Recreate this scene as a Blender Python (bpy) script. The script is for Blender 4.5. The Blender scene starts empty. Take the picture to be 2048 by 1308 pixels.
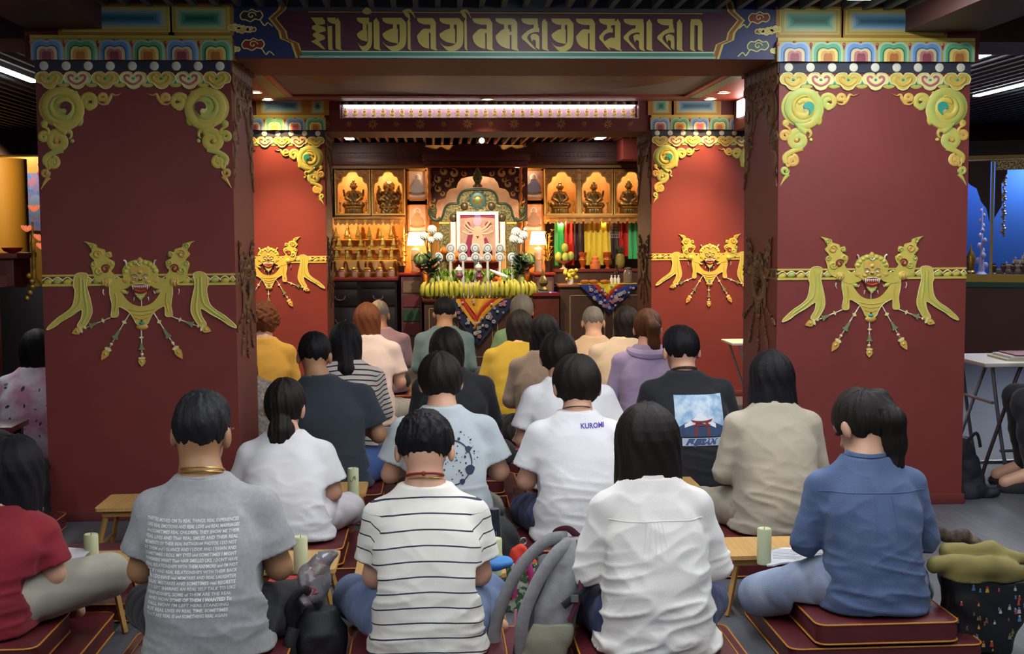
import bpy, bmesh, math, random
import numpy as np
from mathutils import Vector, Matrix, noise
from mathutils.geometry import tessellate_polygon
PI = math.pi
S = bpy.context.scene
COL = S.collection
rnd = random.Random(7)
# ------------------------------------------------------------------ camera
FPX, PITCH, YAW, ROLL, EYE = 2522.0, .0767, .0625, -.0061, 1.5
cp, sp, cy, sy = math.cos(PITCH), math.sin(PITCH), math.cos(YAW), math.sin(YAW)
FW = Vector((sy*cp, cy*cp, -sp)); RT = Vector((cy, -sy, 0)); UP = RT.cross(FW)
cr, sr = math.cos(ROLL), math.sin(ROLL)
RT, UP = cr*RT + sr*UP, -sr*RT + cr*UP
cam = bpy.data.cameras.new('camera'); camo = bpy.data.objects.new('camera', cam); COL.objects.link(camo)
cam.sensor_width = 36; cam.lens = FPX/2048*36; cam.clip_end = 100; cam.clip_start = .05
camo.matrix_world = Matrix(((RT.x, UP.x, -FW.x, 0), (RT.y, UP.y, -FW.y, 0), (RT.z, UP.z, -FW.z, EYE), (0, 0, 0, 1)))
S.camera = camo
# ------------------------------------------------------------------ world, light levels, exposure
W = bpy.data.worlds.new('world'); S.world = W; W.use_nodes = True
W.node_tree.nodes['Background'].inputs[0].default_value = (.55, .6, .7, 1)
W.node_tree.nodes['Background'].inputs[1].default_value = .03
S.view_settings.view_transform = 'Standard'; S.view_settings.look = 'None'
S.view_settings.exposure = 0.12; S.view_settings.gamma = 1.0
try:
    S.cycles.use_denoising = True
    S.cycles.max_bounces = 6; S.cycles.diffuse_bounces = 3; S.cycles.glossy_bounces = 3; S.cycles.transmission_bounces = 6
    S.cycles.sample_clamp_indirect = 4.0; S.cycles.caustics_reflective = False; S.cycles.caustics_refractive = False
except Exception:
    pass
TUBE_E, GALLERY_E, SHADE_E = 48.0, 20.0, 12.0      # emission of the LED tubes, the lit statue gallery and the table lamp shades
COOL, WARM, AMBER = (.96, .98, 1.0), (1.0, .60, .28), (1.0, .50, .17)
def spot(name, loc, target, power, color, size=1.6, blend=.7, radius=.03):
    l = bpy.data.lights.new(name, 'SPOT'); l.energy = power; l.color = color; l.spot_size = size; l.spot_blend = blend; l.shadow_soft_size = radius
    o = bpy.data.objects.new(name, l); COL.objects.link(o); o.location = loc
    o.rotation_euler = (Vector(target)-Vector(loc)).to_track_quat('-Z', 'Y').to_euler(); return o
def point(name, loc, power, color, radius=.04):
    l = bpy.data.lights.new(name, 'POINT'); l.energy = power; l.color = color; l.shadow_soft_size = radius
    o = bpy.data.objects.new(name, l); COL.objects.link(o); o.location = loc; return o
for (lx, ly) in ((-1.40, 10.35), (-1.38, 10.9), (.48, 10.85), (2.40, 10.35), (2.40, 10.85)):      # warm downlights of the inner bay
    spot('downlight_lamp', (lx, ly, 2.60), (lx + (.45 if lx < 0 else (-.45 if lx > 1 else 0)), ly + .45, 0), 330 if ly < 10.5 else 85, WARM, 1.45, 1.0)
for (lx, ly) in ((-.75, 8.3), (.5, 8.0), (1.75, 8.3)): spot('added_bay_lamp', (lx, ly, 2.60), (lx*.8+.1, ly+.9, 0), 120, (1, .82, .60), 1.7, 1.0)  # unseen lamps added in the bay ceiling to brighten the back rows
for lx in (-.9, -.5, 1.48, 1.88, 2.28):                                                              # one lamp in the roof of each statue niche
    point('niche_lamp', (lx, 14.70, 2.17), 5.5, (1, .66, .34), .015)
for lx in (-1.0, -.55, 1.5, 2.0):                                                                    # lamps under the niche shelf
    point('shelf_lamp', (lx, 14.70, 1.585), 4, (1, .60, .25), .02)
for lx in (.08, .53, .98):                                                                           # lamps inside the throne canopy
    point('canopy_lamp', (lx, 14.53, 2.22), 12, (1, .78, .52), .03)
for lx in (-.13, 1.22):
    point('table_lamp_bulb', (lx, 14.38, 1.36), 20, AMBER, .05)
for sx_, st_, pw in ((.53, .5, 190), (-.72, -.6, 75), (1.75, 1.7, 130)): spot('shrine_track_lamp', (sx_, 12.9, 2.44), (st_, 14.1, 1.0), pw, (1, .86, .66), 1.25)
point('display_case_lamp', (7.05, 14.50, 2.245), 34, (.72, .84, 1.0), .02)
point('display_case_lamp', (6.15, 14.80, 2.245), 15, (.5, .4, 1.0), .02)
spot('yellow_corner_lamp', (-5.3, 14.6, 2.38), (-5.9, 17.0, 1.3), 95, (1, .78, .45), 1.7)
# ------------------------------------------------------------------ pixel of the photograph (2048 x 1308) -> point in the room
def at(px, py, Y):
    d = RT*((px-1024)/FPX) - UP*((py-654)/FPX) + FW
    return Vector((0, 0, EYE)) + d*(Y/d.y)
def atz(px, py, z):
    d = RT*((px-1024)/FPX) - UP*((py-654)/FPX) + FW
    return Vector((0, 0, EYE)) + d*((z-EYE)/d.z)
# ------------------------------------------------------------------ materials
def lin(h, k=1.0):
    h = h.lstrip('#'); v = [int(h[i:i+2], 16)/255 for i in (0, 2, 4)]
    return tuple(((c/12.92 if c <= .04045 else ((c+.055)/1.055)**2.4)*k) for c in v) + (1,)
MATS = {}
def nd(nt, typ, **kw):
    n = nt.nodes.new(typ)
    for k, v in kw.items(): setattr(n, k, v)
    return n
def mat(name, col, rough=.6, metal=0., col2=None, nscale=6., bump=0., bscale=60., stretch=(1, 1, 1), spec=.5, emit=0., ecol=None, alpha=1., trans=0., coat=0., detail=3., contrast=(.35, .65), sheen=0., sss=0., attr=None):
    if name in MATS: return MATS[name]
    m = bpy.data.materials.new(name); m.use_nodes = True; nt = m.node_tree; L = nt.links.new
    b = nt.nodes['Principled BSDF']; c = lin(col) if isinstance(col, str) else tuple(col)+(1,)
    b.inputs['Base Color'].default_value = c; b.inputs['Roughness'].default_value = rough; b.inputs['Metallic'].default_value = metal
    b.inputs['Specular IOR Level'].default_value = spec; b.inputs['Alpha'].default_value = alpha
    b.inputs['Transmission Weight'].default_value = trans; b.inputs['Coat Weight'].default_value = coat
    b.inputs['Sheen Weight'].default_value = sheen; b.inputs['Subsurface Weight'].default_value = sss
    if sss: b.inputs['Subsurface Radius'].default_value = (.02, .008, .004)
    m.diffuse_color = c
    if emit:
        b.inputs['Emission Color'].default_value = lin(ecol) if isinstance(ecol, str) else (tuple(ecol)+(1,) if ecol else c)
        b.inputs['Emission Strength'].default_value = emit
    if col2 or bump:
        tc = nd(nt, 'ShaderNodeTexCoord'); mp = nd(nt, 'ShaderNodeMapping'); mp.inputs['Scale'].default_value = stretch
        L(tc.outputs['Object'], mp.inputs['Vector'])
    if col2:
        n = nd(nt, 'ShaderNodeTexNoise'); n.inputs['Scale'].default_value = nscale; n.inputs['Detail'].default_value = detail
        L(mp.outputs[0], n.inputs['Vector'])
        r = nd(nt, 'ShaderNodeValToRGB'); r.color_ramp.elements[0].position, r.color_ramp.elements[1].position = contrast
        r.color_ramp.elements[0].color = c; r.color_ramp.elements[1].color = lin(col2)
        L(n.outputs['Fac'], r.inputs[0]); L(r.outputs[0], b.inputs['Base Color'])
    if bump:
        n2 = nd(nt, 'ShaderNodeTexNoise'); n2.inputs['Scale'].default_value = bscale; n2.inputs['Detail'].default_value = 4
        L(mp.outputs[0], n2.inputs['Vector'])
        bp = nd(nt, 'ShaderNodeBump'); bp.inputs['Strength'].default_value = bump; bp.inputs['Distance'].default_value = .01
        L(n2.outputs['Fac'], bp.inputs['Height']); L(bp.outputs[0], b.inputs['Normal'])
    MATS[name] = m; return m
def ramp_attr(m, attr, stops, interp='CONSTANT', freq=None):
    """colour from a stored number on the mesh (stripes of a shirt, bands of a print)"""
    nt = m.node_tree; b = nt.nodes['Principled BSDF']
    a = nd(nt, 'ShaderNodeAttribute', attribute_name=attr); r = nd(nt, 'ShaderNodeValToRGB'); r.color_ramp.interpolation = interp
    e = r.color_ramp.elements
    while len(e) < len(stops): e.new(.5)
    for i, (p, c) in enumerate(stops): e[i].position = p; e[i].color = lin(c)
    src = a.outputs['Fac']
    if freq:
        q = nd(nt, 'ShaderNodeMath', operation='MULTIPLY'); q.inputs[1].default_value = freq; nt.links.new(src, q.inputs[0])
        w = nd(nt, 'ShaderNodeMath', operation='FRACT'); nt.links.new(q.outputs[0], w.inputs[0]); src = w.outputs[0]
    nt.links.new(src, r.inputs[0]); nt.links.new(r.outputs[0], b.inputs['Base Color']); return m
# ------------------------------------------------------------------ objects
def link(o, parent=None):
    COL.objects.link(o)
    if parent: o.parent = parent
    return o
def tag(o, label, cat, group=None, kind=None):
    o['label'] = label; o['category'] = cat
    if group: o['group'] = group
    if kind: o['kind'] = kind
    return o
def struct(o): o['kind'] = 'structure'; return o
def thing(name, label, cat, loc=(0, 0, 0), rz=0, group=None, sc=1.0):
    o = bpy.data.objects.new(name, None); link(o); o.location = loc; o.rotation_euler = (0, 0, rz); o.scale = (sc,)*3; o.empty_display_size = .1
    return tag(o, label, cat, group)
def dup(src, loc, rz=None, label=None, sc=None, group=None):
    """copy of a thing with its parts and sub-parts"""
    def cpy(o, par):
        c = o.copy(); COL.objects.link(c)
        if par: c.parent = par
        for ch in o.children: cpy(ch, c)
        return c
    c = cpy(src, None); c.location = loc
    if rz is not None: c.rotation_euler[2] = rz
    if sc: c.scale = (sc,)*3 if not isinstance(sc, tuple) else sc
    if label: c['label'] = label
    if group: c['group'] = group
    return c
def rotz(a): return Matrix.Rotation(a, 4, 'Z')
def crom(pts, n=8, closed=False):
    """smooth path through points"""
    P = [np.array(p, float) for p in pts]; out = []; N = len(P)
    for i in range(N if closed else N-1):
        p0, p1, p2, p3 = (P[(i-1) % N], P[i], P[(i+1) % N], P[(i+2) % N]) if closed else (P[max(i-1, 0)], P[i], P[i+1], P[min(i+2, N-1)])
        for k in range(n):
            t = k/n; out.append(.5*((2*p1)+(-p0+p2)*t+(2*p0-5*p1+4*p2-p3)*t*t+(-p0+3*p1-3*p2+p3)*t**3))
    if not closed: out.append(P[-1])
    return [tuple(p) for p in out]
class MB:
    """collects shapes and links them as one mesh object; M is the transform for what is added next"""
    def __init__(s): s.v = []; s.f = []; s.m = []; s.M = Matrix.Identity(4); s.mats = []; s.cur = 0
    def mat(s, m):
        if m not in s.mats: s.mats.append(m)
        s.cur = s.mats.index(m); return s
    def add(s, vs, fs):
        o = len(s.v); M = s.M
        s.v += [tuple(M @ Vector(v)) for v in vs]; s.f += [tuple(i+o for i in f) for f in fs]; s.m += [s.cur]*len(fs)
    def box(s, x0, x1, y0, y1, z0, z1, bev=0.):
        if bev <= 0:
            vs = [(x, y, z) for z in (z0, z1) for y in (y0, y1) for x in (x0, x1)]
            return s.add(vs, [(0, 2, 3, 1), (4, 5, 7, 6), (0, 1, 5, 4), (2, 6, 7, 3), (0, 4, 6, 2), (1, 3, 7, 5)])
        bm = bmesh.new(); bmesh.ops.create_cube(bm, size=1)
        for v in bm.verts: v.co = ((x0+x1)/2+v.co.x*(x1-x0), (y0+y1)/2+v.co.y*(y1-y0), (z0+z1)/2+v.co.z*(z1-z0))
        bmesh.ops.bevel(bm, geom=bm.edges[:], offset=bev, segments=2, affect='EDGES', profile=.6)
        bm.verts.index_update(); s.add([tuple(v.co) for v in bm.verts], [tuple(v.index for v in f.verts) for f in bm.faces]); bm.free()
    def lathe(s, prof, n=16, c=(0, 0, 0), sx=1., sy=1., cap=True, wob=None):
        vs, fs = [], []; k = len(prof)
        for (r, z) in prof:
            for i in range(n):
                a = 2*PI*i/n; q = r*(wob(a, z) if wob else 1); vs.append((c[0]+q*sx*math.cos(a), c[1]+q*sy*math.sin(a), c[2]+z))
        for j in range(k-1):
            for i in range(n): fs.append((j*n+i, j*n+(i+1) % n, (j+1)*n+(i+1) % n, (j+1)*n+i))
        if cap: fs.append(tuple(range(n-1, -1, -1))); fs.append(tuple((k-1)*n+i for i in range(n)))
        s.add(vs, fs)
    def ball(s, c, r, n=12, m=8):
        rx, ry, rz = r if isinstance(r, (tuple, list)) else (r, r, r)
        s.lathe([(max(math.sin(PI*j/m), .001), -math.cos(PI*j/m)*rz) for j in range(m+1)], n, c, rx, ry)
    def tube(s, path, rad, n=8, flat=1., cap=True):
        """round bar along a path; rad a number or one per point; flat squeezes it along its second axis"""
        P = [Vector(p) for p in path]; k = len(P); R = rad if isinstance(rad, (list, tuple)) else [rad]*k
        vs, fs = [], []; ref = None
        for i in range(k):
            t = (P[min(i+1, k-1)]-P[max(i-1, 0)]).normalized()
            if ref is None: ref = Vector((0, 1, 0)) if abs(t.y) < .9 else Vector((1, 0, 0))
            a = (ref-t*ref.dot(t)).normalized(); b = t.cross(a); ref = a
            for j in range(n):
                q = 2*PI*j/n; vs.append(tuple(P[i]+a*(R[i]*flat*math.cos(q))+b*(R[i]*math.sin(q))))
        for i in range(k-1):
            for j in range(n): fs.append((i*n+j, i*n+(j+1) % n, (i+1)*n+(j+1) % n, (i+1)*n+j))
        if cap: fs.append(tuple(range(n-1, -1, -1))); fs.append(tuple((k-1)*n+j for j in range(n)))
        s.add(vs, fs)
    def poly(s, loops, y0=0., h=.004, inset=0.):
        """flat shape in x-z, loops of points (first the outline, then holes), front at y0-h, back at y0"""
        if not isinstance(loops[0][0], (tuple, list, np.ndarray)): loops = [loops]
        tri = tessellate_polygon([[Vector((p[0], p[1], 0)) for p in l] for l in loops])
        flat = [p for l in loops for p in l]; n = len(flat)
        vs = [(p[0], y0-h, p[1]) for p in flat]+[(p[0], y0, p[1]) for p in flat]; fs = []
        for t in tri:
            a, b, c = (flat[i] for i in t)
            fs.append(tuple(t) if (b[0]-a[0])*(c[1]-a[1])-(b[1]-a[1])*(c[0]-a[0]) > 0 else tuple(reversed(t)))
        o = 0
        for l in loops:
            k = len(l)
            for i in range(k): j = (i+1) % k; fs.append((o+i, n+o+i, n+o+j, o+j))
            o += k
        s.add(vs, fs)
    def strip(s, path, wid, y0=0., h=.006, edge=None, n=6):
        """raised rounded band in x-z along a 2-D path; edge: material for its two rims"""
        k = len(path); Wd = wid if isinstance(wid, (list, tuple)) else [wid]*k; core = s.cur
        vs, fs, mi = [], [], []
        if edge is not None: s.mat(edge); ei = s.cur; s.cur = core
        for i in range(k):
            a, b = path[max(i-1, 0)], path[min(i+1, k-1)]; tx, tz = b[0]-a[0], b[1]-a[1]; q = math.hypot(tx, tz) or 1; nx, nz = -tz/q, tx/q
            for j in range(n+1):
                c = math.cos(PI*j/n); vs.append((path[i][0]+nx*Wd[i]*c/2, y0-h*math.sin(PI*j/n)**.7, path[i][1]+nz*Wd[i]*c/2))
        for i in range(k-1):
            for j in range(n): fs.append((i*(n+1)+j, i*(n+1)+j+1, (i+1)*(n+1)+j+1, (i+1)*(n+1)+j)); mi.append(ei if edge is not None and j in (0, n-1) else core)
        c0 = s.cur; s.add(vs, fs); s.m[-len(fs):] = mi; s.cur = c0
    def dome(s, cx, cz, rx, rz, y0=0., h=.008, n=18, m=4, rot=0.):
        vs, fs = [], []
        for j in range(m):
            t = j/m*PI/2
            for i in range(n):
                a = 2*PI*i/n; x, z = rx*math.cos(t)*math.cos(a), rz*math.cos(t)*math.sin(a)
                vs.append((cx+x*math.cos(rot)-z*math.sin(rot), y0-h*math.sin(t), cz+x*math.sin(rot)+z*math.cos(rot)))
        vs.append((cx, y0-h, cz))
        for j in range(m-1):
            for i in range(n): fs.append((j*n+i, j*n+(i+1) % n, (j+1)*n+(i+1) % n, (j+1)*n+i))
        for i in range(n): fs.append(((m-1)*n+i, (m-1)*n+(i+1) % n, m*n))
        s.add(vs, fs)
    def grid(s, fn, nu, nv):
        s.add([fn(i/nu, j/nv) for j in range(nv+1) for i in range(nu+1)], [(j*(nu+1)+i, j*(nu+1)+i+1, (j+1)*(nu+1)+i+1, (j+1)*(nu+1)+i) for j in range(nv) for i in range(nu)])
    def mesh(s, name, smooth=35):
        me = bpy.data.meshes.new(name); me.from_pydata(s.v, [], s.f)
        for m in s.mats: me.materials.append(m)
        if len(s.mats) > 1: me.polygons.foreach_set('material_index', s.m)
        if smooth:
            me.polygons.foreach_set('use_smooth', [True]*len(me.polygons))
            try: me.set_sharp_from_angle(angle=math.radians(smooth))
            except Exception: pass
        me.update(); return me
    def build(s, name, parent=None, smooth=35, loc=None):
        o = link(bpy.data.objects.new(name, s.mesh(name, smooth)), parent)
        if loc is not None: o.location = loc
        return o
def one(name, label, cat, mb, loc=(0, 0, 0), group=None, smooth=35, rz=0):
    o = mb.build(name, None, smooth); o.location = loc; o.rotation_euler = (0, 0, rz); return tag(o, label, cat, group)
# ================================================================== SETTING
M_RED = mat('pillar_red', '7c312c', .55, col2='762e2a', nscale=3, bump=.05, bscale=180)
M_REDD = mat('beam_red', '6a2a28', .6, bump=.04, bscale=150)
M_MAROON = mat('maroon_paint', '4a2026', .55)
M_BROWNP = mat('brown_panel', '5a2f24', .55)
M_SLAT = mat('ceiling_slat', '5a5c60', .5)
M_VOID = mat('ceiling_void', '1c1c20', .9)
M_GREYC = mat('grey_ceiling', '8a8078', .8)
M_FLOOR = mat('vinyl_plank', '505259', .5, col2='5c5e66', nscale=5, stretch=(8, .8, 1), bump=.06, bscale=30)
O_Y = mat('ornament_yellow', 'd2be58', .5, col2='c3b84f', nscale=14)
O_G = mat('ornament_green', 'a9bf62', .5, col2='cdbb58', nscale=12)
O_O = mat('ornament_orange', 'd2a050', .5, col2='d6b455', nscale=12)
O_C = mat('ornament_cream', 'e4dc98', .5)
O_T = mat('ornament_teal', '2f9a88', .5)
O_P = mat('ornament_pink', 'b8686e', .5)
O_R = mat('ornament_red', '8a2c26', .5)
O_W = mat('ornament_white', 'e8e2cc', .5)
O_K = mat('ornament_dark', '3a2a2a', .6)
O_BL = mat('ornament_blue', '2a3a78', .5)
M_DOT = mat('dot_white', 'dcdccb', .6)
M_NAVY = mat('dot_band_navy', '2c3140', .6)
M_GOLD = mat('gilt', 'c8a045', .35, .6, col2='8a6a2a', nscale=30, bump=.2, bscale=90)
def simple(name, mats_boxes, kind=True, bev=0):
    m = MB()
    for mt, b in mats_boxes: m.mat(mt).box(*b, bev) if not bev else m.mat(mt).box(*b, bev)
    o = m.build(name); return struct(o) if kind else o
# floor of vinyl planks with fine joints
m = MB().mat(M_FLOOR); m.box(-7.5, 8.5, -2.6, 19, -.1, 0)
M_JOINT = mat('plank_joint', '3c3d44', .8)
struct(m.build('floor'))
m = MB().mat(M_VOID); m.box(-7.5, 8.5, -2.6, 19, 2.86, 2.95); m.mat(M_SLAT)
for i in range(-63, 76):
    x = i*.112+.04
    m.box(x-.014, x+.014, -2.5, 6.60, 2.642, 2.70)
    if x < -2.1 or x > 2.95: m.box(x-.014, x+.014, 7.5, 18.8, 2.705, 2.765)
struct(m.build('ceiling', smooth=0))
simple('wall_front', [(M_MAROON, (-7.5, 8.5, -2.7, -2.6, 0, 2.95))]); simple('wall_left', [(M_MAROON, (-7.6, -7.5, -2.6, 19, 0, 2.95))])
simple('wall_right', [(M_MAROON, (8.5, 8.6, -2.6, 19, 0, 2.95))]); simple('wall_back', [(M_MAROON, (-7.5, 8.5, 19, 19.1, 0, 2.95))])
simple('wall_shrine', [(M_BROWNP, (-2.6, 3.5, 15.45, 15.55, 0, 2.86))])
simple('wall_shrine_left', [(M_BROWNP, (-2.7, -2.6, 11.9, 15.55, 0, 2.86))]); simple('wall_shrine_right', [(M_BROWNP, (3.5, 3.6, 11.9, 15.55, 0, 2.86))])
# ------------------------------------------------------------------ ornaments (relief paintings of the pillars), all in x-z, front towards -y
def curl(m, cx, cz, r, a0, turns, w, d=1, h=.008, core=None, edge=None, r1=.25, tail=None, n=30):
    """a spiral band winding in to (cx, cz); tail: points it starts from"""
    P = [(cx+r*(1-(1-r1)*i/n)*math.cos(a0+d*2*PI*turns*i/n), cz+r*(1-(1-r1)*i/n)*math.sin(a0+d*2*PI*turns*i/n)) for i in range(n+1)]
    pre = crom(list(tail)+[P[0]], 6)[:-1] if tail else []
    P = pre+P; k = len(P)
    Wd = [w*min(1, .25+1.6*i/k)*(1 if i < k*.8 else 1-.5*(i-k*.8)/(k*.2)) for i in range(k)]
    if core: m.mat(core)
    m.strip(P, Wd, 0, h, edge)
def bracket(W, mir, sw=0):
    """corner scroll bracket; sw swaps the yellow and green leaves"""
    k = .000501; A, B = (O_Y, O_G) if not sw else (O_G, O_Y)
    m = MB()
    def q(x, y): u = (x-45)*k; return (u, -(y-70)*k)
    def cc(x, y, r, a0, t, w, d, core, tail=None, h=.008, r1=.25): curl(m, *q(x, y), r*k, a0, t, w*k, d, h, core, O_C, r1, [q(*p) for p in tail] if tail else None)
    m.mat(B); m.dome(*q(290, 430), 222*k, 205*k, 0, .006, 28); m.mat(A); m.dome(*q(310, 430), 165*k, 150*k, 0, .012, 28)
    cc(300, 440, 185, 4.4, 1.15, 105, 1, B, [(215, 600), (270, 650), (330, 690)], .013, .75); cc(300, 435, 120, 1.2, 1.2, 95, 1, A, None, .017, .55)
    m.mat(O_C); m.dome(*q(345, 435), 75*k, 80*k, 0, .0185); m.mat(O_T if sw == 0 else mat('eye_maroon', '6a2228', .5)); m.poly([q(*p) for p in crom([(295, 420), (320, 385), (365, 375), (405, 405), (400, 465), (350, 515), (358, 470), (335, 445), (305, 448)], 4, True)], 0, .0225)
    cc(570, 375, 78, 2.4, 1.3, 66, -1, B, [(470, 520), (480, 420)]); cc(575, 420, 40, 0, .9, 44, -1, B); m.mat(O_R); m.dome(*q(595, 380), 16*k, 14*k, 0, .014)
    cc(715, 335, 42, 3.6, 1.2, 44, -1, O_O, [(650, 370), (690, 400), (740, 395), (755, 350)]); m.mat(O_O); m.strip([q(*p) for p in crom([(740, 390), (780, 340), (800, 300), (840, 310), (900, 290)])], [x*k for x in np.linspace(50, 3, 33)], 0, .008, O_C)
    cc(255, 770, 98, 1.4, 1.35, 84, 1, B, [(360, 640), (330, 660), (290, 670)]); cc(345, 700, 50, 5, .8, 52, 1, A); m.mat(O_O); m.dome(*q(230, 775), 30*k, 28*k, 0, .015)
    m.mat(A); m.dome(*q(390, 770), 22*k, 22*k, 0, .009); m.dome(*q(440, 285), 24*k, 24*k, 0, .009); m.dome(*q(470, 560), 40*k, 60*k, 0, .008)
    cc(110, 730, 45, 1, 1.1, 52, 1, O_O if not sw else B, [(130, 590), (100, 620), (150, 650), (165, 700)]); m.mat(A); m.dome(*q(115, 600), 38*k, 40*k, 0, .007)
    m.strip([q(*p) for p in crom([(300, 860), (220, 880), (140, 920), (110, 960), (125, 1010)])], [x*k for x in np.linspace(55, 60, 33)], 0, .008, O_C)
    cc(190, 985, 58, 1.2, 1.3, 52, -1, O_O if not sw else B, [(100, 940), (120, 1010), (150, 1045)]); cc(115, 1095, 45, .3, 1.3, 40, -1, B if not sw else O_O)
    m.mat(B if not sw else O_O); m.strip([q(*p) for p in crom([(150, 1130), (115, 1170), (90, 1210), (65, 1255)])], [x*k for x in np.linspace(52, 3, 25)], 0, .008, O_C)
    if mir: m.v = [(W-x, y, z) for x, y, z in m.v]; m.f = [tuple(reversed(f)) for f in m.f]
    return m
def petals(W, H, n):
    m = MB(); w = W/n
    def arch(cx, a, h, mt, y): 
        m.mat(mt); p = [(-a, .0)]+crom([(-a, .2*h), (-a*.97, h*.7), (-a*.72, h*.95), (-a*.35, h), (0, h*.92), (a*.35, h), (a*.72, h*.95), (a*.97, h*.7), (a, .2*h)], 4)+[(a, 0)]
        m.poly([(cx+x, z) for x, z in reversed(p)], 0, y)
    m.mat(mat('petal_ground', 'c0ae50', .5)).box(0, W, -.001, .002, 0, H)
    cols = [('9fbcd8', '6f9ccc', '345f92', 'd6c89a', 'b87a78', '8c4450'), ('a4ccae', '62b184', '1f6e4c', 'ddd07c', 'd2a352', 'ae6c30')]
    for i in range(n):
        cx = (i+.5)*w; c = cols[i % 2]
        for j, (a, h) in enumerate(((.47, .97), (.40, .88), (.335, .70), (.30, .64), (.21, .52), (.13, .40))): arch(cx, a*w, h*H, mat('petal_'+c[j], c[j], .5), .003+.0025*j)
        m.mat(O_P); m.dome(cx, H*.97, .05*w, .05*H, 0, .008); m.dome(cx-w/2+.001, H*.85, .05*w, .10*H, 0, .006)
        m.mat(O_R); m.poly([(cx+w/2-.04*w, .8*H), (cx+w/2, .55*H), (cx+w/2+.04*w, .8*H)], 0, .004) if i < n-1 else None
    return m
def dots(W, H, n):
    m = MB().mat(M_NAVY); m.box(0, W, -.004, .002, 0, H); m.mat(M_DOT)
    for i in range(n): m.dome((i+.42)*W/(n-.1), H/2, H*.41, H*.41, -.004, .003, 20, 3)
    return m
def clouds(W, H, n):
    m = MB(); w = W/n; k = w/540; base = [(-262, 60), (-190, 140), (-60, 150), (0, 100), (60, 150), (190, 140), (262, 60), (235, -40), (150, -70), (90, -140), (0, -170), (-90, -140), (-150, -70), (-235, -40)]
    for i in range(n):
        cx = (i+.5)*w; cz = -150*k; a, b = ((O_Y, O_O), (O_C, O_P))[i % 2]
        if i < n-1: m.mat(O_G); m.dome(cx+w/2, cz-70*k, 130*k, 75*k, 0, .004); m.mat(O_T); m.dome(cx+w/2, cz-30*k, 50*k, 60*k, 0, .006)
        P = crom(base, 5, True); m.mat(a); m.poly([(cx+x*k, cz+z*k) for x, z in reversed(P)], 0, .006)
        m.mat(O_C); m.strip([(cx+x*k, cz+z*k) for x, z in P+P[:1]], 26*k, -.005, .004)
        m.mat(b); m.strip([(cx+x*k, cz+z*k) for x, z in crom([(-60, 60), (-110, 90), (-160, 60), (-130, -20), (0, -85), (130, -20), (160, 60), (110, 90), (60, 60)], 5)], 50*k, -.005, .006, O_C)
        m.mat(O_T); m.dome(cx, cz+25*k, 32*k, 26*k, -.005, .006)
    return m
KM = .00052
def Q(x, y): return ((x-572)*KM, (430-y)*KM)
def mirr(pts): return [(1144-x, y) for x, y in pts]
def QP(pts): return [Q(*p) for p in pts]
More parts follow.
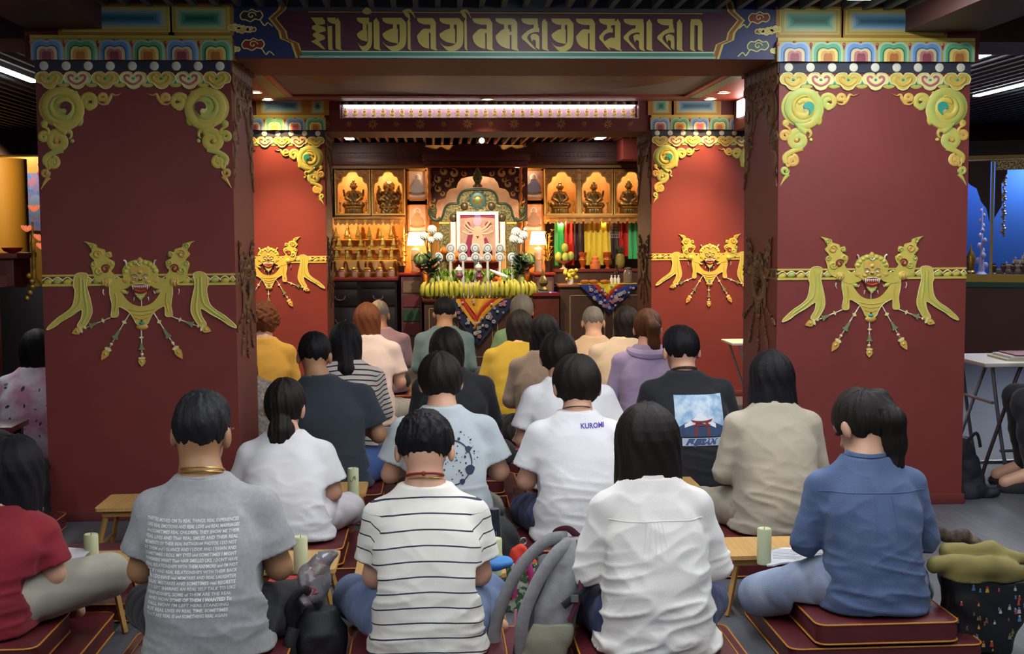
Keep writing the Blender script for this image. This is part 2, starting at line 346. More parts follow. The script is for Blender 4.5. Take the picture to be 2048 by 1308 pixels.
def lion_mask():
    m = MB()
    def P(mt, pts, h, cl=True, n=5): m.mat(mt); m.poly(list(reversed(QP(crom(pts, n, True) if cl else pts))), 0, h)
    def St(mt, pts, w, h, e=None, taper=None):
        m.mat(mt); p = QP(crom(pts, 5)); w = [x*KM for x in np.linspace(w, taper if taper is not None else w, len(p))]; m.strip(p, w, 0, h, e)
    def D(mt, x, y, rx, ry, h, rot=0): m.mat(mt); m.dome(*Q(x, y), rx*KM, ry*KM, 0, h, 16, 4, rot)
    U = [(270, 450), (265, 560), (285, 680), (272, 780), (300, 800), (340, 785), (345, 700), (380, 705), (450, 750), (490, 810), (520, 868), (572, 880)]
    I = [(760, 500), (772, 530), (740, 590), (670, 665), (572, 692)]
    sw = crom(U+mirr(U[:-1])[::-1], 3)+crom([(890, 440)]+I+mirr(I[:-1])[::-1]+[(254, 440)], 3)
    m.mat(O_Y); m.poly(QP(sw), 0, .005) if False else m.poly(list(QP(sw)), 0, .005)
    St(O_C, U, 10, .007); St(O_C, mirr(U), 10, .007); St(O_O, [(320, 560), (330, 640), (310, 740)], 18, .008, O_C); St(O_O, mirr([(320, 560), (330, 640), (310, 740)]), 18, .008, O_C)
    for y, a in ((735, 130), (775, 95), (815, 70)): St(O_O, [(572-a, y-14), (572, y+8), (572+a, y-14)], 9, .008)
    for s in (0, 1):
        f = mirr if s else (lambda p: p)
        fl = [(120, 400), (105, 330), (88, 270), (128, 238), (82, 180), (108, 140), (68, 72), (30, 48), (80, 56), (150, 78), (160, 108), (228, 128), (240, 158), (288, 148), (298, 200), (262, 212), (325, 255), (312, 312), (290, 340), (322, 390), (310, 450), (200, 462), (140, 430)]
        P(O_Y, f(fl), .005, True, 3)
        for (x, y, r, c, d) in ((112, 95, 26, O_G, 1), (165, 175, 44, O_O, 1), (268, 178, 24, O_G, -1), (122, 272, 26, O_G, 1), (235, 318, 44, O_R, 1), (170, 340, 40, O_G, -1), (285, 262, 30, O_Y, -1)):
            xx = 1144-x if s else x; curl(m, *Q(xx, y), r*KM, 0 if not s else PI, 1.3, r*.75*KM, d*(-1 if s else 1), .011, c, O_C)
        D(O_O, *f([(246, 452)])[0], 52, 50, .014); D(O_Y, *f([(246, 452)])[0], 34, 32, .017)
        for q in range(3): St(O_C, f([(206+q*28, 428), (212+q*28, 455), (206+q*28, 482)]), 5, .017)
        P(O_Y, f([(300, 440), (400, 410), (470, 470), (440, 510), (340, 530), (280, 500)]), .007)
        D(O_O, *f([(432, 436)])[0], 50, 34, .012); D(O_G, *f([(400, 545)])[0], 40, 22, .009, -.4 if not s else .4)
        St(O_W, f([(412, 238), (430, 245), (440, 290)]), 22, .012, None, 10)
        St(O_W, f([(205, 520), (200, 550), (212, 580)]), 14, .006, None, 3); St(O_W, f([(450, 540), (435, 570)]), 8, .006); St(O_W, f([(505, 600), (498, 640)]), 14, .006, None, 3)
    P(O_Y, [(405, 390), (400, 330), (440, 270), (500, 238), (535, 238), (572, 206), (609, 238), (644, 238), (704, 270), (744, 330), (739, 390), (735, 440), (690, 470), (660, 500), (620, 560), (572, 612), (524, 560), (484, 500), (454, 470), (409, 440)], .010)
    for a in range(9):
        t = PI*(.08+.84*a/8); D(O_G if a % 2 else O_Y, 572+150*math.cos(t), 372-118*math.sin(t), 34, 30, .016)
    D(O_O, 572, 238, 30, 26, .017); St(O_W, [(545, 268), (572, 292), (600, 268)], 15, .019)
    P(O_O, [(488, 318), (572, 305), (656, 318), (650, 400), (610, 440), (534, 440), (494, 400)], .015)
    D(O_Y, 572, 350, 40, 34, .020); D(O_R, 572, 362, 16, 10, .022)
    for s in (0, 1):
        f = mirr if s else (lambda p: p)
        St(O_T, f([(490, 385), (520, 372), (550, 398)]), 12, .020); D(O_W, *f([(522, 412)])[0], 26, 17, .021); D(O_BL, *f([(528, 412)])[0], 9, 9, .025); D(O_O, *f([(500, 450)])[0], 34, 24, .019)
    D(O_K, 572, 428, 30, 16, .022); D(O_O, 572, 420, 16, 18, .026)
    P(O_R, [(490, 488), (572, 478), (654, 488), (630, 545), (572, 565), (514, 545)], .016); St(mat('tongue_red', 'c8502c', .5), [(520, 530), (572, 545), (624, 530)], 26, .021); St(O_W, [(492, 482), (572, 470), (652, 482)], 10, .020)
    for i in range(8):
        x = 502+i*20; m.mat(O_W); m.poly(QP([(x, 510 if i not in (0, 7) else 525), (x+9, 484), (x-9, 484)]), 0, .021)
    P(O_G, [(516, 560), (572, 578), (628, 560), (600, 600), (572, 630), (544, 600)], .014)
    for i in range(5): x = 540+i*16; m.mat(O_C); m.poly(QP([(x, 618-abs(i-2)*8), (x+6, 590), (x-6, 590)]), 0, .016)
    m.mat(O_W); m.strip(QP([(572, 600), (572, 690)]), 8*KM, 0, .004)
    D(O_T, 572, 862, 30, 22, .013); D(O_O, 572, 898, 60, 34, .011); D(O_R, 572, 835, 12, 12, .012)
    return m
def bead_string(a, b):
    m = MB(); (u0, v0), (u1, v1) = a, b; L = math.hypot(u1-u0, v1-v0); tx, tz = (u1-u0)/L, (v1-v0)/L
    T = lambda s, w: (u0+tx*s*L-tz*w, v0+tz*s*L+tx*w)
    m.mat(O_W); m.strip([T(0, 0), T(.3, 0), T(.8, 0)], .006, 0, .004)
    r = .010
    m.mat(O_C); m.poly([T(.16, 0), T(.20, -1.3*r), T(.24, 0), T(.20, 1.3*r)][::-1], 0, .006)
    m.mat(mat('bell_green', '7d8a5a', .5)); m.poly([T(.36, .35*r), T(.39, .6*r), T(.48, .8*r), T(.52, 1.7*r), T(.54, 1.3*r), T(.54, -1.3*r), T(.52, -1.7*r), T(.48, -.8*r), T(.39, -.6*r), T(.36, -.35*r)], 0, .008)
    m.mat(O_P)
    for s in (.61, .72): m.dome(*T(s, 0), .6*r, .6*r, 0, .008, 10, 3)
    m.mat(O_C); m.dome(*T(.66, 0), .9*r, .9*r, 0, .010, 10, 3); m.poly([T(.76, 1.9*r), T(.79, 1.3*r), T(.79, -1.3*r), T(.76, -1.9*r), T(.735, -1.0*r), T(.735, 1.0*r)], 0, .008)
    m.mat(O_O); fl = [T(.78, 1.1*r), T(.85, 1.9*r), T(.92, 1.3*r), T(1.0, 0), T(.92, -1.3*r), T(.85, -1.9*r), T(.78, -1.1*r)]
    m.poly(fl, 0, .007); m.mat(O_Y); m.dome(*T(.86, 0), 1.1*r, 1.1*r, 0, .012, 12, 3)
    return m
def drape(s):
    k = .000976; p = [(880, 362), (938, 362), (932, 420), (950, 500), (957, 560), (940, 605), (912, 642), (878, 636), (900, 592), (906, 552), (888, 556), (850, 582), (800, 610), (760, 640), (722, 655), (730, 635), (780, 590), (830, 556), (860, 520), (872, 450), (864, 420)]
    P = [((x-1214)*k, (395-y)*k) for x, y in crom(p, 4, True)]; m = MB().mat(O_Y)
    for j, pth in enumerate(([(900, 380), (900, 460), (890, 520), (850, 560), (780, 610)], [(918, 390), (922, 480), (930, 560), (905, 625)])):
        m.mat(O_G); m.strip([((x-1214)*k, (395-y)*k) for x, y in crom(pth, 5)], .016, 0, .009, O_Y)
    m.mat(O_Y); m.poly(list(reversed(P)), 0, .006); m.mat(O_C); m.strip(P+P[:1], .005, -.004, .004)
    if s: m.v = [(-x, y, z) for x, y, z in m.v]; m.f = [tuple(reversed(f)) for f in m.f]
    return m
def rail(W, c):
    """painted rail right across the face with leaf-shaped gaps"""
    m = MB().mat(O_Y); h = .030; x0, x1 = -c, W-c
    m.poly([(x0, -h), (x1, -h), (x1, -h+.012), (x0, -h+.012)], 0, .004); m.poly([(x0, h-.010), (x1, h-.010), (x1, h), (x0, h)], 0, .004)
    x = x0
    i = 0
    while x < x1-.01:
        e = min(x+.055, x1); m.mat((O_Y, O_G)[i % 2]); m.dome((x+e)/2, -.008+.006*(i % 2), (e-x)*.42, .015, 0, .006, 14, 3, .35); m.mat(O_C); m.strip(crom([(x, .0), ((x+e)/2, .016), (e, -.004)], 4), .007, 0, .006); x += .05; i += 1
    return m
# ------------------------------------------------------------------ pillars
ORN = {}
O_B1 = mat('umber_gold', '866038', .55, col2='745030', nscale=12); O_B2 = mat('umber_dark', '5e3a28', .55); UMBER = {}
def orn(key, fn):
    if key not in ORN:
        me = fn().mesh(key[0], 40); ORN[key] = me
        if key[-1] == 'side':      # the inner faces carry the same design in two darker browns
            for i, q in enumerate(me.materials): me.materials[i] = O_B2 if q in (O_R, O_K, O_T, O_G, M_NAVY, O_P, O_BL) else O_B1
    return ORN[key]
def put(name, me, par, loc, rz=0, sc=(1, 1, 1)):
    o = link(bpy.data.objects.new(name, me), par); o.location = loc; o.rotation_euler = (0, 0, rz); o.scale = sc; return o
def pillar(x0, x1, y0, dep, uc, label, sides, sw):
    W = x1-x0; m = MB().mat(M_RED); m.box(x0, x1, y0, y0+dep, 0, 2.39); m.box(x0-.015, x1+.015, y0-.015, y0+dep+.015, 2.37, 2.479)
    o = struct(m.build('pillar')); o['label'] = label
    b = MB().mat(mat('skirting_red', '6e2f2e', .5)); b.box(x0-.014, x1+.014, y0-.014, y0+dep+.014, 0, .055, .006); b.build('baseboard', o)
    for f in sides:      # each face: origin, turn, width
        if f == 'front': org, rz, w, u = (x0, y0-.001), 0, W, uc-x0
        elif f == 'right': org, rz, w, u = (x1+.001, y0), PI/2, dep, dep*.5
        else: org, rz, w, u = (x0-.001, y0+dep), -PI/2, dep, dep*.5
        Lc = lambda a, z, off=0: (org[0]+a*math.cos(rz)+off*math.sin(rz), org[1]+a*math.sin(rz)-off*math.cos(rz), z)
        kw = round(w, 2); np_, nd_, nc = (6, 9, 7) if f == 'front' else (4, 7, 5)
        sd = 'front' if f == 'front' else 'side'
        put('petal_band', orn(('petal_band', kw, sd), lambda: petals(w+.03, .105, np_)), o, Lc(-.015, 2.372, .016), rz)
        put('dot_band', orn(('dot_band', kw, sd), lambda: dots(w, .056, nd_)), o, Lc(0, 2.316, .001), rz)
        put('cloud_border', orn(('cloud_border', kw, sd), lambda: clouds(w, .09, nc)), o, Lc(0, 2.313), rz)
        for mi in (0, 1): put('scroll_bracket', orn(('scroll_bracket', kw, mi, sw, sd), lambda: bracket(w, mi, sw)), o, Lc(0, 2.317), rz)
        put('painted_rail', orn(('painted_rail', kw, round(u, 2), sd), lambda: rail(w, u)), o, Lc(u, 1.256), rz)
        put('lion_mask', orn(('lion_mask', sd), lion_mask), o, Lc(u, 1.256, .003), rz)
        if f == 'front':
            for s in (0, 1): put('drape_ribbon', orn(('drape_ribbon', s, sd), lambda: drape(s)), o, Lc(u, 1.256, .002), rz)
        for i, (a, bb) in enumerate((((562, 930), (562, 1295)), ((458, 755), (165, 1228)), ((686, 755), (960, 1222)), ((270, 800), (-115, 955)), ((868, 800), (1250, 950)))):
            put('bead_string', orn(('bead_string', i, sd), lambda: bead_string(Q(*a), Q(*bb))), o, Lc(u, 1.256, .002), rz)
    return o
cl = at(282, 560, 6.61).x; crr = at(1742, 547, 6.61).x; bl = at(537, 515, 11.09).x; br = at(1419, 513, 11.09).x
pillar(-2.0, -1.02, 6.61, .73, cl, 'dim red pillar painted with a yellow lion mask at the left of the hall', ('front', 'right'), 1)
pillar(1.83, 2.86, 6.61, .73, crr, 'red pillar painted with a yellow lion mask, brighter one at the right', ('front', 'left'), 0)
pillar(bl-.52, -.923, 11.09, .75, bl, 'orange-lit far pillar to the left of the shrine', ('front', 'right'), 0)
pillar(1.936, br+.5, 11.09, .75, br, 'orange-lit far pillar to the right of the shrine', ('front', 'left'), 0)
# ------------------------------------------------------------------ beams
def cbox(m, x0, x1, z0, z1, cols, y=0.):
    """painted panel of nested rectangles"""
    n = len(cols)
    for i, c in enumerate(cols):
        d = (z1-z0)*.5*i/n; m.mat(mat('panel_'+c, c, .5)); m.box(x0+d*1.3, x1-d*1.3, y-.003-.0015*i, y, z0+d, z1-d)
BLUEB = ['b4a860', 'c8b870', '9cb4b8', '7fa4b4', '5f8ea4', '46788e', '355f78']
GREENB = ['b4a860', 'c8c078', '9cc0a4', '78b494', '50987c', '388068', '2a6450']
m = MB().mat(M_REDD); m.box(-2.05, 2.91, 6.62, 7.33, 2.385, 2.86)
bo = struct(m.build('beam_front')); bo['label'] = 'red lintel beam with yellow script between the near pillars'
f = MB(); y0 = 6.619
for (xa, xb, cols) in ((-1.85, -1.33, BLUEB), (-1.30, -1.03, GREENB), (1.84, 2.14, GREENB), (2.19, 2.70, BLUEB)):
    f.mat(mat('frame_orange', 'b08038', .5)).box(xa-.03, xb+.03, y0-.006, y0, 2.50, 2.66); f.mat(O_Y).box(xa-.01, xb+.01, y0-.008, y0, 2.515, 2.65)
    f.M = Matrix.Translation((0, y0-.008, 0)); cbox(f, xa, xb, 2.522, 2.642, cols); f.M = Matrix.Identity(4)
f.mat(O_Y).box(-2.02, -1.01, y0-.014, y0, 2.477, 2.498); f.box(1.82, 2.88, y0-.014, y0, 2.477, 2.498)
f.build('painted_panel', bo)
# cusped red cartouche with script, blue cloud ends
c = MB(); M_CART = mat('cartouche_maroon', '4a2230', .5); zb, zt = 2.387, 2.66
c.mat(mat('end_blue', '26325e', .5)).box(-1.02, 1.83, y0-.003, y0, zb, 2.70)
def cusp(x, s, ins):
    pts = [(0, zb), (-.035, zb+.075), (-.115, zb+.098), (-.125, zb+.135), (-.20, zb+.20), (-.125, zb+.245), (-.105, zb+.295), (-.02, zb+.32), (0, zb+.36)]
    return [(x+s*(p[0]*.68+ins), p[1]) for p in pts]
for ins, mt, h in ((0., O_Y, .005), (.012, mat('cusp_orange', '8a5428', .5), .006), (.034, O_Y, .007), (.042, M_CART, .008)):
    L_ = cusp(-.69, 1, ins); R_ = cusp(1.51, -1, ins); c.mat(mt).poly(list(reversed(L_))+R_ , y0, h)
c.mat(mat('edge_white', 'c8ccae', .5)).box(-.66, 1.48, y0-.011, y0, zb+.03, zb+.036); c.mat(mat('edge_green', '3f7a66', .5)).box(-.66, 1.48, y0-.0105, y0, zb+.012, zb+.03); c.mat(mat('edge_pale', '8fb0a0', .5)).box(-.67, 1.49, y0-.010, y0, zb, zb+.012)
c.mat(O_Y).box(-.62, 1.42, y0-.010, y0, 2.618, 2.621); c.mat(mat('edge_dark', '3a4048', .5)).box(-.72, 1.52, y0-.012, y0, 2.625, 2.70)
c.build('script_panel', bo)
cm = MB()
for s, xo in ((1, -1.02), (-1, 1.83)):
    for (dx, z, w, mt) in ((.11, 2.60, .085, O_K if s > 0 else O_R), (.025, 2.54, .05, O_G), (.065, 2.53, .055, O_O), (.105, 2.53, .04, O_R), (.115, 2.455, .085, O_R if s > 0 else mat('cloud_teal', '3c5a5a', .5)), (.022, 2.43, .04, O_G)):
        x = xo+s*dx; P = crom([(-1, 0), (-.7, .38), (-.3, .36), (.05, .55), (.45, .36), (.8, .4), (1, 0), (.7, -.35), (.3, -.30), (-.1, -.52), (-.55, -.36), (-.85, -.35)], 4, True)
        P = [(x+a*w/1.5, z+b*w/1.5) for a, b in P]; cm.mat(mt).poly(list(reversed(P)), y0-.003, .004); cm.mat(O_C).strip(P+P[:1], .0065, y0-.005, .004); curl(cm, 0, 0, 1, 0, 1, 1) if False else None
        cm.strip([(x+.28*w*(1-t/26)*math.cos(t*.3), z+.24*w*(1-t/26)*math.sin(t*.3)) for t in range(24)], .006, y0-.006, .004)
        if w > .08: cm.strip(crom([(x+s*w*.5, z-.02), (x+s*w*.75, z-.05), (x+s*w*.95, z-.035), (x+s*w*1.25, z-.055)], 5), .007, y0-.003, .005)
cm.build('cloud_motif', bo)
# script letters
M_SCR = mat('script_gold', 'b4a756', .45)
def stem(x, w=.21, b=0): return [(x, .9), (x+w*.5, 1), (x+w, .86), (x+w, .06), (x+w+.06, b-.02), (x+w*.3, b+.02), (x, .05)]
def head(x, w): return crom([(x, 1), (x+.03, .90), (x+.16, .83), (x+.32, .80)], 4)+[(x+w, .80), (x+w, 1)]
def leaf(x, w, z0, z1): return crom([(x+w, z1), (x+w*.55, z1), (x+w*.12, z1*.75+z0*.25), (x, z0+(z1-z0)*.6), (x+w*.14, z0+(z1-z0)*.32), (x+w*.5, z0+(z1-z0)*.1), (x+w, z0)], 4)
def ring(x, w): return crom([(x, .26), (x+w*.18, .14), (x+w*.45, .12), (x+w*.68, .22), (x+w*.72, .45), (x+w*.72, .86)], 4)+crom([(x+w, .86), (x+w, .40), (x+w*.92, .12), (x+w*.62, -.03), (x+w*.3, .0), (x+.02, .22)], 4)
def arm(x, w): return crom([(x+w, .70), (x+w*.6, .69), (x+w*.2, .55), (x, .40), (x+w*.25, .26), (x+w*.55, .10), (x+w*.85, .0)], 4)+crom([(x+w*.6, .18), (x+w*.32, .36), (x+w*.42, .50), (x+w*.75, .57), (x+w, .57)], 4)
def hook(x, w): return crom([(x+w*.30, .46), (x+w*.55, .52), (x+w*.9, .48), (x+w, .36), (x+w, .02)], 4)+crom([(x+w*.72, .1), (x+w*.72, .28), (x+w*.55, .34), (x+w*.42, .26)], 4)
def zig(): return [(0, 1), (.30, 1), (.36, .9), (.36, .80), (.18, .76), (.36, .70), (.38, .58), (.18, .52), (.34, .44), (.36, .34), (.20, .26), (.36, .02), (.30, .02), (0, .26), (.14, .34), (.04, .44), (.06, .50), (.14, .56), (.02, .66), (.04, .74), (.14, .78), (.10, .84)]
GL = {'zig': [zig()], 'ra': [head(.0, .36), stem(.34, .22), stem(0, .18)[:1]+[(.02, .72), (.2, .74), (.2, .05), (.26, 0), (.04, 0), (.02, .1)][0:6]], 'na': [head(0, .6), stem(.52), leaf(0, .46, .04, .66), [(.4, .66), (.6, .66), (.6, .54), (.4, .54)]],
      'ma': [head(0, .62), stem(.56), leaf(0, .50, .04, .66), [(.30, .82), (.44, .82), (.44, .6), (.30, .6)], [(.3, .58), (.6, .58), (.6, .48), (.3, .48)]],
      'mu': [head(0, .62), ring(0, .86), leaf(0, .56, .20, .66), [(.38, .82), (.52, .82), (.52, .6), (.38, .6)], [(.5, 1), (.7, 1), (.86, .85), (.62, .80)]],
      'i': [stem(.12, .22), crom([(-.25, 1.22), (0, 1.05), (.2, 1.0), (.32, .93), (.30, 1.1), (.1, 1.2), (.35, 1.18), (.75, .98), (.45, 1.24), (.1, 1.28)], 3)],
      'ha': [head(0, .62), stem(.78), arm(0, .68), hook(.18, .5), [(.46, .82), (.64, .82), (.64, .62), (.46, .62)]], 'ye': [head(0, .6), stem(.60), arm(0, .52), [(.30, .82), (.46, .82), (.46, .6), (.30, .62)], leaf(.2, .42, .06, .4)],
      'sva': [head(0, .74), stem(.86), arm(0, .6), hook(.2, .52), [(.45, .82), (.60, .82), (.6, .6), (.45, .6)], stem(.6, .16)], 'om': [head(0, .5), ring(0, .62), leaf(0, .42, .26, .62), stem(.68, .24), [(.24, .8), (.40, .8), (.40, .6), (.24, .6)], crom([(.22, 1.18), (.42, 1.1), (.62, 1.18), (.42, 1.32)], 4, True)], 'end': [stem(0, .2), stem(.36, .22), head(.02, .4)]}
g = MB().mat(M_SCR)
for key, a, b in (('zig', 622, 652), ('ra', 655, 684), ('om', 714, 762), ('mu', 765, 813), ('i', 812, 832), ('na', 834, 875), ('mu', 879, 927), ('i', 926, 943), ('na', 945, 988), ('ma', 991, 1038), ('ha', 1043, 1098), ('mu', 1103, 1147), ('na', 1152, 1193), ('ye', 1198, 1244), ('sva', 1247, 1307), ('ha', 1314, 1367), ('end', 1380, 1407)):
    xa, xb = at(a, 75, 6.61).x, at(b, 75, 6.61).x; P = GL[key]; mx = max(p[0] for l in P for p in l if True); mn = 0
    zc0, hh = 2.428, .163
    for i, l in enumerate(P):
        l = [(xa+(p[0]-mn)/(mx-mn)*(xb-xa), zc0+p[1]*hh) for p in l]
        ar = sum(l[j-1][0]*l[j][1]-l[j][0]*l[j-1][1] for j in range(len(l)))
        g.poly(l if ar > 0 else l[::-1], y0-.008, .005+.0004*i)
g.build('script_letter', bo)
# beams over the side aisles and towards the viewer
for i, (n_, b) in enumerate((('beam_aisle', (2.50, 2.90, -2.5, 6.62, 2.53, 2.86)), ('beam_aisle', (-2.04, -1.66, -2.5, 6.62, 2.53, 2.86)), ('beam_aisle', (2.91, 8.5, 6.75, 7.25, 2.50, 2.86)), ('beam_aisle', (-7.5, -2.05, 6.75, 7.25, 2.50, 2.86)), ('beam_aisle', (-7.5, -3.2, 15.3, 15.7, 2.42, 2.86)), ('beam_aisle', (3.7, 8.5, 15.4, 15.6, 2.3, 2.86)))):
    simple(n_, [(M_MAROON if i > 1 else mat('beam_brown', '45231f', .6), b)])
# inner bay: grey ceiling with a wooden roundel, red and green border
m = MB().mat(M_GREYC); m.box(-2.05, 2.95, 7.33, 11.1, 2.64, 2.72)
ib = struct(m.build('ceiling_bay'))
m = MB().mat(mat('border_red', '9a3a2a', .5)); m.box(-2.0, -1.15, 7.33, 11.09, 2.62, 2.641); m.box(2.15, 2.95, 7.33, 11.09, 2.62, 2.641); m.box(-1.15, 2.15, 10.72, 11.09, 2.62, 2.641); m.box(-1.15, 2.15, 7.33, 7.6, 2.62, 2.641)
m.mat(mat('border_green', '6a7a5a', .5)); m.box(-1.30, -1.20, 7.6, 10.85, 2.617, 2.63); m.box(2.20, 2.30, 7.6, 10.85, 2.617, 2.63); m.box(-1.30, 2.30, 10.80, 10.88, 2.617, 2.63); m.build('painted_border', ib)
m = MB().mat(mat('roundel_wood', '6a4a34', .5, col2='54382a', nscale=4, stretch=(1, 8, 1))); m.lathe([(1.45, 2.62), (1.45, 2.641)], 64, (.47, 9.1, 0)); m.build('ceiling_roundel', ib)
# shrine beam with the lit row of statuettes
m = MB().mat(M_REDD); gx0, gx1 = at(682, 215, 11.09).x, at(1276, 215, 11.09).x; gz0, gz1 = 2.478, 2.64
m.box(-2.1, gx0-.01, 11.10, 11.83, 2.36, 2.86); m.box(gx1+.01, 3.4, 11.10, 11.83, 2.36, 2.86); m.box(gx0-.01, gx1+.01, 11.10, 11.83, 2.36, gz0-.006); m.box(gx0-.01, gx1+.01, 11.26, 11.83, gz0-.006, 2.86)
b2 = struct(m.build('beam_shrine')); b2['label'] = 'purple red beam with gold flower motifs above the shrine'
f = MB()
M_FLW = mat('flower_gold', '9a6a34', .5)
for i in range(15):
    x = gx0-.14+i*(gx1-gx0+.28)/14; s = .045 if i % 2 == 0 else .028
    f.mat(M_FLW)
    for q in range(8): a = q*PI/4; f.dome(x+s*.55*math.cos(a), 2.425+s*.55*math.sin(a), s*.42, s*.2, 11.099, .004, 10, 2, a)
    f.mat(O_R); f.dome(x, 2.425, s*.25, s*.25, 11.099, .007, 10, 2)
f.build('flower_motif', b2)
f = MB()
for (xa, xb, cols) in ((-1.45, -1.12, BLUEB), (-1.02, -.93, GREENB), (1.95, 2.08, GREENB), (2.16, 2.5, BLUEB)):
    f.mat(mat('frame_orange', 'b08038', .5)).box(xa-.05, xb+.05, 11.08, 11.10, 2.50, 2.66); f.M = Matrix.Translation((0, 11.08, 0)); cbox(f, xa-.01, xb+.01, 2.515, 2.64, cols); f.M = Matrix.Identity(4)
f.mat(O_Y).box(-1.95, -.92, 11.07, 11.10, 2.477, 2.50); f.box(1.93, 2.95, 11.07, 11.10, 2.477, 2.50); f.build('painted_panel', b2)
# lit statue gallery
ga = thing('statue_gallery', 'long glass-fronted lit case of tiny gold statuettes above the shrine', 'display case', (0, 0, 0))
f = MB().mat(mat('gallery_back', 'b8a0b0', .6)); f.box(gx0, gx1, 11.235, 11.255, gz0, gz1); f.box(gx0, gx1, 11.11, 11.255, gz0, gz0+.003); f.box(gx0, gx1, 11.11, 11.255, gz0+.112, gz0+.117); f.build('case', ga)
f = MB().mat(mat('alu', 'b0b0b0', .3, .8)); f.box(gx0-.006, gx1+.006, 11.09, 11.10, gz0-.006, gz0); f.box(gx0-.006, gx0, 11.09, 11.10, gz0, gz1); f.box(gx1, gx1+.006, 11.09, 11.10, gz0, gz1); f.build('frame', ga)
f = MB().mat(mat('gallery_led', (1, 1, 1), .5, emit=GALLERY_E, ecol=(1, .95, .96))); f.box(gx0+.02, gx1-.02, 11.228, 11.234, gz0+.104, gz0+.111); f.box(gx0+.02, gx1-.02, 11.12, 11.128, gz0+.106, gz0+.111); f.build('light_strip', ga)
mb = MB().mat(mat('statuette_gold', 'e0cc90', .4, .2)); mb.lathe([(.018, 0), (.020, .006), (.016, .010), (.020, .014), (.020, .018)], 12); mb.mat(mat('statuette_brass', 'b89a58', .4, .3)); mb.lathe([(.017, .018), (.019, .024), (.013, .034), (.012, .05), (.015, .056), (.006, .062)], 10, sy=.8); mb.ball((0, 0, .070), (.0075, .0075, .009), 8, 6); mb.ball((0, 0, .080), .003, 6, 4); mb.tube([(-.013, 0, .056), (-.019, -.006, .04), (-.006, -.014, .03)], .004, 5); mb.tube([(.013, 0, .056), (.019, -.006, .04), (.006, -.014, .03)], .004, 5)
sm = mb.mesh('statuette')
for row in (0, 1):
    for i in range(32):
        o = link(bpy.data.objects.new('statuette', sm)); o.scale = (1.12,)*3; o.location = (gx0+.035+i*(gx1-gx0-.07)/31, 11.165, gz0+.0035 if row == 0 else gz0+.1175)
        tag(o, 'tiny gold seated statuette in the %s row of the lit case above the shrine' % ('lower' if row == 0 else 'cut-off upper'), 'statuette', 'statuettes in the lit case, %s row' % ('lower' if row == 0 else 'upper'))
# white lit panel along the right side of the bay
sp_ = thing('lit_wall_case', 'glowing white wall case high on the right side of the bay', 'display case')
f = MB().mat(M_REDD); f.box(2.66, 2.95, 7.40, 11.06, 2.36, 2.62); f.build('case', sp_); f = MB().mat(mat('side_led', (1, 1, 1), .5, emit=7, ecol=(1, .93, .88))); f.box(2.645, 2.658, 8.0, 10.9, 2.46, 2.60); f.build('light_panel', sp_)
# shrine slatted ceiling
m = MB().mat(M_VOID); m.box(-2.6, 3.5, 11.83, 15.45, 2.62, 2.7); m.mat(mat('shrine_slat', '8a5c4a', .5))
for i in range(60):
    x = -2.55+i*.103; m.box(x-.014, x+.014, 11.85, 15.4, 2.505, 2.56)
struct(m.build('ceiling_shrine', smooth=0))
# ceiling tube lights
M_TUBE = mat('led_tube', (1, 1, 1), .5, emit=TUBE_E, ecol=COOL); M_HOUS = mat('fixture_grey', '55565a', .4, .5)
def tube(x, ya, yb, label, z=2.69, w=.07, group=None):
    t = thing('tube_light', label, 'ceiling light', (x, (ya+yb)/2, z), 0, group); L = (yb-ya)/2
    f = MB().mat(M_HOUS); f.box(-w/2-.006, w/2+.006, -L-.01, L+.01, .004, .0145); f.build('housing', t); f = MB().mat(M_TUBE); f.box(-w/2, w/2, -L, L, -.004, .004); f.build('diffuser', t)
    return t
tube(-3.12, 6.9, 10.3, 'long ceiling tube light over the left aisle, nearer one', .0+2.69); tube(-5.45, 15.9, 18.2, 'far ceiling tube light over the left aisle')
tube(4.95, 7.4, 11.3, 'long ceiling tube light over the right aisle'); tube(3.83, 8.45, 11.5, 'short ceiling tube light just beside the right pillar top')
tube(2.11, 4.2, 6.2, 'ceiling tube light in front of the right pillar top', z=2.625, w=.12); tube(.52, 1.6, 6.05, 'ceiling tube light above the middle of the audience', z=2.625, w=.09); tube(-2.3, -.6, 3.6, 'ceiling tube light above the seated man in grey', z=2.625, w=.09); tube(3.6, 0., 4.2, 'ceiling tube light above the right aisle behind the audience', z=2.625, w=.09)
tube(.3, -2.3, .4, 'ceiling tube light behind the audience', z=2.625, w=.09)
